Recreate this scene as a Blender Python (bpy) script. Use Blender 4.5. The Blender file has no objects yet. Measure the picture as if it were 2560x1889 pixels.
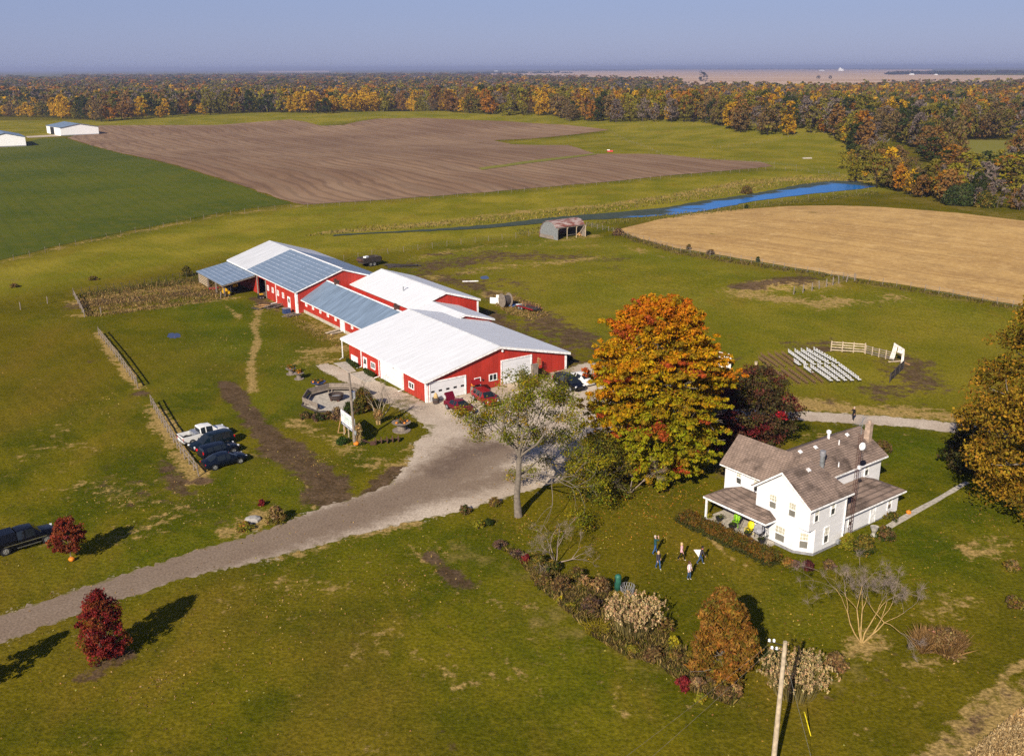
import bpy, bmesh, math, random
import numpy as np
from mathutils import Vector, Matrix
from mathutils.geometry import delaunay_2d_cdt

SC = bpy.context.scene
COL = SC.collection
R = math.radians
# ------------------------------------------------------------------ camera, sky, sun, exposure
FPX, CAMH, HY, ROLL = 2400.0, 41.0, 169.5, R(-0.2)
CX, CY = 1280.0, 944.5
PITCH = math.atan((CY - HY) / FPX)
FW = np.array([0, math.cos(PITCH), -math.sin(PITCH)])
_u = np.array([0, math.sin(PITCH), math.cos(PITCH)]); _r = np.array([1., 0, 0])
RT = math.cos(ROLL) * _r + math.sin(ROLL) * _u
UP = -math.sin(ROLL) * _r + math.cos(ROLL) * _u
cd = bpy.data.cameras.new('camera'); cam = bpy.data.objects.new('camera', cd); COL.objects.link(cam)
cd.sensor_width = 36.0; cd.lens = FPX / 2560.0 * 36.0; cd.clip_start = 0.5; cd.clip_end = 60000.0
cam.matrix_world = Matrix(((RT[0], UP[0], -FW[0], 0), (RT[1], UP[1], -FW[1], 0), (RT[2], UP[2], -FW[2], CAMH), (0, 0, 0, 1)))
SC.camera = cam

SUN_EL, SHADOW_AZ = R(31.0), R(23.0)          # shadows fall away from the camera and to the right
to_sun = Vector((-math.sin(SHADOW_AZ) * math.cos(SUN_EL), -math.cos(SHADOW_AZ) * math.cos(SUN_EL), math.sin(SUN_EL)))
wd = bpy.data.worlds.new('World'); SC.world = wd; wd.use_nodes = True
wn = wd.node_tree; wn.nodes.clear()
sky = wn.nodes.new('ShaderNodeTexSky'); sky.sky_type = 'NISHITA'; sky.sun_disc = False
sky.sun_elevation = SUN_EL; sky.sun_rotation = math.atan2(to_sun.x, to_sun.y)
sky.altitude = 0; sky.air_density = 1.0; sky.dust_density = 0.4; sky.ozone_density = 3.0
tint = wn.nodes.new('ShaderNodeMix'); tint.data_type = 'RGBA'; tint.blend_type = 'MULTIPLY'
tint.inputs[0].default_value = 1.0; tint.inputs[7].default_value = (0.86, 0.80, 1.0, 1)
bg = wn.nodes.new('ShaderNodeBackground'); bg.inputs[1].default_value = 0.062
wo = wn.nodes.new('ShaderNodeOutputWorld')
hz = wn.nodes.new('ShaderNodeMix'); hz.data_type = 'RGBA'; hz.inputs[0].default_value = 0.66; hz.inputs[7].default_value = (2.75, 3.5, 6.2, 1)   # even high haze over the clear sky
tc = wn.nodes.new('ShaderNodeTexCoord'); sx_ = wn.nodes.new('ShaderNodeSeparateXYZ'); mr = wn.nodes.new('ShaderNodeMapRange')   # the high haze thins out overhead
wn.links.new(tc.outputs['Generated'], sx_.inputs[0]); wn.links.new(sx_.outputs[2], mr.inputs[0]); mr.inputs[1].default_value = .05; mr.inputs[2].default_value = .45; mr.inputs[3].default_value = .70; mr.inputs[4].default_value = .0
wn.links.new(mr.outputs[0], hz.inputs[0])
wn.links.new(sky.outputs[0], tint.inputs[6]); wn.links.new(tint.outputs[2], hz.inputs[6]); wn.links.new(hz.outputs[2], bg.inputs[0]); wn.links.new(bg.outputs[0], wo.inputs[0])
sl = bpy.data.lights.new('sun', 'SUN'); sl.energy = 4.8; sl.angle = R(0.53); sl.color = (1.0, 0.89, 0.73)
so = bpy.data.objects.new('sun', sl); COL.objects.link(so)
so.rotation_euler = to_sun.to_track_quat('Z', 'Y').to_euler(); so.location = (-200, -200, 300)
SC.view_settings.view_transform = 'Standard'; SC.view_settings.look = 'None'
SC.view_settings.exposure = 0.60; SC.view_settings.gamma = 1.0; SC.view_settings.use_curve_mapping = False
SC.cycles.max_bounces = 5; SC.cycles.diffuse_bounces = 2; SC.cycles.glossy_bounces = 2
SC.cycles.transmission_bounces = 2; SC.cycles.transparent_max_bounces = 4; SC.cycles.volume_bounces = 0
SC.cycles.use_adaptive_sampling = True; SC.cycles.adaptive_threshold = 0.02
SC.cycles.use_denoising = False
SC.cycles.sample_clamp_indirect = 4.0
HAZE_D = 0.00012

# ------------------------------------------------------------------ materials
class G:
    """tiny node graph helper"""
    def __init__(s, name):
        s.m = bpy.data.materials.new(name); s.m.use_nodes = True
        s.t = s.m.node_tree; s.t.nodes.clear()
        s.out = s.t.nodes.new('ShaderNodeOutputMaterial')
    def n(s, typ, **kw):
        nd = s.t.nodes.new('ShaderNode' + typ)
        for k, v in kw.items(): setattr(nd, k, v)
        return nd
    def put(s, sock, v):
        if hasattr(v, 'is_output'): s.t.links.new(v, sock)
        else: sock.default_value = v
    def pos(s):
        return s.n('NewGeometry').outputs['Position']
    def obj(s):
        return s.n('TexCoord').outputs['Object']
    def mapping(s, vec, scale=(1, 1, 1), rot=(0, 0, 0)):
        m = s.n('Mapping'); s.put(m.inputs[0], vec); m.inputs['Scale'].default_value = scale; m.inputs['Rotation'].default_value = rot
        return m.outputs[0]
    def noise(s, vec, scale, detail=3, rough=.55, dist=0):
        x = s.n('TexNoise'); s.put(x.inputs['Vector'], vec); x.inputs['Scale'].default_value = scale
        x.inputs['Detail'].default_value = detail; x.inputs['Roughness'].default_value = rough; x.inputs['Distortion'].default_value = dist
        return x.outputs[0]
    def ramp(s, fac, lo, hi):
        x = s.n('MapRange', interpolation_type='SMOOTHSTEP'); s.put(x.inputs[0], fac); x.inputs[1].default_value = lo; x.inputs[2].default_value = hi
        return x.outputs[0]
    def math(s, op, a, b=0.0):
        x = s.n('Math', operation=op); s.put(x.inputs[0], a); s.put(x.inputs[1], b); return x.outputs[0]
    def mix(s, fac, a, b, mode='MIX'):
        x = s.n('Mix', data_type='RGBA', blend_type=mode); s.put(x.inputs[0], fac)
        s.put(x.inputs[6], a if hasattr(a, 'is_output') else c4(a)); s.put(x.inputs[7], b if hasattr(b, 'is_output') else c4(b)); return x.outputs[2]
    def attr(s, name, out='Color'):
        x = s.n('Attribute', attribute_name=name); return x.outputs[out]
    def sep(s, c):
        x = s.n('SeparateColor'); s.put(x.inputs[0], c); return x.outputs
    def bump(s, h, strength=.3, dist=.05):
        x = s.n('Bump'); s.put(x.inputs['Height'], h); x.inputs['Strength'].default_value = strength; x.inputs['Distance'].default_value = dist
        return x.outputs[0]
    def bsdf(s, col, rough=.8, metal=0, spec=.3, normal=None, **kw):
        b = s.n('BsdfPrincipled'); s.put(b.inputs['Base Color'], col if hasattr(col, 'is_output') else c4(col))
        s.put(b.inputs['Roughness'], rough); b.inputs['Metallic'].default_value = metal; b.inputs['Specular IOR Level'].default_value = spec
        if normal is not None: s.put(b.inputs['Normal'], normal)
        for k, v in kw.items(): b.inputs[k].default_value = v
        s.t.links.new(b.outputs[0], s.out.inputs[0]); return s.m
def c4(c): return (c[0], c[1], c[2], 1.0)

MATS = {}
def M(name): return MATS[name]
def simple(name, c, rough=.7, metal=0, spec=.3, var=.25, scale=3.0, bump=.0):
    g = G(name); p = g.obj(); n = g.noise(p, scale, 4)
    col = g.mix(g.ramp(n, .3, .7), [x * (1 - var) for x in c], [min(1, x * (1 + var)) for x in c])
    nb = g.bump(g.noise(p, scale * 6, 3), bump, .02) if bump else None
    MATS[name] = g.bsdf(col, rough, metal, spec, nb)
def leafmat(name, trans=.35, objcol=False):
    g = G(name); col = g.attr('Col')
    if objcol:
        oi = g.n('ObjectInfo'); col = g.mix(1.0, col, oi.outputs['Color'], 'MULTIPLY')
    d = g.n('BsdfDiffuse'); g.put(d.inputs[0], col)
    t = g.n('BsdfTranslucent'); g.put(t.inputs[0], col)
    mx = g.n('MixShader'); mx.inputs[0].default_value = trans
    g.t.links.new(d.outputs[0], mx.inputs[1]); g.t.links.new(t.outputs[0], mx.inputs[2]); g.t.links.new(mx.outputs[0], g.out.inputs[0])
    MATS[name] = g.m
leafmat('leaf', .42); leafmat('leaf_forest', .42, True)

def metal_roof(name, c, rib, rough, seam=False, metal=0.0, streak=.12):
    """ribbed sheet-metal roof: ribs run along the local Y of the slope (UV-free: uses generated object axes)"""
    g = G(name); p = g.obj(); x = g.sep(p)
    # ribs run down the slope: they repeat along local y (the ridge direction)
    w = g.math('FRACT', g.math('MULTIPLY', x[1], rib)); rb = g.ramp(w, .0, .10)
    big = g.noise(g.mapping(p, (.25, 2.2, .25)), 1.0, 4); sheet = g.noise(g.mapping(p, (.02, 1.0, .02)), 1.1, 1)
    col = g.mix(g.ramp(big, .3, .7), [v * (1 - streak) for v in c], [min(.9, v * (1 + streak)) for v in c])
    col = g.mix(g.math('MULTIPLY', g.ramp(sheet, .45, .6), streak), col, [v * .7 for v in c])
    if seam:   # overlapping short sheets leave pale horizontal laps
        xx = g.math('ADD', g.math('MULTIPLY', g.math('ABSOLUTE', x[0]), 0.0), g.math('MULTIPLY', x[0], 1.05))
        s2 = g.math('FRACT', xx); li = g.math('LESS_THAN', s2, .16)
        brk = g.ramp(g.noise(g.mapping(p, (1.2, 2, 1.2)), 1.3, 2), .35, .6)
        col = g.mix(g.math('MULTIPLY', g.math('MULTIPLY', li, brk), .65), col, (.62, .68, .78))
    col = g.mix(g.math('MULTIPLY', g.math('SUBTRACT', 1.0, rb), .30), col, [v * .7 for v in c])
    MATS[name] = g.bsdf(col, rough, metal, .4, g.bump(rb, .5, .03))
metal_roof('roof_white', (.65, .67, .70), 1.6, .5, streak=.06)
metal_roof('roof_white_old', (.54, .56, .59), 1.3, .5, streak=.12)
metal_roof('roof_blue', (.20, .27, .36), 1.4, .42, seam=True, metal=.25, streak=.12)
metal_roof('roof_blue_plain', (.19, .26, .35), 1.9, .45, metal=.2, streak=.22)

def siding_red(name, c):
    g = G(name); p = g.obj(); x = g.sep(p)
    w = g.math('FRACT', g.math('MULTIPLY', g.math('ADD', x[0], x[1]), 1.55)); rb = g.ramp(w, .0, .22)
    n = g.noise(g.mapping(p, (.6, .6, .25)), 1.2, 4)
    col = g.mix(g.ramp(n, .3, .72), [v * .82 for v in c], [min(1, v * 1.12) for v in c])
    low = g.n('MapRange'); g.put(low.inputs[0], x[2]); low.inputs[1].default_value = .9; low.inputs[2].default_value = 0
    dirt = g.math('MULTIPLY', low.outputs[0], g.ramp(g.noise(p, 1.6, 4), .35, .75))
    col = g.mix(g.math('MULTIPLY', dirt, .35), col, (.16, .09, .06))
    col = g.mix(g.math('MULTIPLY', g.math('SUBTRACT', 1.0, rb), .45), col, [v * .35 for v in c])
    MATS[name] = g.bsdf(col, .5, 0, .35, g.bump(rb, .6, .03))
siding_red('siding_red', (.40, .030, .018))
def lap(name, c, n=7.0):
    g = G(name); p = g.obj(); x = g.sep(p)
    w = g.math('FRACT', g.math('MULTIPLY', x[2], n)); e = g.ramp(w, .0, .18)
    nz = g.noise(g.mapping(p, (.5, .5, 2)), 1.2, 4)
    col = g.mix(g.ramp(nz, .3, .7), [v * .93 for v in c], [min(.9, v * 1.03) for v in c])
    col = g.mix(g.math('MULTIPLY', g.math('SUBTRACT', 1.0, e), .45), col, [v * .55 for v in c])
    MATS[name] = g.bsdf(col, .5, 0, .3, g.bump(w, .4, .02))
lap('siding_white', (.74, .74, .76), 6.0); lap('door_white', (.68, .69, .72), 1.75)
def shingles(name, c):
    g = G(name); p = g.obj()
    b = g.n('TexBrick'); b.offset = .5
    x = g.sep(p); cmb = g.n('CombineXYZ')
    g.put(cmb.inputs[0], g.math('ADD', x[0], x[1])); g.put(cmb.inputs[1], g.math('MULTIPLY', x[2], 1.6))
    g.put(b.inputs['Vector'], cmb.outputs[0]); b.inputs['Scale'].default_value = 1.0
    b.inputs['Brick Width'].default_value = .34; b.inputs['Row Height'].default_value = .21; b.inputs['Mortar Size'].default_value = .03
    b.inputs['Color1'].default_value = c4([v * .85 for v in c]); b.inputs['Color2'].default_value = c4([v * 1.25 for v in c]); b.inputs['Mortar'].default_value = c4([v * .5 for v in c])
    st = g.noise(p, .55, 5, .6); fine = g.noise(p, 9, 3)
    col = g.mix(g.math('MULTIPLY', g.ramp(st, .46, .70), .78), b.outputs[0], (.035, .025, .020))
    col = g.mix(g.math('MULTIPLY', g.ramp(fine, .4, .7), .25), col, (.26, .21, .18))
    MATS[name] = g.bsdf(col, .9, 0, .15, g.bump(b.outputs[1], -.35, .03))
shingles('shingle', (.235, .172, .138))
g = G('rust_roof'); p = g.obj(); x = g.sep(p)
col = g.mix(g.ramp(g.noise(g.mapping(p, (.6, 2.5, .6)), .8, 5), .38, .62), (.17, .055, .04), (.36, .29, .27))
MATS['rust_roof'] = g.bsdf(col, .75, 0, .2, g.bump(g.ramp(g.math('FRACT', g.math('MULTIPLY', x[1], 3.0)), 0, .3), .5, .03))
def carpaint(name, c, met=.3):
    g = G(name)
    col = g.mix(g.math('MULTIPLY', g.ramp(g.noise(g.obj(), 2.0, 4), .4, .7), .3), c, [min(1, v * .85 + .004) for v in c])
    MATS[name] = g.bsdf(col, .30, met, .25, None, **{'Coat Weight': .06, 'Coat Roughness': .08})
for nm, c, me in (('paint_white', (.72, .72, .70), 0), ('paint_black', (.003, .0035, .006), .0), ('paint_navy', (.003, .006, .014), .0), ('paint_teal', (.003, .009, .014), .0),
                  ('paint_maroon', (.16, .006, .022), .3), ('paint_red', (.28, .012, .016), .25), ('paint_grey', (.14, .14, .15), .3)):
    carpaint(nm, c, me)
g = G('glass_dark'); MATS['glass_dark'] = g.bsdf(g.mix(g.noise(g.obj(), 1.2), (.006, .009, .013), (.02, .026, .03)), .06, 0, .6)
g = G('glass_window'); x = g.sep(g.obj())
MATS['glass_window'] = g.bsdf(g.mix(g.ramp(g.noise(g.obj(), 1.5), .35, .65), (.03, .032, .035), (.10, .10, .09)), .08, 0, .5)
g = G('curtain_pane'); MATS['curtain_pane'] =  g.bsdf(g.mix(g.ramp(g.noise(g.mapping(g.obj(), (6, 6, .5)), 1.0), .3, .7), (.36, .34, .26), (.52, .50, .40)), .15, 0, .5)
g = G('screen_pane'); MATS['screen_pane'] = g.bsdf(g.mix(g.noise(g.obj(), 2.0), (.12, .115, .10), (.22, .21, .18)), .2, 0, .4)
for a in (('tyre', (.012, .012, .013), .85), ('rim', (.45, .46, .48), .3, .7), ('trim_white', (.80, .80, .80), .5), ('black_plastic', (.015, .015, .016), .6),
          ('chrome', (.55, .56, .58), .2, .9), ('concrete', (.40, .36, .30), .9), ('concrete_grey', (.22, .22, .24), .9), ('wood_grey', (.20, .165, .135), .85),
          ('wood_pale', (.42, .34, .24), .8), ('wood_dark', (.055, .045, .042), .85), ('wood_tan', (.36, .20, .085), .8), ('bark', (.15, .125, .10), .9),
          ('bark_pale', (.30, .25, .17), .9), ('bark_yellow', (.34, .23, .085), .9), ('bark_dark', (.05, .04, .035), .95), ('twig_grey', (.23, .18, .15), .95), ('chair_brown', (.20, .115, .06), .8), ('iron_dark', (.045, .032, .028), .8), ('rust', (.085, .042, .032), .9),
          ('pumpkin', (.62, .20, .015), .6), ('corn_stalk', (.46, .32, .14), .9), ('black_iron', (.02, .019, .02), .6), ('green_paint', (.02, .10, .07), .5),
          ('lime_paint', (.26, .55, .02), .45), ('yellow_paint', (.70, .58, .02), .45), ('yellow_machine', (.60, .34, .01), .5), ('steel', (.38, .40, .43), .4, .6), ('fabric_white', (.72, .68, .64), .95), ('plastic_white', (.72, .72, .73), .5),
          ('brick', (.36, .27, .21), .9), ('sign_blue', (.03, .05, .13), .5), ('sign_green', (.25, .45, .35), .5), ('sign_red', (.5, .05, .05), .5), ('red_light', (.45, .01, .012), .25),
          ('head_light', (.75, .76, .78), .15), ('dark_interior', (.012, .011, .011), .95), ('brown_soil', (.11, .075, .052), .95), ('stone', (.34, .32, .29), .9), ('tarp_blue', (.02, .10, .30), .5),
          ('skin', (.50, .28, .20), .6), ('teal_cloth', (.012, .055, .065), .9), ('denim', (.03, .09, .24), .9), ('charcoal_cloth', (.04, .035, .045), .9), ('pink_cloth', (.66, .36, .40), .9), ('black_cloth', (.010, .009, .010), .9),
          ('pale_pink_cloth', (.70, .54, .55), .9), ('blue_cloth', (.03, .07, .16), .9), ('shoe', (.60, .52, .45), .8), ('hair_grey', (.42, .34, .28), .8), ('hair_blond', (.48, .32, .16), .8), ('hair_brown', (.06, .03, .02), .8), ('hair_black', (.01, .008, .008), .7), ('scarf', (.45, .05, .08), .9)):
    simple(a[0], a[1], a[2], a[3] if len(a) > 3 else 0)
simple('bark_maple', (.12, .10, .085), .9, bump=.4)

# ------------------------------------------------------------------ mesh helpers
class MB:
    def __init__(s): s.v = []; s.f = []; s.mi = []
    def add(s, vs, fs, mi=0):
        o = len(s.v); s.v += [tuple(map(float, p)) for p in vs]; s.f += [[i + o for i in f] for f in fs]; s.mi += [mi] * len(fs); return s
    def poly(s, pts, mi=0): return s.add(pts, [list(range(len(pts)))], mi)
    def box(s, c, d, rz=0, mi=0, rx=0, ry=0):
        m = Matrix.Translation(c) @ Matrix.Rotation(rz, 4, 'Z') @ Matrix.Rotation(ry, 4, 'Y') @ Matrix.Rotation(rx, 4, 'X')
        x, y, z = d[0] / 2, d[1] / 2, d[2] / 2
        vs = [m @ Vector(p) for p in ((-x, -y, -z), (x, -y, -z), (x, y, -z), (-x, y, -z), (-x, -y, z), (x, -y, z), (x, y, z), (-x, y, z))]
        return s.add(vs, [(3, 2, 1, 0), (4, 5, 6, 7), (0, 1, 5, 4), (1, 2, 6, 5), (2, 3, 7, 6), (3, 0, 4, 7)], mi)
    def b2(s, a, b, mi=0):  # box from min to max corner
        return s.box([(a[i] + b[i]) / 2 for i in range(3)], [abs(b[i] - a[i]) for i in range(3)], 0, mi)
    def tube(s, p0, p1, r0, r1=None, n=6, mi=0, caps=True):
        r1 = r0 if r1 is None else r1
        p0, p1 = Vector(p0), Vector(p1); d = (p1 - p0)
        if d.length < 1e-6: return s
        d.normalize(); a = d.orthogonal().normalized(); b = d.cross(a); vs = []
        for p, r in ((p0, r0), (p1, r1)):
            for k in range(n):
                t = 2 * math.pi * k / n; vs.append(p + (a * math.cos(t) + b * math.sin(t)) * r)
        fs = [(k, (k + 1) % n, n + (k + 1) % n, n + k) for k in range(n)]
        if caps: fs += [tuple(range(n - 1, -1, -1)), tuple(range(n, 2 * n))]
        return s.add(vs, fs, mi)
    def path(s, pts, r, n=5, mi=0):
        for a, b in zip(pts[:-1], pts[1:]): s.tube(a, b, r, r, n, mi)
        return s
    def lathe(s, prof, n=16, c=(0, 0, 0), axis='Z', mi=0):
        vs = []; c = Vector(c)
        for r, z in prof:
            for k in range(n):
                t = 2 * math.pi * k / n; p = (r * math.cos(t), r * math.sin(t), z)
                if axis == 'Y': p = (p[0], p[2], p[1])
                if axis == 'X': p = (p[2], p[0], p[1])
                vs.append(c + Vector(p))
        fs = []
        for i in range(len(prof) - 1):
            for k in range(n): fs.append((i * n + k, i * n + (k + 1) % n, (i + 1) * n + (k + 1) % n, (i + 1) * n + k))
        fs += [tuple(range(n - 1, -1, -1)), tuple(range((len(prof) - 1) * n, len(prof) * n))]
        return s.add(vs, fs, mi)
    def prism(s, pts, h, mi=0, z=0):  # plan polygon extruded up
        n = len(pts); vs = [(p[0], p[1], z) for p in pts] + [(p[0], p[1], z + h) for p in pts]
        return s.add(vs, [tuple(range(n - 1, -1, -1)), tuple(range(n, 2 * n))] + [(k, (k + 1) % n, n + (k + 1) % n, n + k) for k in range(n)], mi)
    def slab(s, pts, t, mi=0):  # a planar 3-D polygon given thickness t downwards
        n = len(pts); vs = [tuple(p) for p in pts] + [(p[0], p[1], p[2] - t) for p in pts]
        return s.add(vs, [tuple(range(n)), tuple(range(2 * n - 1, n - 1, -1))] + [((k + 1) % n, k, n + k, n + (k + 1) % n) for k in range(n)], mi)
    def build(s, name, mats, parent=None, smooth=False, loc=None, rz=0):
        me = bpy.data.meshes.new(name); me.from_pydata(s.v, [], s.f)
        for m in (mats if isinstance(mats, (list, tuple)) else [mats]): me.materials.append(M(m) if isinstance(m, str) else m)
        if any(s.mi): me.polygons.foreach_set('material_index', s.mi)
        bm = bmesh.new(); bm.from_mesh(me); bmesh.ops.recalc_face_normals(bm, faces=bm.faces); bm.to_mesh(me); bm.free()
        if smooth: me.polygons.foreach_set('use_smooth', [True] * len(me.polygons))
        me.update(); o = bpy.data.objects.new(name, me); COL.objects.link(o)
        if parent is not None: o.parent = parent
        if loc is not None: o.location = loc
        o.rotation_euler.z = rz
        return o
def raw_mesh(name, V, F, mat, parent=None, col=None, smooth=False):
    """V (n,3), F (m,k) numpy; col (n,3) -> 'Col' attribute"""
    me = bpy.data.meshes.new(name); n, (m, k) = len(V), F.shape
    me.vertices.add(n); me.vertices.foreach_set('co', np.ascontiguousarray(V, dtype=np.float32).ravel())
    me.loops.add(m * k); me.loops.foreach_set('vertex_index', np.ascontiguousarray(F, dtype=np.int32).ravel())
    me.polygons.add(m); me.polygons.foreach_set('loop_start', np.arange(0, m * k, k, dtype=np.int32))
    if smooth: me.polygons.foreach_set('use_smooth', np.ones(m, dtype=bool))
    me.update(calc_edges=True); me.materials.append(M(mat) if isinstance(mat, str) else mat)
    if col is not None:
        a = me.attributes.new('Col', 'FLOAT_COLOR', 'POINT'); a.data.foreach_set('color', np.hstack([col, np.ones((n, 1))]).astype(np.float32).ravel())
    o = bpy.data.objects.new(name, me); COL.objects.link(o)
    if parent is not None: o.parent = parent
    return o
def tag(o, label=None, cat=None, group=None, kind=None):
    if label: o['label'] = label
    if cat: o['category'] = cat
    if group: o['group'] = group
    if kind: o['kind'] = kind
    return o
def thing(name, label, cat, loc=(0, 0, 0), rz=0, group=None):
    o = bpy.data.objects.new(name, None); COL.objects.link(o); o.empty_display_size = .3
    o.location = loc; o.rotation_euler.z = rz
    return tag(o, label, cat, group)
def copy_tree(o, parent=None):
    c = o.copy(); COL.objects.link(c)
    if parent is not None: c.parent = parent
    for ch in list(o.children): copy_tree(ch, c)
    return c

# ------------------------------------------------------------------ terrain and unprojection
BUMPS = []   # x, y, height, sx, sy, rot
def terrain(x, y):
    x = np.asarray(x, float); y = np.asarray(y, float); z = np.zeros_like(x)
    for bx, by, h, sx, sy, rot in BUMPS:
        dx, dy = x - bx, y - by; c, s = math.cos(rot), math.sin(rot)
        u, v = (c * dx + s * dy) / sx, (-s * dx + c * dy) / sy
        z = z + h * np.exp(-.5 * (u * u + v * v))
    return z
def ray(u, v):
    return FW * FPX + RT * (u - CX) - UP * (v - CY)
def flat(u, v, z=0.0):
    d = ray(u, v); t = (z - CAMH) / d[2]; return np.array([0, 0, CAMH]) + d * t
def P(u, v, h=0.0):
    """point of the terrain (raised by h) seen at pixel (u, v) of the 2560-wide photograph"""
    d = ray(u, v); t0 = -(CAMH - h - 14) / d[2]; t1 = -(CAMH - h + 6) / d[2]
    t = np.linspace(max(t0, 0), t1, 500); X = d[0] * t; Y = d[1] * t; Z = CAMH + d[2] * t
    s = Z - (terrain(X, Y) + h); k = np.argmax(s <= 0)
    if s[k] > 0: k = len(t) - 1
    k = max(k, 1); a = s[k - 1] / (s[k - 1] - s[k] + 1e-12); tt = t[k - 1] + (t[k] - t[k - 1]) * a
    return Vector((d[0] * tt, d[1] * tt, CAMH + d[2] * tt))
def ground(x, y, dz=0): return Vector((x, y, float(terrain(x, y)) + dz))
def at(u, v):
    p = P(u, v); return p
for (u, v, h, sx, sy, rot) in ((2040, 352, 7.5, 50, 48, 0), (1760, 325, 6.5, 80, 55, 0), (1560, 385, 2.2, 90, 45, 0), (1080, 305, 4.5, 160, 70, 0), (1330, 300, 3.0, 70, 60, 0),
                               (640, 300, 3.5, 110, 70, 0), (420, 420, 1.5, 90, 60, 0), (2350, 560, 1.5, 60, 45, 0), (1250, 430, 2.0, 120, 50, 0)):
    q = flat(u, v); BUMPS.append((q[0], q[1], h, sx, sy, R(rot)))
q0 = flat(1500, 560); q1 = flat(2180, 465)
_dq = q1 - q0; qb = flat(1430, 915); BUMPS.append((qb[0], qb[1], .6, 9, 11, 0))
BUMPS.append(((q0[0] + q1[0]) / 2, (q0[1] + q1[1]) / 2, -1.3, 75, 16, math.atan2(_dq[1], _dq[0])))

def px_world(pts): return [P(u, v) for u, v in pts]
def seg_dist(X, Y, pts, closed=False):
    d = np.full(X.shape, 1e9)
    n = len(pts)
    for i in range(n if closed else n - 1):
        a, b = pts[i], pts[(i + 1) % n]; vx, vy = b[0] - a[0], b[1] - a[1]; L = vx * vx + vy * vy + 1e-9
        t = np.clip(((X - a[0]) * vx + (Y - a[1]) * vy) / L, 0, 1)
        d = np.minimum(d, np.hypot(X - a[0] - t * vx, Y - a[1] - t * vy))
    return d
def inside(X, Y, pts):
    r = np.zeros(X.shape, bool); n = len(pts); j = n - 1
    for i in range(n):
        xi, yi, xj, yj = pts[i][0], pts[i][1], pts[j][0], pts[j][1]
        c = ((yi > Y) != (yj > Y)) & (X < (xj - xi) * (Y - yi) / (yj - yi + 1e-12) + xi); r ^= c; j = i
    return r
def rough_edge(pts, step, amp, seed, closed=True):
    rg = np.random.default_rng(seed); out = []; n = len(pts); ph = 0.0
    for i in range(n if closed else n - 1):
        a, b = pts[i], pts[(i + 1) % n]; L = math.hypot(b[0] - a[0], b[1] - a[1]); k = max(1, int(L / step))
        nx, ny = -(b[1] - a[1]) / max(L, 1e-6), (b[0] - a[0]) / max(L, 1e-6)
        for q in range(k):
            t = q / k; j = 0 if q == 0 else (rg.normal() * amp)
            out.append((a[0] + (b[0] - a[0]) * t + nx * j, a[1] + (b[1] - a[1]) * t + ny * j))
    return out
def sheet(name, pxpts, mat, off=.004, step=.6, amp=.0, inner=3.0, seed=1, world=None, paint=None, label=None, kind='structure'):
    """a region of ground as its own sheet, draped on the terrain"""
    w = world or [(p.x, p.y) for p in px_world(pxpts)]
    edge = rough_edge(w, step, amp, seed)
    xs = [p[0] for p in edge]; ys = [p[1] for p in edge]
    rg = np.random.default_rng(seed)
    X, Y = np.meshgrid(np.arange(min(xs), max(xs), inner), np.arange(min(ys), max(ys), inner))
    X = X.ravel() + rg.uniform(-.3, .3, X.size) * inner; Y = Y.ravel() + rg.uniform(-.3, .3, Y.size) * inner
    k = inside(X, Y, edge) & (seg_dist(X, Y, w, True) > inner * .5); X, Y = X[k], Y[k]
    pts = [Vector(p) for p in edge] + [Vector((a, b)) for a, b in zip(X, Y)]
    n = len(edge)
    r = delaunay_2d_cdt(pts, [(i, (i + 1) % n) for i in range(n)], [], 1, 1e-4)
    V = np.array([[p.x, p.y] for p in r[0]]); Z = terrain(V[:, 0], V[:, 1]) + off
    me = bpy.data.meshes.new(name); me.from_pydata([(a, b, c) for (a, b), c in zip(V, Z)], [], [list(f) for f in r[2]])
    bm = bmesh.new(); bm.from_mesh(me)
    for f in bm.faces:
        if f.normal.z < 0: f.normal_flip()
    bm.to_mesh(me); bm.free()
    me.polygons.foreach_set('use_smooth', [True] * len(me.polygons)); me.materials.append(M(mat))
    if paint is not None:
        a = me.attributes.new('mask', 'FLOAT_COLOR', 'POINT'); c = paint(V[:, 0], V[:, 1]); a.data.foreach_set('color', c.astype(np.float32).ravel())
    o = bpy.data.objects.new(name, me); COL.objects.link(o); tag(o, label, None, None, kind); return o
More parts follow.
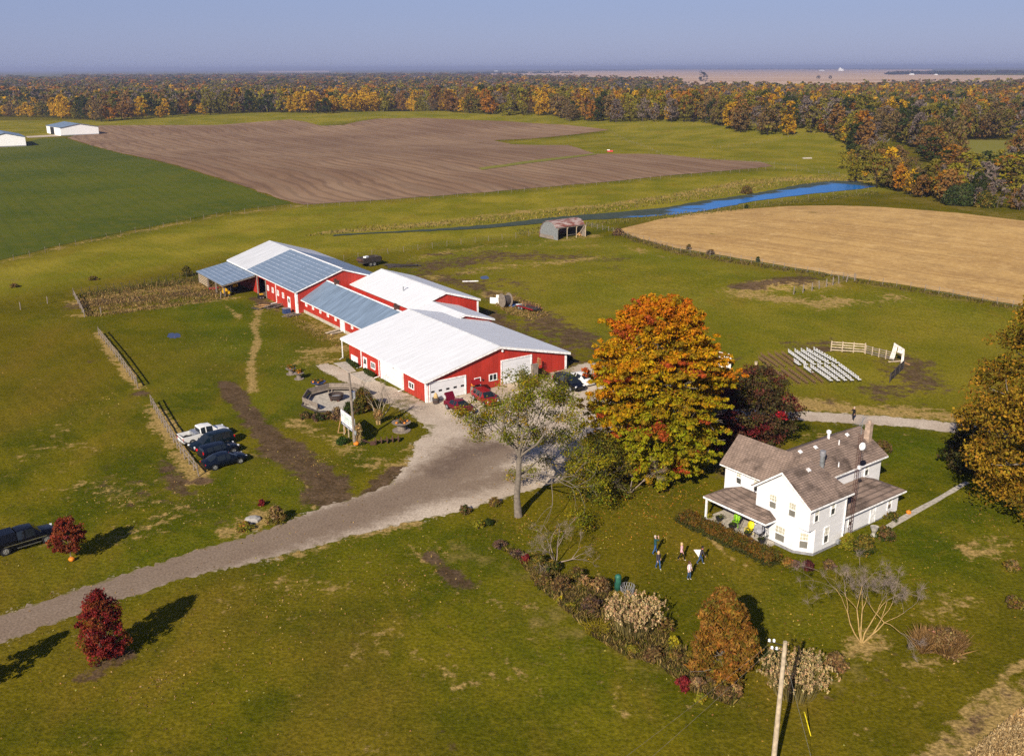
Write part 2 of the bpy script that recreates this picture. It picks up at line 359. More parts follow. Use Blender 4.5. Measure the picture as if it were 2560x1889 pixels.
# ------------------------------------------------------------------ ground
q = P(1955, 712); BUMPS.append((q.x, q.y, 1.1, 5, 3.2, 0))          # the bare earth mound in the paddock
def ground_mat():
    g = G('grass_ground'); p = g.pos()
    m1 = g.sep(g.attr('mask')); m2 = g.sep(g.attr('mask2'))
    big = g.noise(p, .018, 4); mid = g.noise(p, .11, 5, .6); sm = g.noise(p, .65, 5, .65); fine = g.noise(p, 3.2, 3, .7)
    def brk(m, s1, s2, a1, a2, lo, hi, gain=.95):
        t = g.math('MULTIPLY', m, gain)
        t = g.math('ADD', t, g.math('MULTIPLY', g.math('SUBTRACT', g.noise(p, s1, 5, .7), .5), a1))
        t = g.math('ADD', t, g.math('MULTIPLY', g.math('SUBTRACT', g.noise(p, s2, 4, .6), .5), a2))
        return g.ramp(t, lo, hi)
    col = g.mix(g.ramp(mid, .39, .62), (.052, .062, .003), (.120, .105, .006))
    col = g.mix(g.math('MULTIPLY', g.ramp(big, .40, .62), .7), col, (.108, .086, .006))
    col = g.mix(g.math('MULTIPLY', g.ramp(g.noise(g.mapping(p, (1, .45, 1), (0, 0, .5)), .045, 6, .6), .48, .66), .55), col, (.150, .100, .014))
    col = g.mix(g.math('MULTIPLY', g.ramp(g.noise(p, .032, 5, .6), .50, .70), .5), col, (.058, .072, .004))
    col = g.mix(g.math('MULTIPLY', m2[0], .8), col, g.mix(g.ramp(mid, .3, .7), (.048, .078, .004), (.088, .112, .006)))      # lush
    col = g.mix(g.math('MULTIPLY', m2[1], .9), col, g.mix(g.ramp(g.noise(p, .05, 6, .68), .36, .66), (.138, .138, .010), (.240, .200, .024)))   # pasture
    col = g.mix(g.math('MULTIPLY', g.ramp(g.noise(g.mapping(p, (.5, .16, 1)), .35, 5, .65), .52, .70), .45), col, (.165, .115, .014))
    col = g.mix(g.math('MULTIPLY', g.ramp(sm, .5, .72), .5), col, (.15, .122, .012))
    col = g.mix(g.math('MULTIPLY', g.ramp(g.noise(p, .9, 4, .7), .55, .70), .42), col, (.036, .046, .003))
    col = g.mix(g.math('MULTIPLY', brk(m2[2], .5, .12, 1.5, 1.0, .32, .66, .7), .75), col, g.mix(sm, (.10, .085, .020), (.24, .18, .055)))
    col = g.mix(g.math('MULTIPLY', brk(m1[1], .9, .16, 1.9, 1.3, .32, .64, .76), .88), col, g.mix(fine, (.20, .135, .045), (.42, .29, .12)))
    col = g.mix(g.math('MULTIPLY', brk(m1[0], .6, .13, 1.6, 1.1, .30, .60, .90), .9), col, g.mix(g.ramp(sm, .3, .7), (.060, .036, .024), (.115, .074, .052)))
    col = g.mix(g.math('MULTIPLY', brk(m1[2], 1.6, .35, 2.2, 1.2, .5, .72), .7), col, g.mix(fine, (.24, .20, .165), (.38, .33, .28)))
    col = g.mix(g.ramp(fine, .25, .8), g.mix(1.0, col, (.62, .64, .52), 'MULTIPLY'), g.mix(1.0, col, (1.55, 1.50, 1.45), 'MULTIPLY'))
    a_, b_ = P(985, 1322), P(1700, 1800); ag = math.atan2(b_.y - a_.y, b_.x - a_.x); xr = g.sep(g.mapping(p, (1, 1, 1), (0, 0, -ag)))
    st = g.math('SINE', g.math('MULTIPLY', g.math('ADD', xr[1], g.math('MULTIPLY', g.noise(p, .05, 2), 5.0)), 3.3))
    mw = g.math('MULTIPLY', g.ramp(st, -.3, .8), g.ramp(g.noise(p, .03, 3), .42, .62))
    col = g.mix(g.math('MULTIPLY', mw, .22), col, g.mix(1.0, col, (1.45, 1.4, 1.3), 'MULTIPLY'))
    h = g.math('ADD', g.math('MULTIPLY', fine, .6), sm)
    MATS['grass_ground'] = g.bsdf(col, .95, 0, .0, g.bump(h, .8, .14))
ground_mat()
def field_mats():
    # ploughed field: rows along a given direction
    a, b = P(300, 372), P(730, 508); ang = math.atan2(b.y - a.y, b.x - a.x)
    g = G('ploughed'); p = g.pos(); r = g.mapping(p, (1, 1, 1), (0, 0, -ang)); x = g.sep(r)
    wob = g.math('MULTIPLY', g.noise(p, .012, 3), 26.0)
    y = g.math('ADD', x[1], wob)
    w = g.math('SINE', g.math('MULTIPLY', y, 1.15)); w2 = g.math('SINE', g.math('MULTIPLY', y, .31))
    st = g.noise(g.mapping(r, (.012, .32, 1)), 1.0, 5, .65)
    col = g.mix(g.ramp(g.noise(p, .012, 5, .6), .35, .68), (.195, .118, .070), (.285, .185, .112))
    col = g.mix(g.math('MULTIPLY', g.ramp(st, .42, .70), .5), col, (.105, .062, .040))
    col = g.mix(g.math('MULTIPLY', g.ramp(w, .0, .9), .42), col, (.10, .062, .040))
    col = g.mix(g.math('MULTIPLY', g.ramp(w2, .3, 1.0), .2), col, (.29, .21, .14))
    col = g.mix(g.math('MULTIPLY', g.ramp(g.noise(p, .9, 4, .7), .5, .75), .3), col, (.32, .24, .16))
    MATS['ploughed'] = g.bsdf(col, .95, 0, .05)
    g = G('winter_wheat'); p = g.pos(); x = g.sep(g.mapping(p, (1, 1, 1), (0, 0, -ang)))
    w = g.math('SINE', g.math('MULTIPLY', x[1], 1.6))
    col = g.mix(g.ramp(g.noise(p, .02, 5, .6), .35, .65), (.055, .076, .002), (.085, .098, .003))
    col = g.mix(g.math('MULTIPLY', g.ramp(g.noise(p, .22, 4), .45, .7), .5), col, (.115, .105, .005))
    col = g.mix(g.math('MULTIPLY', g.ramp(w, .2, 1), .15), col, (.03, .045, .01))
    col = g.mix(g.math('MULTIPLY', g.ramp(g.noise(p, 1.4, 3, .7), .5, .75), .35), col, (.02, .045, .006))
    MATS['winter_wheat'] = g.bsdf(col, .95, 0, .08, g.bump(g.noise(p, 2, 3), .4, .1))
    a, b = P(1700, 622), P(2500, 752); ang = math.atan2(b.y - a.y, b.x - a.x)
    g = G('stubble'); p = g.pos(); r = g.mapping(p, (1, 1, 1), (0, 0, -ang)); x = g.sep(r)
    st = g.noise(g.mapping(r, (.012, .42, 1)), 1.0, 5, .75)
    col = g.mix(g.ramp(g.noise(p, .02, 5, .6), .3, .7), (.41, .25, .088), (.52, .335, .125))
    col = g.mix(g.math('MULTIPLY', g.ramp(st, .44, .62), .65), col, (.29, .165, .062))
    col = g.mix(g.math('MULTIPLY', g.ramp(g.noise(p, .13, 7, .72), .46, .62), .5), col, (.30, .185, .075)); col = g.mix(g.math('MULTIPLY', g.ramp(g.noise(g.mapping(p, (1, 1, 1), (0, 0, 1)), .2, 7, .75), .54, .66), .5), col, (.64, .44, .19))
    f = g.noise(p, 1.1, 5, .75)
    col = g.mix(g.math('MULTIPLY', g.ramp(f, .5, .72), .6), col, (.66, .45, .19))
    col = g.mix(g.math('MULTIPLY', g.ramp(f, .48, .30), .5), col, (.24, .14, .055))
    MATS['stubble'] = g.bsdf(col, .95, 0, .05, g.bump(f, .5, .15))
    g = G('gravel'); p = g.pos(); m = g.sep(g.attr('mask'))
    n = g.noise(p, .16, 5, .6); f = g.noise(p, 5.0, 3, .7); s = g.noise(p, .9, 5, .7)
    col = g.mix(g.ramp(n, .35, .65), (.41, .335, .26), (.52, .44, .35))
    wr = g.ramp(g.math('ADD', m[0], g.math('MULTIPLY', g.math('SUBTRACT', s, .5), .9)), .22, .85)
    col = g.mix(g.math('MULTIPLY', wr, .85), col, g.mix(s, (.140, .096, .064), (.205, .148, .104)))
    dk = g.ramp(g.math('ADD', m[1], g.math('MULTIPLY', g.math('SUBTRACT', s, .5), 1.1)), .3, .9)
    col = g.mix(g.math('MULTIPLY', dk, .75), col, (.115, .080, .060))
    gr = g.ramp(g.math('ADD', g.math('MULTIPLY', m[2], .55), g.math('MULTIPLY', s, .85)), .74, .92)
    col = g.mix(g.math('MULTIPLY', gr, .75), col, (.125, .112, .022))
    col = g.mix(g.ramp(f, .3, .75), g.mix(1.0, col, (.72, .71, .70), 'MULTIPLY'), g.mix(1.0, col, (1.28, 1.28, 1.28), 'MULTIPLY'))
    MATS['gravel'] = g.bsdf(col, .95, 0, .1, g.bump(f, .35, .05))
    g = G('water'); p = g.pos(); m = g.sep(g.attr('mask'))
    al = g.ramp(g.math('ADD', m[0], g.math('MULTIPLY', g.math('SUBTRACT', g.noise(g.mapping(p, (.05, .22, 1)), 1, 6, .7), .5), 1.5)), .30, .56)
    col = g.mix(al, g.mix(g.noise(p, .08, 2), (.004, .11, .36), (.008, .155, .46)), g.mix(g.noise(p, .5, 3), (.022, .045, .060), (.085, .092, .055)))  # open water: blue of the reflected sky is put into the base colour
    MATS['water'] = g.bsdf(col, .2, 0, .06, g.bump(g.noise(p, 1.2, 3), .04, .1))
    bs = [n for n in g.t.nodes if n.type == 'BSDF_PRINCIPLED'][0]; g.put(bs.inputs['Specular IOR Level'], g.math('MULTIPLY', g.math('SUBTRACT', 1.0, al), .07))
    g = G('puddle'); MATS['puddle'] = g.bsdf((.02, .024, .06), .15, 0, .5)
    g = G('far_field'); p = g.pos()
    col = g.mix(g.ramp(g.noise(g.mapping(p, (.0006, .006, 1)), 1, 5), .35, .65), (.42, .27, .17), (.56, .40, .27))
    MATS['far_field'] = g.bsdf(col, .95, 0, .05)
    g = G('far_green'); p = g.pos()
    MATS['far_green'] = g.bsdf(g.mix(g.noise(p, .02, 5), (.13, .14, .02), (.22, .19, .04)), .95, 0, .05)
field_mats()

def paint_list(X, Y, items):
    out = np.zeros(X.shape)
    for pts, w, s in items:
        wp = [(p.x, p.y) for p in px_world(pts)]
        xs = [p[0] for p in wp]; ys = [p[1] for p in wp]; m = 3 * w
        k = (X > min(xs) - m) & (X < max(xs) + m) & (Y > min(ys) - m) & (Y < max(ys) + m)
        if not k.any(): continue
        d = seg_dist(X[k], Y[k], wp) if len(wp) > 1 else np.hypot(X[k] - wp[0][0], Y[k] - wp[0][1])
        out[k] = np.maximum(out[k], s * np.exp(-(d / (w * 1.25)) ** 2))
    return out
def paint_area(X, Y, out, pts, s, soft=3.0):
    wp = [(p.x, p.y) for p in px_world(pts)]
    d = seg_dist(X, Y, wp, True); d = np.where(inside(X, Y, wp), d, -d)
    return np.maximum(out, s * np.clip(.5 + d / soft, 0, 1))

MUD = [([(200, 765), (300, 750), (420, 738), (560, 730)], 3.0, .7), ([(1060, 640), (1150, 632), (1240, 628)], 2.5, .5), ([(1000, 690), (1100, 690), (1160, 700), (1260, 745), (1360, 790), (1460, 845), (1490, 870)], 1.6, .75), ([(1860, 715), (1930, 700), (2010, 700)], 3, .8), ([(2360, 1889), (2450, 1800), (2560, 1720)], 1.2, .45), ([(1980, 1000), (2200, 1010)], 1.5, .35), ([(566, 958), (598, 1000), (640, 1058), (700, 1115)], 1.3, .95), ([(700, 1115), (770, 1165), (812, 1205), (845, 1255)], 2.0, 1.0), ([(800, 1240), (860, 1250)], 1.4, .8), ([(575, 1000), (610, 1060), (680, 1140), (760, 1210)], .5, .45), ([(930, 1235), (960, 1205), (995, 1178)], 1.6, .8),
       ([(1010, 692), (1080, 668), (1250, 652), (1480, 640)], 2.6, .55), ([(1060, 680), (1200, 722), (1300, 762), (1400, 805), (1480, 850)], 2.6, .62), ([(1080, 662), (1150, 650), (1260, 640), (1330, 640)], 6, .6), ([(1050, 700), (1130, 690)], 4, .5), ([(1440, 650), (1520, 645)], 4, .45), ([(1200, 712), (1260, 735)], 4, .5),
       ([(1130, 655), (1240, 690), (1330, 735)], 4, .35), ([(1190, 790), (1300, 850), (1420, 900)], 4.5, .72), ([(1350, 800), (1430, 860)], 4, .6), ([(2210, 985), (2300, 960), (2260, 900)], 4.5, .55),
       ([(2070, 868)], 5, .5), ([(1890, 930), (2000, 925)], 5, .35), ([(215, 1690), (310, 1643)], 1.0, .85), ([(1075, 1385), (1150, 1452)], .8, .75), ([(1150, 1452), (1250, 1560)], 1.2, .35), ([(415, 1165), (450, 1230)], 1.3, .7), ([(500, 1205)], 1.2, .7), ([(345, 985)], 1.4, .7), ([(230, 905), (290, 900)], 2, .45),
       ([(1900, 705), (2010, 695)], 3.0, .75), ([(1660, 840), (1800, 905)], 4, .4), ([(640, 745), (690, 775)], 1.5, .7), ([(1830, 1180)], 2, .7), ([(870, 1060)], 1, .5), ([(300, 1200), (420, 1280), (480, 1300)], 4, .28), ([(1235, 1290), (1200, 1280)], 1.2, .3), ([(1560, 640), (1520, 700)], 3, .3), ([(2060, 1730), (2200, 1640)], 2.5, .15)]
STRAW = [([(200, 755), (300, 738), (420, 722), (540, 712)], 3.0, .85), ([(632, 812), (645, 850), (630, 890), (628, 935), (632, 975)], .7, .95), ([(560, 760), (600, 795)], .6, .7), ([(640, 810), (650, 770)], .8, .7), ([(690, 755), (790, 810), (850, 850)], 3.0, .6), ([(780, 880), (850, 870)], 2, .7), ([(760, 900), (830, 905)], 2.2, .75),
         ([(245, 830), (290, 900), (345, 968)], .9, .9), ([(385, 1020), (430, 1090), (470, 1160), (500, 1200)], 1.3, .95), ([(1045, 700), (1250, 668), (1500, 645)], 2.2, .7), ([(1060, 640), (1240, 615), (1480, 615)], 3, .5), ([(1380, 600), (1480, 590)], 3, .7),
         ([(1860, 738), (1960, 745), (2040, 760), (2100, 752)], 3.0, .9), ([(1850, 730), (2040, 705)], 4.5, .8), ([(1975, 1005), (2100, 1018), (2250, 1030), (2420, 1048)], 2.4, .95), ([(2160, 760), (2240, 740)], 2.4, .6), ([(1580, 620), (1650, 640)], 2.5, .5),
         ([(1700, 488), (1850, 458), (2000, 446), (2220, 455)], 4, .75), ([(820, 580), (900, 575), (1080, 560), (1300, 530), (1500, 515), (1700, 487)], 3.0, .75), ([(560, 1330), (620, 1310), (640, 1295)], 1.5, .95), ([(740, 1060), (800, 1085), (870, 1130)], 1.6, .6), ([(900, 1150), (1010, 1170), (1050, 1110)], 2, .55), ([(1230, 735), (1290, 760), (1340, 790)], 3, .8),
         ([(0, 1560), (250, 1470), (480, 1398)], 1.0, .35), ([(690, 1395), (900, 1335), (1040, 1300)], 1.1, .8), ([(430, 1640), (300, 1560)], 1, .3), ([(185, 790), (420, 765), (590, 745)], 1.6, .8), ([(0, 655), (160, 617), (320, 583), (540, 540), (740, 517)], 2.0, .6), ([(1745, 1315), (1820, 1390), (1900, 1430)], .22, .9), ([(985, 1322), (1080, 1420), (1200, 1530)], .22, .55), ([(1040, 1310), (1130, 1400), (1270, 1530)], .22, .5), ([(480, 1000), (560, 930), (640, 870)], .25, .5), ([(455, 985), (540, 910), (610, 855)], .25, .45), ([(770, 1300), (790, 1260), (760, 1200)], .2, .6), ([(740, 1290), (765, 1255), (740, 1200)], .2, .5), ([(2080, 1889), (2300, 1700), (2560, 1500)], .3, .35), ([(1240, 1420), (1400, 1620), (1600, 1800)], 1.0, .3),
         ([(2560, 1655), (2440, 1750), (2316, 1889)], .4, .8), ([(2560, 1740), (2450, 1820), (2350, 1910)], 1.6, .95), ([(560, 1090), (620, 1140)], 1.2, .4), ([(300, 1330), (420, 1290)], 2, .4), ([(350, 1245), (450, 1265)], 1.5, .45), ([(2420, 1380), (2520, 1360)], 1.5, .5), ([(2350, 1540), (2420, 1500)], 2, .45), ([(2130, 1625), (2200, 1600)], 1.2, .8), ([(2300, 1655), (2340, 1670)], 1.2, .7),
         ([(2200, 1790), (2260, 1750), (2400, 1640)], 2.5, .25), ([(1500, 1590), (1300, 1490)], 2, .15), ([(700, 1480), (950, 1500), (1250, 1700)], 8, .22), ([(100, 1100), (300, 1250), (480, 1300)], 5, .25), ([(2030, 1120), (2160, 1130)], 1.5, .4), ([(1990, 1100), (2100, 1085)], 1.6, .5)]
LUSH = [([(600, 880), (560, 800), (500, 770)], 7, .8), ([(700, 1010), (760, 960), (700, 870)], 5, .7), ([(470, 850), (480, 960)], 6, .45), ([(1300, 850), (1420, 830)], 5, .7), ([(1000, 690), (1200, 630), (1380, 605), (1500, 620)], 4, .6), ([(1480, 610), (1700, 660), (1860, 690)], 5, .75), ([(2100, 770), (2250, 740), (2560, 820)], 6, .6),
        ([(640, 1180), (760, 1250)], 4, .4), ([(300, 1430), (500, 1360), (640, 1310)], 4, .45), ([(860, 1390), (1000, 1330), (1200, 1400), (1300, 1550), (1450, 1700)], 5, .4), ([(2250, 1130), (2400, 1120)], 5, .6), ([(2300, 1380), (2450, 1300), (2560, 1260)], 6, .45), ([(1900, 1500), (2000, 1560)], 4, .4), ([(1500, 720), (1800, 780), (2000, 800)], 8, .4), ([(960, 1130), (900, 1060)], 3, .4), ([(200, 800), (400, 820)], 5, .3)]
ROUGH = [([(0, 700), (250, 690), (480, 660)], 7, .35), ([(560, 700), (700, 640), (900, 590)], 5, .4), ([(1230, 740), (1320, 780)], 3, .8), ([(1570, 590), (1700, 632), (1900, 668), (2139, 705), (2305, 731), (2560, 778)], 1.5, .8), ([(1560, 545), (1760, 530), (2100, 490)], 2, .5), ([(1290, 1430), (1400, 1560), (1560, 1640), (1740, 1760)], 3, .5), ([(1160, 1380), (1300, 1440)], 2, .7), ([(2250, 495), (2400, 515), (2560, 545)], 7, .7), ([(2000, 1720), (2160, 1660)], 3, .5)]
def ground_sheet():
    rs = np.concatenate([[0.0], 26 * np.exp(np.linspace(0, math.log(30000 / 26.), 620))])
    th = np.concatenate([np.linspace(-.62, .62, 640), np.linspace(.62, 2 * math.pi - .62, 72)[1:-1]])   # clockwise from +Y
    nr, nt = len(rs), len(th)
    RR, TT = np.meshgrid(rs[1:], th, indexing='ij'); X = RR * np.sin(TT); Y = RR * np.cos(TT)
    V = np.stack([X.ravel(), Y.ravel(), np.zeros(X.size)], 1); V = np.vstack([V, [[0, 0, 0]]])
    V[:, 2] = terrain(V[:, 0], V[:, 1])
    i, j = np.meshgrid(np.arange(nr - 2), np.arange(nt), indexing='ij'); j2 = (j + 1) % nt
    F = np.stack([i * nt + j, (i + 1) * nt + j, (i + 1) * nt + j2, i * nt + j2], -1).reshape(-1, 4)[:, ::-1]
    c = len(V) - 1
    F = np.vstack([F, np.stack([np.full(nt // 2, c), np.arange(0, nt - 1, 2), (np.arange(0, nt - 1, 2) + 1), (np.arange(0, nt - 1, 2) + 2) % nt], 1)[:, ::-1]])
    o = raw_mesh('ground', V, F, 'grass_ground', None, None, True)
    X, Y = V[:, 0], V[:, 1]; near = (Y > 20) & (Y < 900) & (np.abs(X) < .65 * Y)
    m1 = np.zeros((len(V), 4)); m2 = np.zeros((len(V), 4)); m1[:, 3] = m2[:, 3] = 1
    x, y = X[near], Y[near]
    m1[near, 0] = paint_list(x, y, MUD); m1[near, 1] = paint_list(x, y, STRAW); m2[near, 0] = paint_list(x, y, LUSH)
    m2[near, 2] = paint_list(x, y, ROUGH)
    gd = seg_dist(x, y, [(p.x, p.y) for p in px_world(DRIVE)], True); m1[near, 2] = np.exp(-(gd / 1.1) ** 2) * .40
    pa = np.zeros(x.shape); pa = paint_area(x, y, pa, PASTURE, 1.0, 14.0); pa = paint_area(x, y, pa, PASTURE_FAR, 1.0, 10.0)
    pa = np.maximum(pa, paint_area(x, y, np.zeros(x.shape), PADDOCK, .62, 12.0)); m2[near, 1] = pa
    for nm, m in (('mask', m1), ('mask2', m2)):
        a = o.data.attributes.new(nm, 'FLOAT_COLOR', 'POINT'); a.data.foreach_set('color', m.astype(np.float32).ravel())
    tag(o, None, None, None, 'structure')
PADDOCK = [(1000, 640), (1400, 590), (1560, 600), (1900, 665), (2300, 735), (2600, 785), (2600, 1000), (2350, 1030), (1980, 1005), (1800, 960), (1500, 890), (1300, 800), (1150, 720)]
PASTURE = [(-200, 690), (0, 660), (320, 590), (540, 545), (740, 515), (1000, 503), (1300, 478), (1660, 445), (2000, 420), (2230, 445), (2260, 480), (2150, 480), (1900, 508), (1700, 540), (1560, 548), (1400, 585), (1100, 615), (900, 640), (560, 640), (300, 690), (0, 740), (-200, 760)]
PASTURE_FAR = [(-200, 300), (230, 300), (700, 275), (1000, 272), (1400, 290), (1800, 300), (2100, 330), (2200, 440), (1940, 425), (1650, 395), (1480, 385), (1240, 355), (1530, 330), (1260, 303), (940, 297), (800, 315), (250, 315), (100, 350), (-200, 360)]
DRIVE = [(-70, 1556), (0, 1538), (263, 1450), (480, 1378), (600, 1345), (686, 1315), (800, 1269), (860, 1252), (972, 1212), (1006, 1178), (1035, 1130), (1039, 1102), (1074, 1080), (1051, 1056), (1020, 1030), (975, 1012), (942, 998), (905, 975), (836, 942), (802, 925), (788, 913), (809, 908), (836, 912), (874, 928), (913, 955), (942, 952), (1010, 981), (1066, 1007), (1200, 975), (1416, 922),
         (1470, 905), (1530, 915), (1580, 960), (1700, 1015), (1850, 1020), (1973, 1026), (2079, 1032), (2221, 1040), (2390, 1058), (2720, 1092), (2720, 1122), (2390, 1082), (2260, 1066), (2118, 1058), (1988, 1049), (1850, 1048), (1700, 1062), (1560, 1092), (1500, 1150), (1440, 1188), (1340, 1222), (1258, 1246), (1143, 1281), (1030, 1303), (915, 1332), (686, 1392), (457, 1447), (229, 1522), (0, 1608), (-70, 1636)]
ground_sheet()
def drive_paint(X, Y):
    c = np.zeros((len(X), 4)); c[:, 3] = 1
    c[:, 0] = paint_list(X, Y, [([(-70, 1596), (230, 1487), (480, 1404), (700, 1340), (900, 1278), (1010, 1240), (1120, 1190), (1230, 1130)], 3.3, 1.0), ([(900, 1275), (1100, 1230), (1260, 1190)], 2.6, .8), ([(1075, 1180), (1180, 1110)], 3, .8), ([(1700, 1040), (2000, 1040), (2400, 1070)], 1.0, .35)])
    c[:, 1] = paint_list(X, Y, [([(1100, 1180), (1160, 1135), (1230, 1115)], 2.2, .75), ([(940, 1262), (1010, 1235), (1100, 1210)], .7, .5), ([(-70, 1582), (230, 1474), (480, 1393), (700, 1328), (900, 1266)], .35, .5), ([(-70, 1612), (230, 1502), (480, 1417), (700, 1352), (900, 1290)], .35, .5), ([(900, 1280), (1000, 1262), (1060, 1245)], .5, .5), ([(1540, 960), (1560, 1000)], 4, .3)])
    d = seg_dist(X, Y, [(p.x, p.y) for p in px_world(DRIVE)], True)
    c[:, 2] = np.maximum(np.clip(.75 - d / 1.8, 0, .75), paint_list(X, Y, [([(1010, 1000), (1000, 1035)], 2.5, .8), ([(1060, 1085), (1070, 1065)], 1.5, .8), ([(1250, 985), (1330, 960), (1420, 930)], 1.2, .75)]))
    return c
sheet('gravel_drive', DRIVE, 'gravel', .006, .35, .16, .8, 3, None, drive_paint)
GREEN = [(-150, 395), (0, 371), (100, 347), (161, 345), (454, 421), (600, 465), (728, 509), (640, 519), (536, 535), (430, 556), (321, 577), (161, 611), (0, 651), (-150, 690)]
sheet('crop_field', GREEN, 'winter_wheat', .05, 4, .25, 12, 4)
PLOUGH = [(168, 345), (249, 314), (543, 313), (643, 305), (724, 299), (764, 305), (804, 315), (860, 313), (892, 305), (940, 297), (1061, 295), (1262, 303), (1423, 313), (1523, 325), (1322, 347), (1234, 351), (1282, 361), (1342, 363), (1419, 363), (1463, 377), (1487, 385), (1616, 385), (1660, 387), (1780, 399), (1901, 405), (1933, 416), (1821, 427), (1660, 440), (1560, 451), (1296, 474), (974, 499), (760, 512), (734, 507), (600, 462), (458, 419)]
sheet('ploughed_field', PLOUGH, 'ploughed', .06, 5, .3, 9, 5)
sheet('grass_waterway', [(1196, 421), (1330, 402), (1487, 384), (1492, 387), (1400, 399), (1300, 412), (1205, 426)], 'far_green', .16, 5, .3, 6, 6)
STUB = [(1552, 572), (1640, 550), (1737, 534), (1850, 523), (1973, 515), (2100, 514), (2210, 518), (2400, 533), (2560, 552), (2760, 580), (2760, 805), (2560, 765), (2305, 720), (2139, 695), (1893, 653), (1689, 620), (1595, 596), (1561, 583)]
sheet('stubble_field', STUB, 'stubble', .02, 2.5, .2, 6, 7)
sheet('corner_field', [(2560, 1768), (2412, 1892), (2330, 1980), (2760, 1980), (2760, 1640)], 'stubble', .006, .4, .12, 2, 8)
WATER = [(1660, 520), (1760, 502), (1861, 489), (1941, 474), (2010, 460), (2082, 452), (2142, 454), (2196, 466), (2142, 474), (2022, 486), (1881, 504), (1760, 528), (1690, 537), (1560, 546), (1438, 552), (1296, 564.5), (1189, 573), (1046, 579.5), (903, 586), (831, 591), (835, 588), (903, 584), (1081, 574), (1260, 559), (1367, 545), (1560, 530)]
def water_paint(X, Y):
    c = np.zeros((len(X), 4)); c[:, 3] = 1
    c[:, 0] = paint_list(X, Y, [([(1040, 578), (1200, 569), (1400, 550), (1500, 541), (1580, 534), (1640, 529)], 6, .85), ([(1660, 521), (1760, 503), (1861, 490), (1941, 475), (2082, 453), (2196, 464)], 3.2, .95), ([(831, 590), (1050, 578)], 6, 1.0), ([(1690, 530), (1740, 522)], 4, .45), ([(1300, 562), (1350, 556)], 2, .2)])
    return c
sheet('pond', WATER, 'water', .12, 2.5, .25, 4, 9, None, water_paint)
def circle_px(u, v, ru, rv, n=18, seed=0):
    rg = np.random.default_rng(seed); return [(u + ru * math.cos(2 * math.pi * k / n) * rg.uniform(.75, 1.1), v + rv * math.sin(2 * math.pi * k / n) * rg.uniform(.7, 1.1)) for k in range(n)]
tag(sheet('water_puddle', circle_px(435, 839, 18, 7.5, 18, 2), 'puddle', .008, .3, .04, .8, 11), 'small blue rain puddle in the lawn beyond the rail fence', None)
tag(sheet('water_puddle', circle_px(1212, 694, 12, 5, 16, 3), 'puddle', .008, .3, .04, .8, 12), 'small dark puddle in the muddy paddock', None)
# plains beyond the woods: pale harvested fields
sheet('far_plain', [(1130, 188), (1250, 183), (1380, 178), (1700, 177), (2100, 177), (2300, 180), (2350, 188), (2700, 190), (2800, 228), (2560, 228), (2300, 234), (2100, 242), (1900, 245), (1710, 238), (1680, 218), (1500, 210), (1330, 204), (1140, 198)], 'far_field', .8, 200, 5, 150, 13)
sheet('far_plain', [(1600, 173.5), (2100, 173.2), (2330, 174), (2330, 179), (1850, 179), (1600, 178)], 'far_field', 1.0, 600, 5, 400, 14)
sheet('far_plain', [(90, 197), (160, 196), (158, 204), (80, 205)], 'far_field', .8, 60, 3, 60, 15)
sheet('far_plain', [(640, 178), (830, 177), (820, 181), (650, 182)], 'far_field', .8, 200, 3, 150, 16)
sheet('far_plain', [(960, 198), (1090, 198), (1085, 207), (965, 207)], 'far_field', .5, 30, 2, 40, 19)
sheet('wood_clearing', [(2400, 350), (2535, 350), (2540, 400), (2520, 455), (2430, 455), (2390, 410)], 'far_green', .1, 4, .3, 8, 17)
sheet('farm_track', [(64, 341), (140, 337), (150, 341), (70, 345)], 'gravel', .1, 3, .2, 6, 18)
# slabs
def slab_path(name, pxpts, h, mat, step=.4, amp=.02):
    w = [(p.x, p.y) for p in px_world(pxpts)]; mb = MB(); mb.prism(rough_edge(w, 1.0, amp, 5), h + .05, 0, -.05); o = mb.build(name, mat); return tag(o, None, None, None, 'structure')
slab_path('path', [(834, 908), (867, 904), (890, 928), (872, 931)], .06, 'concrete')
slab_path('path', [(874, 934), (914, 927), (940, 952), (914, 956)], .06, 'concrete')
slab_path('path', [(2206, 1318), (2240, 1297), (2330, 1250), (2412, 1203), (2424, 1207), (2340, 1257), (2250, 1308), (2216, 1328)], .04, 'concrete')
print('ground done')
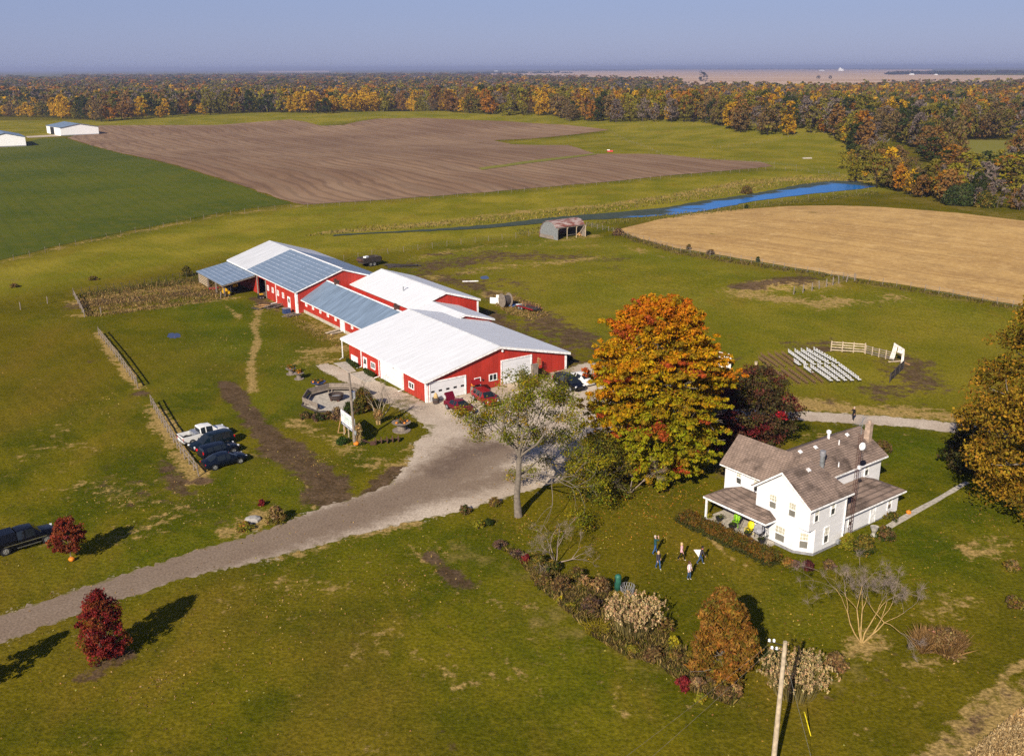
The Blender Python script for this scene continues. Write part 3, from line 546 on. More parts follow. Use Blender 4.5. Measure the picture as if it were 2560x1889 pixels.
# ------------------------------------------------------------------ buildings
def W(ox, oy, ux, uy, nx, ny): return (ox, oy, ux, uy, nx, ny)
def wb(mb, w, u0, u1, z0, z1, d0, d1, mi=0):
    ox, oy, ux, uy, nx, ny = w; p = lambda u, d: (ox + ux * u + nx * d, oy + uy * u + ny * d)
    return mb.prism([p(u0, d0), p(u1, d0), p(u1, d1), p(u0, d1)], z1 - z0, mi, z0)
def frame(mb, w, u0, u1, z0, z1, t, d0, d1, sill=True):
    wb(mb, w, u0, u1, z1 - t, z1, d0, d1); wb(mb, w, u0, u0 + t, z0 + (t if sill else 0), z1 - t, d0, d1); wb(mb, w, u1 - t, u1, z0 + (t if sill else 0), z1 - t, d0, d1)
    if sill: wb(mb, w, u0, u1, z0, z0 + t, d0, d1 + .02)
def window(parent, w, u0, u1, z0, z1, t=.09, split='v', curtain=False, mat='glass_window'):
    mb = MB(); frame(mb, w, u0, u1, z0, z1, t, -.02, .06)
    if split == 'v': um = (u0 + u1) / 2; wb(mb, w, um - t * .45, um + t * .45, z0 + t, z1 - t, -.02, .05)
    if split == 'h': zm = (z0 + z1) / 2; wb(mb, w, u0 + t, u1 - t, zm - t * .4, zm + t * .4, -.02, .055)
    if split == 'bars':
        for k in range(1, 6): uu = u0 + t + (u1 - u0 - 2 * t) * k / 6; wb(mb, w, uu - .015, uu + .015, z0 + t, z1 - t, -.02, .04)
    if split == 'x':
        um = (u0 + u1) / 2; zm = (z0 + z1) / 2; wb(mb, w, um - .03, um + .03, z0 + t, z1 - t, -.02, .05); wb(mb, w, u0 + t, u1 - t, zm - .03, zm + .03, -.02, .045)
    f = mb.build('window', 'trim_white', parent)
    if split == 'h':
        zm = (z0 + z1) / 2
        MB_ = MB(); wb(MB_, w, u0 + t, u1 - t, zm + t * .4, z1 - t, -.02, .02); MB_.build('pane', 'curtain_pane', f)
        mu = MB(); um = (u0 + u1) / 2
        for q in (-.17, .17): wb(mu, w, um + q * (u1 - u0) - .012, um + q * (u1 - u0) + .012, zm + t * .4, z1 - t, .02, .034)
        wb(mu, w, u0 + t, u1 - t, (zm + z1) / 2 - .05, (zm + z1) / 2 - .025, .02, .032); mu.build('muntin', 'trim_white', f)
        MB_ = MB(); wb(MB_, w, u0 + t, u1 - t, z0 + t, zm - t * .4, -.02, .012); MB_.build('pane', 'screen_pane' if curtain else 'glass_window', f)
    else:
        MB_ = MB(); wb(MB_, w, u0 + t, u1 - t, z0 + t, z1 - t, -.02, .015); MB_.build('pane', mat, f)
    return f
def door(parent, w, u0, u1, z0, z1, mat='trim_white', glass=None, t=.09):
    mb = MB(); frame(mb, w, u0, u1, z0, z1, t, -.02, .06, False); f = mb.build('door_frame', 'trim_white', parent)
    d = MB(); wb(d, w, u0 + t, u1 - t, z0, z1 - t, -.02, .03); dd = d.build('door', mat, parent)
    if glass:
        q = MB(); wb(q, w, u0 + t + .16, u1 - t - .16, z0 + (z1 - z0) * glass[0], z0 + (z1 - z0) * glass[1], .031, .045); q.build('pane', 'glass_window', dd)
    h = MB(); wb(h, w, u1 - t - .13, u1 - t - .07, z0 + .85, z0 + .95, .031, .08); h.build('handle', 'steel', dd)
    return dd
def garage(parent, w, u0, u1, z0, z1, panes=0, pz=.55, pw=.5):
    mb = MB(); t = .16; frame(mb, w, u0, u1, z0, z1, t, -.02, .09, False); mb.build('door_frame', 'trim_white', parent)
    d = MB(); wb(d, w, u0 + t, u1 - t, z0, z1 - t, -.02, .02); n = 5
    for k in range(1, n): zz = z0 + (z1 - t - z0) * k / n; 
    dd = d.build('garage_door', 'door_white', parent)
    for k in range(panes):
        uu = u0 + (u1 - u0) * (k + .5) / panes
        q = MB(); wb(q, w, uu - pw / 2, uu + pw / 2, z0 + (z1 - z0) * pz, z0 + (z1 - z0) * pz + .26, .022, .035); q.build('pane', 'black_plastic', dd)
    return dd
def gable_block(x0, x1, y0, y1, ez, rx, rz, z0=-.3):
    mb = MB(); prof = [(x0, z0), (x1, z0), (x1, ez), (rx, rz), (x0, ez)]
    vs = [(x, y0, z) for x, z in prof] + [(x, y1, z) for x, z in prof]; n = 5
    return mb.add(vs, [tuple(range(n)), tuple(range(2 * n - 1, n - 1, -1))] + [(k, n + k, n + (k + 1) % n, (k + 1) % n) for k in range(n)])
def gutter_pipe(parent, w, u, z1, out=.9):
    mb = MB(); wb(mb, w, u - .055, u + .055, .12, z1, .005, .11); ox, oy, ux, uy, nx, ny = w
    mb.tube((ox + ux * u + nx * .06, oy + uy * u + ny * .06, .14), (ox + ux * u + nx * out, oy + uy * u + ny * out, .04), .06, .06, 6); return mb.build('downspout', 'trim_white', parent)
BO = flat(1066, 1007); BROT = R(34.2)
bx, by = math.cos(BROT), math.sin(BROT)
def BW(x, y, z=0): return Vector((BO[0] + bx * x - by * y, BO[1] + by * x + bx * y, z))
def barn_thing(name, label, cat='barn'): return thing(name, label, cat, (BO[0], BO[1], 0), BROT)
# --- front barn
b1 = barn_thing('red_barn', 'big red metal barn with clean white roof and white garage doors facing the gravel lot')
gable_block(0, 22.6, 0, 22.9, 3.02, 11.2, 5.68).build('wall', 'siding_red', b1)
def roof_pair(parent, x0, rx, x1, ez, rz, y0, y1, mat, t=.14, matR=None):
    a = MB(); a.slab([(x0, y0, ez), (rx, y0, rz), (rx, y1, rz), (x0, y1, ez)], t); a.build('roof', mat, parent)
    b = MB(); b.slab([(rx + .002, y0, rz), (x1, y0, ez), (x1, y1, ez), (rx + .002, y1, rz)], t); b.build('roof', matR or mat, parent)
def ridge_cap(parent, rx, rz, y0, y1, mat='trim_white'):
    c = MB(); c.slab([(rx - .22, y0, rz - .02), (rx, y0, rz + .045), (rx, y1, rz + .045), (rx - .22, y1, rz - .02)], .02); c.slab([(rx + .002, y0, rz + .045), (rx + .22, y0, rz - .02), (rx + .22, y1, rz - .02), (rx + .002, y1, rz + .045)], .02)
    c.build('ridge_cap', mat, parent)
roof_pair(b1, -.42, 11.2, 23.0, 3.06, 5.86, -.45, 25.0, 'roof_white'); ridge_cap(b1, 11.2, 5.87, -.45, 25.0, 'roof_white_old')
def rake(parent, x0, rx, x1, ez, rz, y, h=.22, t=.04):   # white trim under the roof edge of a gable
    m = MB()
    for a, b, za, zb in ((x0, rx, ez, rz), (rx, x1, rz, ez)):
        m.add([(a, y, za - .14), (b, y, zb - .14), (b, y, zb - .14 - h), (a, y, za - .14 - h), (a, y - t, za - .14), (b, y - t, zb - .14), (b, y - t, zb - .14 - h), (a, y - t, za - .14 - h)],
              [(0, 1, 2, 3), (7, 6, 5, 4), (0, 4, 5, 1), (3, 2, 6, 7), (0, 3, 7, 4), (1, 5, 6, 2)])
    m.build('rake_trim', 'trim_white', parent)
rake(b1, -.42, 11.2, 23.0, 3.06, 5.86, -.41)
GW = W(0, 0, 1, 0, 0, -1); SW = W(0, 0, 0, 1, -1, 0)
def corner_trim(parent, x, y, sx, sy, z1, w=.22):
    m = MB(); m.b2((x - sx * .04, y - sy * .04, 0), (x + sx * w, y, z1)) if False else None
    m = MB(); m.prism([(x - sx * .035, y - sy * .035), (x + sx * w, y - sy * .035), (x + sx * w, y), (x, y), (x, y + sy * w), (x - sx * .035, y + sy * w)] if sx * sy > 0 else [(x - sx * .035, y - sy * .035), (x - sx * .035, y + sy * w), (x, y + sy * w), (x, y), (x + sx * w, y), (x + sx * w, y - sy * .035)], z1 - .02, 0, .02)
    m.build('corner_trim', 'trim_white', parent)
corner_trim(b1, 0, 0, 1, 1, 2.85, .3); corner_trim(b1, 22.6, 0, -1, 1, 2.85, .3)
e = MB(); wb(e, SW, -.4, 25, 2.80, 2.93, .36, .46); e.build('gutter', 'trim_white', b1)
garage(b1, GW, .42, 6.0, .0, 2.72, 5, .44, .5); door(b1, GW, 7.3, 8.3, .1, 2.0, 'dark_interior'); window(b1, GW, 9.6, 10.9, 1.12, 2.1, .1, 'v', mat='glass_dark')
garage(b1, GW, 11.5, 16.6, .3, 3.72, 3, .22, .5)
m = MB(); m.lathe([(.02, .12), (.16, .08), (.16, .02), (.05, 0)], 10, (11.7, -.25, 5.05), 'Y'); m.box((11.7, -.12, 5.1), (.12, .25, .12)); m.build('lamp', 'trim_white', b1)
m = MB(); m.box((8.6, -.07, 1.55), (.12, .14, .22)); m.build('lamp', 'black_plastic', b1)
window(b1, SW, 20.1, 22.3, .22, 1.15, .16, 'bars', mat='trim_white'); door(b1, SW, 17.05, 18.25, -.02, 1.82, 'trim_white', (.45, .85)); window(b1, SW, 14.45, 15.8, .72, 1.72, .12, 'v', mat='glass_dark')
garage(b1, SW, 6.4, 12.7, -.02, 2.62, 0); window(b1, SW, 3.15, 4.6, .85, 1.78, .12, 'v', mat='glass_dark')
for yy in (18.8, 13.2, 6.1): gutter_pipe(b1, SW, yy, 2.85)
gutter_pipe(b1, W(22.6, 0, 0, 1, 1, 0), .25, 2.85, 1.6)
m = MB(); m.prism([(-.40, 24.55), (-.28, 24.55), (-.28, 24.67), (-.40, 24.67)], 2.9, 0, 0); m.tube((-.34, 24.6, .14), (-1.0, 24.2, .05), .06); m.build('porch_post', 'trim_white', b1)
m = MB(); m.box((-.02, 8.6, 2.9 - .18), (.1, .1, .1)); m.tube((-.05, 8.6, 2.75), (-.35, 8.6, 2.62), .07, .1, 8); m.build('lamp', 'trim_white', b1)
# --- link building behind it
b5 = barn_thing('link_barn', 'small white roofed link building squeezed between the two big white roofs')
gable_block(13.4, 23.6, 20.8, 31.4, 3.35, 18.6, 4.72).build('wall', 'siding_red', b5)
roof_pair(b5, 13.1, 18.6, 24.0, 3.38, 4.86, 20.4, 31.45, 'roof_white', .1); rake(b5, 13.1, 18.6, 24.0, 3.38, 4.86, 20.44, .16)
# --- second white-roofed barn
b2 = barn_thing('white_roof_barn', 'red barn with plain white roof rising behind the low blue roofed shed')
gable_block(15.3, 27.9, 31.5, 54.4, 3.92, 21.5, 5.86).build('wall', 'siding_red', b2)
roof_pair(b2, 15.0, 21.5, 28.2, 3.94, 6.0, 31.2, 54.55, 'roof_white'); rake(b2, 15.0, 21.5, 28.2, 3.94, 6.0, 31.24); ridge_cap(b2, 21.5, 6.01, 31.2, 54.5, 'roof_white_old')
corner_trim(b2, 27.9, 31.5, -1, 1, 3.7, .3)
m = MB(); m.tube((18.2, 39.9, 4.9), (18.2, 39.9, 5.85), .09, .09, 8); m.tube((18.2, 39.9, 5.82), (18.5, 39.7, 5.9), .12, .12, 8); m.build('roof_vent', 'steel', b2)
# --- far barn with lean-to
b3 = barn_thing('far_barn', 'long red barn with striped blue metal roof and open lean-to at its far end')
w3 = MB()
def shell(mb, x0, x1, y0, y1, ez, rx, rz, t=.12):   # hollow walls so that the opening shows a dark inside
    mb.b2((x0, y0 + t, -.3), (x0 + t, 69.0, ez)); mb.b2((x0, 69.0, 3.35), (x0 + t, 73.4, ez)); mb.b2((x0, 73.4, -.3), (x0 + t, y1 - t, ez)); mb.b2((x1 - t, y0 + t, -.3), (x1, y1 - t, ez))
    for ya in (y0, y1 - t):
        prof = [(x0, -.3), (x1, -.3), (x1, ez), (rx, rz), (x0, ez)]; n = 5; vs = [(x, ya, z) for x, z in prof] + [(x, ya + t, z) for x, z in prof]
        mb.add(vs, [tuple(range(n)), tuple(range(2 * n - 1, n - 1, -1))] + [(k, n + k, n + (k + 1) % n, (k + 1) % n) for k in range(n)])
shell(w3, 4.7, 22.7, 54.5, 89.8, 3.92, 13.7, 6.86); w3.build('wall', 'siding_red', b3)
roof_pair(b3, 4.4, 13.7, 23.1, 3.96, 7.0, 54.2, 78.2, 'roof_blue'); roof_pair(b3, 4.4, 13.7, 23.1, 3.98, 7.02, 78.2, 90.1, 'roof_white_old')
rake(b3, 4.4, 13.7, 23.1, 3.96, 7.0, 54.24, .2); ridge_cap(b3, 13.7, 7.0, 54.2, 78.2)
corner_trim(b3, 4.7, 54.5, 1, 1, 3.75, .3)
W3 = W(4.7, 0, 0, 1, -1, 0)
for yc, zc in ((68.1, 2.1), (65.7, 2.11), (63.1, 2.08), (60.6, 2.1)): window(b3, W3, yc - .42, yc + .42, zc - .5, zc + .5, .13, 'x')
door(b3, W3, 57.3, 58.5, .2, 2.35, 'trim_white', (.5, .85)); gutter_pipe(b3, W3, 64.0, 3.8, 1.2); gutter_pipe(b3, W3, 54.75, 3.8, .7)
e = MB(); wb(e, W3, 54.3, 90, 3.74, 3.86, .30, .38); e.build('gutter', 'trim_white', b3)
m = MB(); m.tube((4.62, 69.0, 0), (4.62, 69.0, 3.4), .11, .11, 6); m.build('door_post', 'wood_grey', b3); m = MB(); m.tube((4.62, 73.5, 0), (4.62, 73.5, 3.6), .16, .14, 8); m.build('door_post', 'wood_grey', b3)
l = MB(); l.slab([(-2.1, 73.9, 2.42), (4.45, 73.9, 3.62), (4.45, 89.9, 3.62), (-2.1, 89.9, 2.42)], .1); l.build('lean_to_roof', 'roof_blue', b3)
for yy in (74.2, 79.0, 84.0, 89.6):
    m = MB(); m.prism([(-1.75, yy), (-1.5, yy), (-1.5, yy + .22), (-1.75, yy + .22)], 2.4, 0, 0); m.build('lean_to_post', 'wood_grey', b3)
m = MB(); m.b2((-1.95, 73.95, 2.15), (-1.83, 89.9, 2.33)); m.add([(-2.1, 73.95, 2.30), (4.45, 73.95, 3.5), (4.45, 73.95, 3.25), (-2.1, 73.95, 2.05), (-2.1, 74.02, 2.30), (4.45, 74.02, 3.5), (4.45, 74.02, 3.25), (-2.1, 74.02, 2.05)], [(0, 1, 2, 3), (7, 6, 5, 4), (0, 4, 5, 1), (3, 2, 6, 7), (0, 3, 7, 4), (1, 5, 6, 2)]); m.build('lean_to_beam', 'wood_grey', b3)
m = MB()
for k in range(6): m.b2((-1.72, 84.1, .25 + k * .34), (-1.66, 89.8, .42 + k * .34))
m.build('slatted_wall', 'wood_pale', b3)
m = MB(); m.b2((5, 55, -.02), (22.4, 89.5, .02)); m.build('floor_slab', 'brown_soil', b3)
# --- low shed with blue roof
b4 = barn_thing('low_shed', 'long low red shed with plain blue roof and row of little windows')
gable_block(6.0, 15.2, 24.9, 54.45, 2.40, 10.7, 5.05).build('wall', 'siding_red', b4)
roof_pair(b4, 5.55, 10.7, 15.2, 2.38, 5.18, 24.6, 54.48, 'roof_blue_plain', .1); ridge_cap(b4, 10.7, 5.19, 24.6, 54.4)
m = MB(); m.prism([(5.93, 24.95), (6.0, 24.95), (6.0, 54.4), (5.93, 54.4)], .55, 0, -.02); m.build('foundation', 'concrete', b4)
W4 = W(6.0, 0, 0, 1, -1, 0)
for yc in (53.2, 50.2, 47.1, 44.0, 40.9, 34.6): window(b4, W4, yc - .36, yc + .36, 1.35, 2.15, .12, 'x')
d = MB(); wb(d, W4, 37.4, 39.1, .02, 2.22, .005, .09); d.build('door', 'door_white', b4)
e = MB(); wb(e, W(5.55, 0, 0, 1, -1, 0), 24.8, 54.4, 2.22, 2.36, .005, .07); e.build('gutter', 'trim_white', b4)
for yy in (28.2, 50.6):
    m = MB(); m.box((10.8, yy, 5.42), (.75, .6, .5)); m.box((10.8, yy, 5.72), (.95, .8, .09)); m.box((10.6, yy, 5.95), (.5, .08, .4), ry=.5); m.build('roof_vent', 'rust', b4)
# --- farmhouse
HO = flat(2022, 1401); HROT = R(36.5); hx, hy = math.cos(HROT), math.sin(HROT)
def HW(x, y, z=0): return Vector((HO[0] + hx * x - hy * y, HO[1] + hy * x + hx * y, z))
h = thing('white_farmhouse', 'white two storey farmhouse with brown shingle roofs and front porch', 'house', (HO[0], HO[1], 0), HROT)
m = MB()
m.add([(0, .3, 2.62), (0, 6.15, 2.62), (0, 6.15, 5.02), (0, 3.3, 7.30), (0, .3, 5.02), (5.2, .3, 2.62), (5.2, 6.15, 2.62), (5.2, 6.15, 5.02), (3.6, 3.3, 7.25), (5.2, .3, 5.02)],
      [(0, 1, 2, 3, 4), (9, 8, 7, 6, 5), (0, 4, 9, 5), (1, 6, 7, 2), (0, 5, 6, 1), (4, 3, 8, 9), (3, 2, 7, 8)])
m.prism([(0, 1.75), (.95, .3), (5.2, .3), (5.2, 6.15), (0, 6.15)], 2.32, 0, .30)
m.prism([(1.62, 6.15), (5.8, 6.15), (5.8, 11.3), (1.62, 11.3)], 4.75, 0, .30)
m.add([(1.62, 11.3, 5.05), (5.8, 11.3, 5.05), (3.75, 11.3, 7.15), (1.62, 11.2, 5.05), (5.8, 11.2, 5.05), (3.75, 11.2, 7.15)], [(0, 1, 2), (5, 4, 3), (0, 2, 5, 3), (1, 4, 5, 2), (0, 3, 4, 1)])
m.prism([(5.2, 4.0), (16.1, 4.0), (16.1, 10.0), (5.2, 10.0)], 4.42, 0, .30)
m.add([(16.1, 4.0, 4.72), (16.1, 10.0, 4.72), (16.1, 7.0, 6.55), (16.0, 4.0, 4.72), (16.0, 10.0, 4.72), (16.0, 7.0, 6.55)], [(0, 1, 2), (5, 4, 3), (0, 2, 5, 3), (1, 4, 5, 2), (0, 3, 4, 1)])
m.prism([(5.21, .95), (14.75, .95), (14.75, 3.99), (5.21, 3.99)], 2.12, 0, .18)
m.build('wall', 'siding_white', h)
m = MB(); m.prism([(.03, 1.8), (1.0, .34), (5.15, .34), (5.15, 6.1), (.03, 6.1)], .6, 0, -.28); m.prism([(5.2, .99), (14.7, .99), (14.7, 4.0), (5.2, 4.0)], .46, 0, -.28); m.prism([(5.2, 4.05), (16.05, 4.05), (16.05, 9.95), (5.2, 9.95)], .57, 0, -.28); m.prism([(1.66, 6.1), (5.75, 6.1), (5.75, 11.25), (1.66, 11.25)], .57, 0, -.28)
m.build('foundation', 'concrete_grey', h)
T = .12
def rf(*pls):
    m = MB()
    for p in pls: m.slab(p, T)
    return m.build('roof', 'shingle', h)
# front block: right slope, left slope; wing: front and rear slope with a hip at the near rear corner
rf([(-.4, -.05, 4.98), (5.65, -.05, 4.98), (3.75, 3.3, 7.45), (-.4, 3.3, 7.45)])
rf([(-.4, 3.302, 7.45), (3.75, 3.302, 7.45), (1.25, 6.4, 5.0), (-.4, 6.55, 4.96)])
rf([(1.25, 6.402, 5.0), (3.748, 3.304, 7.45), (3.748, 11.75, 7.32), (1.25, 11.75, 4.94)])
rf([(3.752, 3.304, 7.45), (5.66, -.04, 4.98), (6.2, 3.0, 4.98), (6.2, 11.75, 4.94), (3.752, 11.75, 7.32)])
rf([(4.4, 7.0, 6.72), (4.9, 3.55, 4.66), (16.45, 3.55, 4.66), (16.45, 7.0, 6.72)]); rf([(4.4, 7.002, 6.72), (16.45, 7.002, 6.72), (16.45, 10.45, 4.66), (4.9, 10.45, 4.66)])
rf([(5.25, .5, 2.36), (15.2, .5, 2.36), (13.0, 3.95, 3.12), (5.25, 3.95, 3.12)], [(15.2, .502, 2.36), (15.2, 4.9, 2.36), (13.002, 3.952, 3.12)])
pr = MB(); pr.slab([(-1.5, 3.75, 2.5), (-.02, 4.5, 3.05), (-.02, 6.2, 3.05), (1.6, 6.25, 3.3), (1.6, 9.2, 3.3), (-1.5, 11.1, 2.5)], .1); pr.slab([(-1.5, 11.102, 2.5), (1.6, 9.202, 3.3), (1.6, 11.1, 2.5)], .1); pr.slab([(-1.498, 3.748, 2.5), (-.02, 3.75, 2.5), (-.02, 4.498, 3.05)], .1); pr.build('porch_roof', 'shingle', h)
m = MB(); m.b2((-1.54, 3.72, 2.30), (-1.44, 11.1, 2.46)); m.b2((-1.44, 11.02, 2.30), (1.6, 11.12, 2.46)); m.b2((-1.44, 3.70, 2.30), (-.02, 3.80, 2.46))
m.b2((-.38, -.12, 4.78), (5.65, -.02, 4.92)); m.b2((5.0, 3.46, 4.48), (16.4, 3.55, 4.6)); m.b2((5.3, .42, 2.18), (15.2, .5, 2.3)); m.b2((1.2, 6.5, 4.76), (1.28, 11.7, 4.86))
for a, b in (((-.40, -.05, 4.86), (-.40, 3.3, 7.33)), ((-.40, 3.3, 7.33), (-.40, 6.5, 4.86))):
    m.add([(a[0] - .03, a[1], a[2]), (b[0] - .03, b[1], b[2]), (b[0] - .03, b[1], b[2] - .2), (a[0] - .03, a[1], a[2] - .2), (a[0] + .03, a[1], a[2]), (b[0] + .03, b[1], b[2]), (b[0] + .03, b[1], b[2] - .2), (a[0] + .03, a[1], a[2] - .2)], [(0, 1, 2, 3), (7, 6, 5, 4), (0, 4, 5, 1), (3, 2, 6, 7), (0, 3, 7, 4), (1, 5, 6, 2)])
m.build('fascia', 'trim_white', h)
m = MB(); m.prism([(-1.35, 3.7), (1.62, 6.1), (1.62, 11.0), (-1.35, 11.0)], .34, 0, -.1); m.prism([(-1.35, 3.7), (-.02, 3.7), (-.02, 6.1), (1.6, 6.1)], .34, 0, -.1); m.build('porch_floor', 'concrete', h)
HG = W(0, 0, 0, 1, -1, 0); HS = W(0, .3, 1, 0, 0, -1); HB = W(0, 4.0, 1, 0, 0, -1); HK = W(0, .95, 1, 0, 0, -1); HWi = W(1.62, 0, 0, 1, -1, 0)
for a in ((HG, 3.82, 4.72, 3.32, 4.8, True), (HG, 1.72, 2.6, 3.32, 4.78, True), (HG, 2.62, 3.82, .5, 2.1, True), (HS, .55, 1.25, 3.3, 4.75), (HS, 2.85, 3.6, 3.3, 4.75), (HS, 2.2, 3.0, .75, 2.4), (HB, 13.35, 14.1, 2.98, 4.45), (HK, 6.8, 7.5, .8, 1.95), (HK, 12.95, 13.7, .7, 1.95), (HWi, 9.2, 9.95, 3.38, 4.78), (HWi, 7.1, 7.85, 3.38, 4.78)):
    window(h, a[0], a[1], a[2], a[3], a[4], .1, 'h', len(a) > 5)
L = math.hypot(.95, 1.45); HC = W(0, 1.75, .95 / L, -1.45 / L, -1.45 / L, -.95 / L); window(h, HC, .42, 1.3, .55, 2.2, .1, 'h', True)
door(h, HK, 10.2, 11.1, .1, 1.98); door(h, HWi, 6.6, 7.4, .3, 2.3)
m = MB(); m.b2((15.45, 5.22, 5.4), (15.95, 5.78, 7.5)); m.b2((15.40, 5.17, 7.5), (16.0, 5.83, 7.62)); m.lathe([(.16, 0), (.16, .2), (.2, .22), (.2, .28)], 10, (15.7, 5.5, 7.62)); m.build('chimney', 'brick', h)
m = MB(); m.tube((7.2, 4.6, 4.9), (7.2, 4.6, 6.6), .22, .22, 14); f = m.build('flue', 'steel', h); m = MB(); m.tube((7.2, 4.6, 6.6), (7.2, 4.6, 7.05), .28, .28, 14); m.build('flue_cap', 'concrete_grey', f)
for x, y in ((6.4, 6.6), (8.6, 6.5), (13.7, 6.6), (2.4, 2.7)):
    zz = (4.66 + (y - 3.55) * .597) if y > 3 else 4.98 + (y + .05) * .737
    m = MB(); m.box((x, y - .1, zz + .06), (.34, .36, .12), rx=.53); m.build('roof_vent', 'plastic_white', h)
m = MB(); m.tube((11.2, 6.9, 6.5), (11.2, 6.9, 7.2), .14, .14, 10); m.lathe([(.24, 0), (.24, .2), (.05, .3)], 10, (11.2, 6.9, 7.2)); m.build('roof_vent', 'plastic_white', h)
for x, y, z in ((11.7, 6.0, 6.1), (9.3, 4.2, 5.0)):
    m = MB(); m.tube((x, y, z - .1), (x, y, z + .5), .06, .06, 8); m.build('vent_pipe', 'plastic_white', h)
m = MB(); m.prism([(-1.38, 10.75), (-1.22, 10.75), (-1.22, 10.91), (-1.38, 10.91)], 2.2, 0, .2); m.build('porch_post', 'trim_white', h)
for y0 in (7.0, 3.9):   # wrought iron lattice posts
    m = MB()
    for a, b in ((-1.32, y0), (-1.0, y0), (-1.32, y0 + .3)): m.tube((a, b, .2), (a, b, 2.4), .02, .02, 5)
    for k in range(7):
        z = .3 + k * .29; m.tube((-1.32, y0, z), (-1.0, y0, z + .29), .012, .012, 4); m.tube((-1.32, y0 + .3, z), (-1.32, y0, z + .29), .012, .012, 4)
    m.build('porch_post', 'black_iron', h)
m = MB(); wb(m, HS, 5.02, 5.12, .1, 4.8, .005, .1); m.build('downspout', 'trim_white', h)
# --- lattice antenna tower beside the house
tq = HW(6.3, .35); at_ = thing('antenna_tower', 'tall rusty lattice antenna mast standing against the farmhouse', 'antenna', tq, HROT)
m = MB(); tri = [(.0, .0), (.3, 0), (.15, .28)]
for q in tri: m.tube((q[0], q[1], 0), (q[0], q[1], 10.2), .022, .022, 5)
for k in range(34):
    z = k * .3
    for i in range(3): a, b = tri[i], tri[(i + 1) % 3]; m.tube((a[0], a[1], z), (b[0], b[1], z + .3), .011, .011, 3, caps=False)
m.build('mast', 'rust', at_)
m = MB(); m.tube((.15, .1, 10.1), (.15, .1, 12.0), .03, .025, 6); m.tube((-1.1, -.4, 11.4), (1.3, .6, 11.4), .02, .02, 4)
for k in range(9):
    t = k / 8; c = Vector((-1.1, -.4, 11.4)).lerp(Vector((1.3, .6, 11.4)), t); l_ = .9 - .5 * t; d = Vector((-.38, .92, 0)); m.tube(c - d * l_ * .6, c + d * l_ * .6, .012, .012, 3)
m.build('antenna', 'steel', at_)
m = MB(); m.lathe([(.02, 0), (.2, .04), (.36, .14), (.37, .15), (.2, .06), (.02, .02)], 16); o = m.build('dish', 'plastic_white', at_, True, (-.1, -.25, 9.2)); o.rotation_euler = (R(80), 0, R(-20))
m = MB(); m.box((.1, -.15, 7.1), (.25, .25, .3)); m.build('junction_box', 'plastic_white', at_)
# ------------------------------------------------------------------ vegetation builders
def leaf_cloud(rg, C, RAD, per, size, COLR, up=.4, jit=.28, elong=1.5, shell=.45, droop=0.0):
    """many small leaf-spray faces spread through clumps; C (n,3) centres, RAD (n,3) radii, COLR (n,3) leaf colours"""
    n = len(C); N = n * per
    c = np.repeat(C, per, 0); r = np.repeat(RAD, per, 0); col = np.repeat(COLR, per, 0)
    d = rg.normal(size=(N, 3)); d /= np.linalg.norm(d, axis=1, keepdims=True) + 1e-9
    q = d * (rg.uniform(shell, 1, (N, 1)) ** .6); p = c + q * r
    nm = d * .7 + rg.normal(size=(N, 3)) * .55; nm[:, 2] += up; nm /= np.linalg.norm(nm, axis=1, keepdims=True) + 1e-9
    t = rg.normal(size=(N, 3)); t[:, 2] -= droop; t -= nm * (t * nm).sum(1, keepdims=True); t /= np.linalg.norm(t, axis=1, keepdims=True) + 1e-9
    b = np.cross(nm, t); s = size * rg.uniform(.55, 1.25, (N, 1)); a = t * s * elong * .5; w = b * s * .5
    V = np.stack([p - a, p + w * .9 - a * .1, p + a, p - w * .9 + a * .1], 1).reshape(-1, 3)
    F = np.arange(N * 4).reshape(N, 4)
    k = 1 + jit * rg.normal(size=(N, 1)); k = np.clip(k, .45, 1.7); hs = 1 + .10 * rg.normal(size=(N, 3))
    cc = np.clip(col * k * hs, .003, .9); return V, F, np.repeat(cc, 4, 0)
def tubes(segs, n=4):
    """segs: list of (p0, p1, r0, r1) -> V, F"""
    if not segs: return np.zeros((0, 3)), np.zeros((0, 4), int)
    A = np.array([s[0] for s in segs], float); B = np.array([s[1] for s in segs], float); r0 = np.array([s[2] for s in segs]); r1 = np.array([s[3] for s in segs])
    d = B - A; d /= np.linalg.norm(d, axis=1, keepdims=True) + 1e-9
    ref = np.where(np.abs(d[:, 2:3]) < .9, [[0, 0, 1.]], [[1., 0, 0]]); a = np.cross(d, ref); a /= np.linalg.norm(a, axis=1, keepdims=True) + 1e-9; b = np.cross(d, a)
    ang = 2 * np.pi * np.arange(n) / n
    ring = a[:, None] * np.cos(ang)[None, :, None] + b[:, None] * np.sin(ang)[None, :, None]
    V = np.concatenate([A[:, None] + ring * r0[:, None, None], B[:, None] + ring * r1[:, None, None]], 1)
    base = np.arange(len(segs))[:, None] * 2 * n; k = np.arange(n); k2 = (k + 1) % n
    F = np.stack([base + k, base + k2, base + n + k2, base + n + k], -1).reshape(-1, 4)
    return V.reshape(-1, 3), F
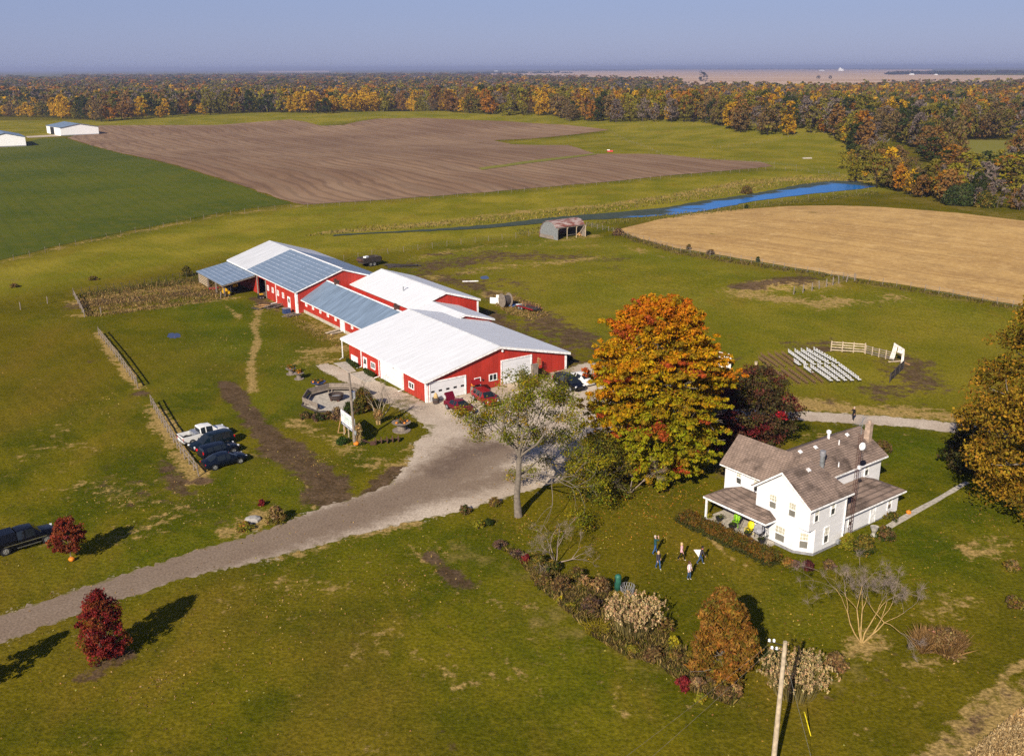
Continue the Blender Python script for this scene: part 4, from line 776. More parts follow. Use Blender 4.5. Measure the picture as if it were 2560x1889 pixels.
def grow(rg, p, d, L, r, depth, segs, tips, spread=.6, shrink=.72, kids=(2, 3), upb=.12, wig=.18, nseg=3, minr=.012):
    p = np.array(p, float); d = np.array(d, float)
    for k in range(nseg):
        d = d + rg.normal(size=3) * wig; d[2] += upb; d /= np.linalg.norm(d)
        q = p + d * L / nseg; r1 = r * (1 - .32 / nseg * 1.0); segs.append((p, q, r, r1)); p, r = q, r1
    if depth <= 0: tips.append(p); return
    for _ in range(rg.integers(kids[0], kids[1] + 1)):
        dd = d + rg.normal(size=3) * spread; dd /= np.linalg.norm(dd)
        grow(rg, p, dd, L * shrink * rg.uniform(.8, 1.2), max(r * .66, minr), depth - 1, segs, tips, spread, shrink, kids, upb, wig, nseg, minr)
def add_arrays(parts):
    Vs, Fs, Cs, o = [], [], [], 0
    for V, F, C in parts: Vs.append(V); Fs.append(F + o); Cs.append(C); o += len(V)
    return np.vstack(Vs), np.vstack(Fs), np.vstack(Cs)
def trunk_part(t, segs, mat, n=7, name='trunk'):
    V, F = tubes(segs, n); return raw_mesh(name, V, F, mat, t, None, True)
def pick(rg, cols, n, w=None):
    c = np.array(cols); return c[rg.choice(len(c), n, p=w)]

# --- the big maple: orange and red above, yellow green below, in ragged layered sprays
def big_maple():
    rg = np.random.default_rng(11); g0 = P(1640, 1196); t = thing('maple_tree', 'huge maple turning from yellow green at its foot to orange at its top', 'tree', g0)
    Ht = 19.0; segs, tips = [], []
    grow(rg, (0, 0, 0), (0, 0, 1), 4.0, .5, 0, segs, tips, nseg=3, wig=.03)
    for k in range(13):
        a = k * 2.4; z = 2.2 + k * .95; grow(rg, (0, 0, z * .9), (math.cos(a), math.sin(a), .9), 4.2 - k * .12, .2, 2, segs, tips, .45, .7, (2, 3), .06)
    grow(rg, tips[0], (0, 0, 1), 5.5, .32, 1, segs, tips, .3, nseg=4, wig=.04)
    trunk_part(t, segs, 'bark_maple', 6)
    C, RD, CL = [], [], []
    hs_ = [0, .04, .15, .27, .4, .55, .7, .84, .93, 1.0]; rs_ = [2.8, 4.1, 5.6, 6.5, 7.1, 7.2, 6.6, 5.1, 3.4, 1.4]
    lo, mi, hi = np.array((.285, .262, .012)), np.array((.50, .27, .010)), np.array((.52, .165, .012))
    for k in range(260):
        u = rg.uniform(.03, .9); rr = np.interp(u, hs_, rs_) * rg.uniform(.3, .8); a = rg.uniform(0, 6.28); C.append((rr * math.cos(a), rr * math.sin(a), .9 + u * (Ht - 1.4))); RD.append((1.2, 1.2, .8)); CL.append(lo + (mi - lo) * np.clip((u - .3) / .4, 0, 1))
    for k in range(700):   # sprays: each a string of clumps that thins towards its tip
        u = rg.uniform(0, 1) ** 1.05; prof = np.interp(u, hs_, rs_); a = rg.uniform(0, 2 * math.pi); lob = 1 + .09 * math.sin(3 * a + u * 14) + .07 * math.sin(7 * a - u * 30) + abs(rg.normal()) * .06
        rr = prof * lob * rg.uniform(.45, 1) ** .5; zz = .9 + u * (Ht - 1.4); w = np.clip((u - .33) / .70 + rg.normal() * .17 + .10 * math.sin(a * 2 + 1), 0, 1)
        c = lo + (mi - lo) * min(1, w * 1.9) if w < .53 else mi + (hi - mi) * (w - .53) / .47
        if rg.uniform() < .09: c = np.array((.40, .085, .022))
        if rg.uniform() < .16: c = np.array((.31, .20, .014))
        n_ = 4
        for q in range(n_):
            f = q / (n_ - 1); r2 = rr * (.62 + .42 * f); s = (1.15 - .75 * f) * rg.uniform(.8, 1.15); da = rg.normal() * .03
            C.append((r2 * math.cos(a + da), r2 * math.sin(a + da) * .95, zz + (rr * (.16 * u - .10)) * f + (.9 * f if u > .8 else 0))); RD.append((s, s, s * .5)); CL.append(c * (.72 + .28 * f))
    V, F, cc = leaf_cloud(rg, np.array(C), np.array(RD), 46, .21, np.array(CL), .35, .24, 1.7, .25)
    raw_mesh('crown', V, F, 'leaf', t, cc)
big_maple()
def locust():
    rg = np.random.default_rng(23); g0 = P(1296, 1290); t = thing('locust_tree', 'tall open locust tree with bare grey trunk and thin yellow green leaves', 'tree', g0)
    segs, tips = [], []
    pts = [np.array(q, float) for q in ((0, 0, -.2), (-.15, 0, 2.0), (.02, .1, 4.2), (.1, .3, 6.0))]
    rr = (.46, .34, .30, .27, .24)
    for i in range(3): segs.append((pts[i], pts[i + 1], rr[i], rr[i + 1]))
    for d, L, r, dp in (((-.45, .1, .85), 2.8, .17, 3), ((.1, .4, .95), 2.8, .2, 3), ((.5, .0, .8), 2.9, .18, 3), ((.75, .6, .55), 3.0, .16, 3), ((-.1, -.3, 1.0), 2.8, .16, 3), ((.8, .1, .4), 3.2, .13, 3), ((-.55, .6, .65), 2.6, .13, 3)):
        grow(rg, pts[3], d, L, r, dp, segs, tips, .55, .74, (2, 3), .03, .16, 3)
    for d, L in (((1, .3, .05), 3.4), ((1, -.2, -.2), 3.0), ((.8, .9, .0), 3.2)): grow(rg, pts[2], d, L, .09, 3, segs, tips, .5, .75, (2, 3), -.08, .16, 3)
    trunk_part(t, segs, 'bark', 6)
    tp = np.array(tips); tp = tp[rg.uniform(size=len(tp)) < .97]
    C = np.vstack([tp + rg.normal(size=tp.shape) * .3, tp[rg.uniform(size=len(tp)) < .7] * [1, 1, .96] + rg.normal(size=(1, 3)) * .4]); n = len(C)
    CL = pick(rg, [(.19, .165, .020), (.145, .14, .020), (.24, .18, .022), (.11, .11, .02), (.25, .16, .02)], n)
    RD = np.stack([rg.uniform(.5, 1.0, n), rg.uniform(.5, 1.0, n), rg.uniform(.3, .6, n)], 1)
    V, F, cc = leaf_cloud(rg, C, RD * 1.4, 88, .125, CL * [1.15, 1.25, .6], .3, .3, 1.8, .1)
    raw_mesh('crown', V, F, 'leaf', t, cc)
locust()
def crown_tree(name, label, u, v, H, prof, seed, cols, weights=None, n=260, per=34, leaf=.3, clump=(.7, 1.2), flat=.6, trunk_h=None, trunk_r=.2, bark='bark', squash=1.0, patches=(), droop=0.0, elong=1.5, off=(0, 0), group=None, inner=.3):
    """prof: list of (height fraction, radius m)"""
    rg = np.random.default_rng(seed); g0 = P(u, v); t = thing(name, label, 'tree', g0, 0, group); segs, tips = [], []
    ph = np.array(prof); th = trunk_h or H * .5
    grow(rg, (0, 0, -.1), (0, 0, 1), th, trunk_r, 0, segs, tips, nseg=3, wig=.04)
    for k in range(9):
        a = k * 2.4 + seed; z = th * .45 + (H * .55 - th * .2) * k / 9; grow(rg, (0, 0, min(z, th)), (math.cos(a), math.sin(a), .8), max(ph[:, 1]) * .5, trunk_r * .45, 2, segs, tips, .5, .7, (2, 2), .05)
    grow(rg, (0, 0, th), (0, 0, 1), (H - th) * .42, trunk_r * .5, 1, segs, tips, .3, wig=.06)
    trunk_part(t, segs, bark, 6)
    C, RD = [], []
    for _ in range(n):
        z = rg.uniform(ph[0, 0], ph[-1, 0]); r0 = np.interp(z, ph[:, 0], ph[:, 1]); a = rg.uniform(0, 2 * math.pi)
        lob = 1 + .13 * math.sin(3 * a + z * 9 + seed) + .08 * math.sin(5 * a - z * 17); rr = r0 * lob * rg.uniform(inner ** 2, 1) ** .5
        s = rg.uniform(*clump); C.append((rr * math.cos(a) + off[0] * z, rr * math.sin(a) * squash + off[1] * z, z * H)); RD.append((s, s, s * flat))
    C = np.array(C); CL = pick(rg, cols, n, weights)
    for (px, py, pz, pr, pc) in patches:
        k = np.linalg.norm(C - np.array((px, py, pz)), axis=1) < pr; CL[k] = np.array(pc) * rg.uniform(.7, 1.2, (k.sum(), 1))
    V, F, cc = leaf_cloud(rg, C, np.array(RD), per, leaf, CL, .35, .28, elong, .25, droop); raw_mesh('crown', V, F, 'leaf', t, cc); return t
crown_tree('dark_red_tree', 'dark brown red tree with scarlet patches standing behind the farmhouse', 1888, 1112, 9.4, [(.06, 2.6), (.3, 4.5), (.55, 4.4), (.8, 3.0), (.97, .9)], 5, [(.10, .052, .028), (.075, .058, .024), (.13, .040, .028), (.09, .075, .026)], None, 330, 56, .20, (.6, 1.1), .6, 3, .2, 'bark_dark', .9,
           ((-1.0, -2.8, 3.3, 1.1, (.17, .022, .026)), (3.0, -1.2, 6.6, 1.2, (.16, .026, .028)), (-3.2, -2, 3.0, 1.6, (.12, .03, .028)), (1.6, -3.0, 5.0, .7, (.36, .02, .03)), (3.6, 0, 5.0, 1.1, (.12, .03, .026))))
crown_tree('dark_red_tree', 'small dark red tree tucked between the huge maple and the farmhouse', 1800, 1120, 7.0, [(.05, 1.8), (.4, 2.6), (.8, 1.8), (.98, .5)], 6, [(.10, .022, .022), (.055, .03, .018), (.16, .03, .03)], None, 120, 34, .25, (.5, .9), .6, 2, .15, 'bark_dark')
crown_tree('oak_tree', 'tall golden brown tree cut off by the picture edge beside the garden path', 2592, 1300, 24.5, [(.08, 4.8), (.25, 7.4), (.5, 7.2), (.75, 5.2), (.9, 3.2), (.99, 1.0)], 8, [(.31, .185, .018), (.26, .155, .016), (.19, .13, .016), (.35, .215, .022), (.15, .105, .015)], None, 640, 90, .23, (.9, 1.7), .55, 9, .5, 'bark', .95, off=(.0, .0))
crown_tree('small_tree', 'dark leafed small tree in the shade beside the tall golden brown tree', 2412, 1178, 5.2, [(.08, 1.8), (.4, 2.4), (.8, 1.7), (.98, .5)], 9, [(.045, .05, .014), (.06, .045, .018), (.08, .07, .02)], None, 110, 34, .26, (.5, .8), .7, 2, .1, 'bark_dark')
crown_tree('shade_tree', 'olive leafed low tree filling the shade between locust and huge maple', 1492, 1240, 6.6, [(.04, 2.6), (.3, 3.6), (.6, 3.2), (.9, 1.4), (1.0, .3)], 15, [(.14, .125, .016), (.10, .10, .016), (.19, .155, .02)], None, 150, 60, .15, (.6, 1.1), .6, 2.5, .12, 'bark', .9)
crown_tree('copper_tree', 'egg shaped copper orange tree at the end of the flower border', 1800, 1700, 7.0, [(.06, 1.2), (.2, 2.05), (.45, 2.25), (.7, 1.7), (.9, .85), (1.0, .2)], 10, [(.27, .13, .022), (.21, .11, .02), (.17, .12, .02), (.32, .17, .036), (.22, .095, .02)], None, 280, 90, .145, (.38, .62), .8, 2, .14, 'bark', .95, (), 1.2, 2.4)
crown_tree('red_tree', 'dark red maple with pointed crown growing between driveway and near lawn', 266, 1645, 5.4, [(.07, 1.0), (.2, 1.45), (.45, 1.5), (.68, 1.36), (.86, .92), (1.0, .25)], 12, [(.19, .024, .022), (.25, .034, .026), (.20, .055, .02), (.14, .018, .02)], None, 230, 56, .13, (.26, .48), .75, 1.4, .09, 'bark_pale', .95)
crown_tree('red_tree', 'rusty red round headed young tree on a thin pale trunk beside black pickup', 178, 1400, 4.1, [(.27, .75), (.4, 1.3), (.6, 1.38), (.8, 1.0), (.95, .45), (1.0, .15)], 13, [(.21, .045, .020), (.17, .032, .02), (.23, .065, .025)], None, 130, 36, .17, (.25, .45), .7, 1.5, .055, 'bark_pale', .95)
crown_tree('red_tree', 'red young tree just outside the picture whose shadow falls into the corner', -62, 1725, 4.6, [(.12, .9), (.4, 1.4), (.7, 1.0), (1.0, .1)], 14, [(.15, .02, .02)], None, 90, 30, .18, (.3, .5), .7, 1.2, .08, 'bark_pale')
def bare_tree(name, label, u, v, seed, L, depth, dirs, r, bark, twigcol, spread=.55, shrink=.74, upb=.05, ntw=18, twl=.5, thin=.02):
    rg = np.random.default_rng(seed); g0 = P(u, v); t = thing(name, label, 'tree', g0); segs, tips = [], []
    for d in dirs: grow(rg, (d[0] * .12, d[1] * .12, -.05), d, L * rg.uniform(.85, 1.15), r, depth, segs, tips, spread, shrink, (2, 3), upb, .14, 3)
    thick = [s for s in segs if s[2] > r * .36]; fine = [s for s in segs if s[2] <= r * .36]
    trunk_part(t, thick, bark, 6); tw = []
    for p in tips:
        for _ in range(ntw):
            d = rg.normal(size=3) + np.array((0, 0, .25)) + (p / np.linalg.norm(p)) * .9; d /= np.linalg.norm(d); q = p + d * twl * rg.uniform(.5, 1.2); tw.append((p + rg.normal(size=3) * .06, q, thin * .36, thin * .18))
    V, F = tubes(fine + tw, 3); raw_mesh('crown', V, F, twigcol, t); return t
bare_tree('bare_tree', 'leafless tree with yellow lichened stems near the utility pole and grass clump', 2155, 1606, 31, 2.35, 3, [(-.25, .1, 1), (.25, .2, 1), (.6, .1, .8), (0, .5, 1), (-.5, .1, .8), (.9, .2, .55)], .062, 'bark_yellow', 'twig_grey', .5, .72, .02, 22, .6, .018)
bare_tree('bare_tree', 'leafless grey tree rising out of the top of the flower border', 1388, 1408, 32, 1.35, 3, [(-.5, .2, .9), (.4, .1, .9), (.9, .2, .6), (-.1, .6, .9), (-.9, .1, .6)], .06, 'twig_grey', 'twig_grey', .5, .72, .0, 12, .42, .014)
bare_tree('bare_tree', 'thin leafless multi stem tree by the fire pit circle', 945, 1056, 33, 2.2, 3, [(-.15, .1, 1), (.3, .1, 1), (.5, .3, .8), (.1, .4, 1), (.75, .0, .75)], .075, 'bark_pale', 'bark', .5, .72, .03, 5, .4, .012)
bare_tree('bare_tree', 'bare grey tree in the shade between locust and huge maple', 1575, 1232, 34, 1.7, 3, [(-.6, .1, .7), (.5, .1, .8), (.1, .3, 1), (-.9, -.2, .5)], .07, 'twig_grey', 'twig_grey', .55, .72, .0, 14, .5, .015)
def shrub(label, u, v, w, h, cols, seed, n=None, leaf=.14, name='shrub', cat='shrub', group=None, up=.4, stem='bark_dark', deep=None, z0=None):
    rg = np.random.default_rng(seed + 500); g0 = P(u, v) if z0 is None else z0; t = thing(name, label, cat, g0, 0, group)
    deep = deep or w; n = n or int(14 + 16 * w * h); C, RD = [], []
    for _ in range(n):
        a = rg.uniform(0, 2 * math.pi); el = rg.uniform(.02, 1); rr = rg.uniform(.35, 1) * math.sqrt(max(.05, 1 - el ** 2.2)); k = .78
        C.append((w / 2 * rr * math.cos(a) * k, deep / 2 * rr * math.sin(a) * k, h * (.08 + .80 * el))); s = rg.uniform(.16, .30) * (w * h) ** .33; RD.append((s, s, s * .8))
    CL = pick(rg, cols, n); V, F, cc = leaf_cloud(rg, np.array(C), np.array(RD), 26, leaf, CL, up, .32, 1.8, .1); raw_mesh('foliage', V, F, 'leaf', t, cc)
    sg = []
    for k in range(6): a = k * 1.05 + seed; sg.append(((0, 0, -.03), (w * .28 * math.cos(a), deep * .28 * math.sin(a), h * .7), .03, .012))
    trunk_part(t, sg, stem, 4, 'stem'); return t
def plume_grass(label, u, v, w, h, seed, n=260, plume=(.62, .44, .23), blade=(.28, .23, .085), plumes=True, name='ornamental_grass'):
    rg = np.random.default_rng(seed); g0 = P(u, v); t = thing(name, label, 'grass clump', g0); bl = []; hd = []
    for _ in range(n):
        a = rg.uniform(0, 2 * math.pi); r = rg.uniform(0, 1) ** .6 * w * .3; b = np.array((r * math.cos(a), r * math.sin(a), 0)); le = rg.uniform(.7, 1.0) * h; lean = (r / (w * .3)) * w * .28 * rg.uniform(.6, 1.2)
        m = b + np.array((math.cos(a) * lean * .35, math.sin(a) * lean * .35, le * .6)); e = b + np.array((math.cos(a) * lean, math.sin(a) * lean, le * (1 if plumes else rg.uniform(.5, .9))))
        bl += [(b, m, .02, .016), (m, e, .016, .006)]; hd.append((e, a))
    V, F = tubes(bl, 3); cc = np.repeat(np.array([blade]) * rg.uniform(.6, 1.4, (len(bl), 1)), 6, 0); raw_mesh('blades', V, F, 'leaf', t, cc)
    if plumes:
        C = np.array([e + np.array((.03, .02, -.06)) for e, a in hd]); V, F, c2 = leaf_cloud(rg, C, np.tile([[.085, .085, .22]], (len(C), 1)), 12, .075, np.tile([plume], (len(C), 1)) * rg.uniform(.7, 1.25, (len(C), 1)), .2, .2, 2.2, .1); raw_mesh('plumes', V, F, 'leaf', t, c2)
    return t
BR = [(.17, .10, .042), (.13, .085, .040), (.22, .14, .05)]; OL = [(.17, .135, .024), (.12, .11, .022), (.22, .155, .03)]; PU = [(.13, .080, .060), (.10, .062, .050), (.19, .12, .07)]
TA = [(.32, .20, .08), (.25, .155, .065), (.38, .25, .11)]; YE = [(.40, .31, .02), (.30, .25, .02)]; DG = [(.045, .065, .014), (.06, .075, .018)]; RE = [(.18, .02, .026), (.23, .034, .03)]; YG = [(.22, .21, .022), (.28, .23, .022)]; OR = [(.34, .15, .035), (.28, .16, .035), (.20, .14, .035)]
for i, (lb, u, v, w, h_, c) in enumerate((
    ('low purple brown sedum patch at the top end of the flower border', 1251, 1366, 1.7, .55, PU), ('purple brown low shrub beside the bare grey border tree', 1290, 1392, 1.5, .6, PU), ('tiny dark red shrub in the upper flower border', 1315, 1408, .8, .9, RE),
    ('olive bush in front of the bare grey border tree', 1345, 1422, 1.9, 1.5, OL), ('dark olive bush right under the bare grey border tree', 1380, 1432, 1.8, 1.2, OL + DG), ('rusty brown bush on the lawn side of the upper border', 1364, 1468, 2.0, 1.3, BR + OL), ('brown seed head bush in the middle border', 1402, 1478, 2.0, 1.4, BR),
    ('dark green brown bush behind the brown seed head bush', 1438, 1455, 2.0, 1.4, OL + BR), ('mixed olive bush left of the green garden post', 1460, 1474, 1.6, 1.3, OL + TA), ('tan leafed bush nearest to the green garden post', 1502, 1482, 2.0, 1.5, TA + BR), ('brown withered bush left of the tall tan grass', 1478, 1532, 2.1, 1.5, BR + PU),
    ('small bright yellow plant at the border edge', 1402, 1506, .9, .5, YE), ('yellow green low plant next to the brown withered bush', 1428, 1522, 1.1, .5, YG), ('yellow leafed low shrub below the tall tan grass', 1579, 1636, 1.4, .8, YG + OL), ('dark brown bush between tall tan grass and copper tree', 1632, 1650, 1.7, 1.1, BR),
    ('green brown bush behind the tall tan grass', 1660, 1578, 1.9, 1.2, OL + BR), ('bright yellow shrub beside the copper tree', 1684, 1618, 1.3, .9, YE), ('brown tangled shrub below the bright yellow shrub', 1690, 1655, 1.7, .9, BR + OL), ('round crimson shrub at the foot of the border', 1707, 1720, 1.2, .95, RE), ('pale pinkish brown shrub beside the round crimson shrub', 1745, 1722, 1.5, .9, PU + TA),
    ('yellow tinged plant under the copper tree', 1780, 1712, 1.2, .7, YG + BR), ('brown weedy shrub at the very end of the border', 1812, 1744, 1.5, .9, BR), ('withered shrub right of the copper tree foot', 1838, 1735, 1.2, .9, BR + TA), ('green yellow groundcover clump at the border foot', 1752, 1750, 1.1, .5, YG),
    ('dark evergreen shrub behind the utility pole', 1932, 1668, 1.8, 1.5, DG), ('brown and yellow shrub right of the plume grass', 2088, 1672, 2.0, 1.3, BR + TA), ('big oval clump of brown dogwood stems on the right lawn', 2358, 1625, 3.8, 1.7, TA + BR),
    ('round orange shrub at the farmhouse corner', 1969, 1416, 1.1, .9, OR), ('spiky purple plant beside the round orange shrub', 1986, 1418, .9, .8, PU), ('dark red round shrub under the bay corner', 2020, 1424, 1.2, .9, [(.07, .025, .025), (.10, .03, .028)]), ('brown low shrub along the farmhouse side wall', 2072, 1418, 1.3, .7, BR + PU),
    ('yellow green shrub at the antenna foot', 2116, 1372, 1.5, 1.6, YG), ('large dark green bush by the lower farmhouse wing', 2160, 1382, 2.6, 1.8, DG + OL), ('dark rose bush next to the garden path', 2212, 1352, 2.0, 1.5, DG + BR), ('low green shrub under the back door window', 2230, 1300, 1.7, .8, DG + OL), ('yellow flowering plant at the far porch end', 1772, 1298, .9, .7, YG),
    ('brown low bush behind the house near the chimney', 2205, 1130, 2.4, 1.4, BR + OL), ('golden brown shrub by the driveway bend', 690, 1305, 2.2, 1.7, OL + TA), ('tiny dark red shrub standing alone in the lawn', 655, 1264, .7, .7, RE), ('yellowing peony clump beside a stone near the driveway', 612, 1322, 2.4, .6, OR + YG),
    ('dark seed head plants at the lawn edge by the driveway', 1162, 1282, 1.5, .8, BR + DG), ('yellow green daylily clump near the driveway', 1195, 1318, 1.6, .7, YG), ('dark iris clump right of the yellow green daylily', 1222, 1312, 1.1, .7, DG), ('brown shrub beside the locust trunk', 1236, 1262, 1.3, .8, BR + OL),
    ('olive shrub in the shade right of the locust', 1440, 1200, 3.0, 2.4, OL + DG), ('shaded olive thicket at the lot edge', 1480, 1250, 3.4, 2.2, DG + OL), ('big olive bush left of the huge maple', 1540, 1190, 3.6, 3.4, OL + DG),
    ('big rounded olive orange shrub at the fire pit circle', 908, 1028, 2.9, 3.2, [(.12, .095, .02), (.16, .085, .022), (.09, .085, .018)]), ('dark low bush on the near rim of the fire pit circle, first from the left', 766, 1045, 1.8, .9, BR + DG), ('dark low bush on the near rim of the fire pit circle, second from the left', 794, 1050, 1.9, 1.0, PU + DG), ('dark low bush on the near rim of the fire pit circle, third from the left', 822, 1046, 1.6, .9, DG + BR),
    ('tan dried hydrangea behind the white sign', 844, 1048, 1.5, 1.6, TA + PU), ('dark bush behind the wooden pole', 872, 1025, 1.8, 1.1, DG), ('dark low bush under the big rounded olive shrub', 896, 1034, 1.5, .8, DG + BR), ('green creeping bush under the white sign', 856, 1108, 2.0, .8, [(.04, .075, .015), (.06, .09, .02)]), ('small green plant right of the pole foot', 905, 1110, .9, .5, DG),
    ('round green bush on the far pond bank', 2206, 452, 5, 4, DG + OL), ('dark bush standing at the pond water', 1866, 484, 4.5, 2.6, OL + BR), ('small green bush on the near pond bank', 1866, 522, 1.6, 1.4, DG), ('large round green bush at the woods corner', 2402, 512, 13, 6.5, [(.05, .07, .02), (.07, .085, .03)]), ('second round green bush at the woods corner', 2462, 518, 7, 5, DG + OL),
    ('dark scrub bush on the stubble field fence', 1722, 624, 1.4, 1.3, BR + DG), ('brown scrub bush on the stubble field fence', 1776, 636, 2.4, 1.2, BR), ('small dark evergreen on the stubble field fence', 1894, 655, 1.1, 1.2, DG), ('pink brown tall weeds at the tip of the stubble field', 1546, 588, 4, 1.8, PU + TA),
    ('dark weedy bush by the left wire fence', 234, 700, 2.4, .8, BR + OL), ('dark dead bush in the left meadow', 36, 718, 2.2, .8, OL + BR), ('dark scrub at the end of the lean-to', 468, 690, 3, 2.2, DG + OL), ('pale weed clump at the right picture edge', 2528, 1422, 1.8, .8, TA + OL), ('brown weed clump at the right picture edge', 2535, 1512, 1.8, .8, BR + OL))):
    shrub(lb, u, v, w, h_, c, i, leaf=.13 if h_ < 2.6 else (.22 if h_ < 4 else .5))
for k in range(5):
    q = BW(-.75, 22.0 - k * .75, 0); shrub('dark evergreen shrub under the long barred window, ' + ('first', 'second', 'third', 'fourth', 'fifth')[k] + ' from the porch post', 0, 0, .9, .75, DG, 300 + k, z0=q, leaf=.1)
    q = BW(-.75, 16.2 - k * .6, 0); shrub('dark evergreen shrub beside the white side door, ' + ('first', 'second', 'third', 'fourth', 'fifth')[k] + ' from the door', 0, 0, .8, .75, DG, 310 + k, z0=q, leaf=.1)
plume_grass('huge tan plume grass clump in the flower border', 1582, 1580, 4.2, 2.5, 41, 420); plume_grass('tan plume grass clump beside the utility pole', 1985, 1730, 4.6, 2.3, 42, 380, (.58, .42, .21))
plume_grass('bright yellow arching grass clump in the flower border', 1490, 1580, 2.4, 1.0, 43, 240, blade=(.34, .27, .02), plumes=False); plume_grass('small golden grass tuft beside the green garden post', 1545, 1492, 1.2, .6, 44, 120, blade=(.32, .24, .03), plumes=False)
# hedge before the porch
def hedge():
    rg = np.random.default_rng(77); t = thing('hedge', 'long clipped hedge with orange tinged top in front of the porch', 'hedge', HW(0, 0), HROT); n = 1100
    C = np.stack([rg.uniform(-3.9, -2.1, n), rg.uniform(1.2, 12.4, n), rg.uniform(.1, .95, n)], 1); k = C[:, 1] > 9.5; C[k, 2] *= .9
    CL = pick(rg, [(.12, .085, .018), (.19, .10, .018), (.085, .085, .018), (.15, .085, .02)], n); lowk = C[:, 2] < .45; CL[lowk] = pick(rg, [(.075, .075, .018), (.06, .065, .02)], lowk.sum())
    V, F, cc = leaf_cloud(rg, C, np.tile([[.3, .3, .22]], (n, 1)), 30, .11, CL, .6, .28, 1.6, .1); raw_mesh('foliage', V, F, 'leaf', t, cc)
    sg = [((x, y, 0), (x + .1, y, .75), .025, .015) for x in (-3.4, -2.6) for y in np.arange(1.6, 12.2, .8)]; trunk_part(t, sg, 'bark_dark', 4, 'stem')
hedge()
# uncountable weeds: dry stalks and long grass
def weeds(name, pxpoly, n, h, cols, seed, wid=.05, label=None):
    rg = np.random.default_rng(seed); w = [(p.x, p.y) for p in px_world(pxpoly)]; xs, ys = [p[0] for p in w], [p[1] for p in w]
    X = rg.uniform(min(xs), max(xs), n * 4); Y = rg.uniform(min(ys), max(ys), n * 4); k = inside(X, Y, w) & ((np.sin(X * .9 + seed) * np.cos(Y * 1.1) + .6 * np.sin(X * 2.3 - Y * 1.7)) > rg.uniform(-1.3, .7, n * 4)); X, Y = X[k][:n], Y[k][:n]; n = len(X); Z = terrain(X, Y)
    b = np.stack([X, Y, Z - .03], 1); hh = rg.uniform(.35, 1, (n, 1)) * h; ln = rg.normal(size=(n, 3)) * .38 * hh; ln[:, 2] = hh[:, 0]; e = b + ln
    a = rg.uniform(0, np.pi, n); s = np.stack([np.cos(a), np.sin(a), np.zeros(n)], 1) * wid * rg.uniform(.6, 1.5, (n, 1))
    m = b + ln * .6 + rg.normal(size=(n, 3)) * .05
    V = np.stack([b - s * .5, b + s * .5, m + s, e], 1).reshape(-1, 3); F = np.arange(n * 4).reshape(n, 4); cc = np.repeat(pick(rg, cols, n) * rg.uniform(.65, 1.35, (n, 1)), 4, 0)
    o = raw_mesh(name, V, F, 'leaf', None, cc); return tag(o, label, None, None, 'stuff')
DRY = [(.36, .23, .085), (.26, .155, .06), (.42, .29, .115), (.20, .14, .04), (.18, .16, .035)]
weeds('weeds', [(195, 742), (300, 722), (420, 705), (520, 690), (560, 728), (585, 745), (500, 758), (420, 770), (330, 782), (240, 792), (212, 790)], 9000, .5, DRY + [(.34, .22, .09), (.14, .085, .04)], 1, .06, 'dry tan weeds filling the fenced pen beside the lean-to')
weeds('weeds', [(195, 735), (350, 712), (520, 688), (540, 700), (350, 726), (215, 748)], 2500, .9, [(.09, .10, .022), (.15, .13, .03), (.26, .17, .06)], 2, .06, 'taller green weeds along the far side of the fenced pen')
weeds('undergrowth', [(1235, 1358), (1290, 1385), (1340, 1410), (1400, 1440), (1470, 1465), (1520, 1490), (1600, 1555), (1700, 1620), (1780, 1690), (1850, 1740), (1830, 1765), (1730, 1730), (1640, 1660), (1560, 1640), (1480, 1590), (1400, 1515), (1350, 1470), (1300, 1405)], 42000, .70, [(.36, .25, .09), (.30, .22, .06), (.22, .16, .05), (.085, .085, .018), (.15, .10, .035), (.07, .05, .028), (.12, .12, .02)], 3, .03, 'mixed withered undergrowth of the flower border')
weeds('dry_grass', [(1235, 735), (1290, 742), (1350, 765), (1370, 790), (1330, 800), (1270, 785), (1240, 765)], 3200, .45, DRY, 4, .06, 'long yellow grass behind the red trailer')
weeds('dry_grass', [(1700, 482), (1850, 452), (2010, 440), (2100, 438), (2200, 448), (2120, 452), (1960, 466), (1870, 482), (1760, 498), (1680, 508), (1440, 541), (1200, 562), (1000, 574), (900, 580), (800, 590), (760, 590), (900, 568), (1200, 546), (1500, 515)], 16000, .8, [(.34, .24, .07), (.24, .19, .05), (.18, .17, .04)], 5, .2, 'tall dry grass along the far bank of the stream')
weeds('dry_grass', [(1552, 578), (1600, 600), (1700, 626), (1900, 661), (2139, 700), (2305, 726), (2560, 772), (2560, 780), (2305, 734), (2139, 708), (1900, 670), (1690, 636), (1590, 608), (1545, 588)], 12000, .8, [(.14, .10, .035), (.09, .08, .025), (.19, .13, .055)], 6, .09, 'rank grass under the stubble field fence')
weeds('dry_grass', [(2340, 1632), (2375, 1648), (2400, 1625), (2350, 1600), (2300, 1610), (2300, 1635)], 9000, 1.5, [(.28, .165, .06), (.36, .22, .09), (.20, .115, .045)], 7, .022, 'brown upright stems of the oval dogwood clump')
weeds('dry_grass', [(700, 770), (760, 800), (850, 850), (850, 870), (790, 850), (720, 800)], 2500, .3, DRY, 8, .04, 'pale grass along the low shed wall')
weeds('dry_grass', [(1290, 575), (1400, 560), (1560, 548), (1900, 510), (2190, 478), (2200, 486), (1900, 520), (1560, 560), (1400, 575), (1300, 590)], 9000, .7, [(.17, .15, .035), (.22, .17, .06), (.12, .13, .025)], 9, .14, 'pale bank grass between pond and stubble field')
weeds('field_stubble', [(2560, 1768), (2412, 1892), (2560, 1892)], 5000, .3, [(.50, .36, .17), (.38, .25, .11), (.6, .46, .25)], 10, .03, 'cut corn stalks standing in the near corner field')
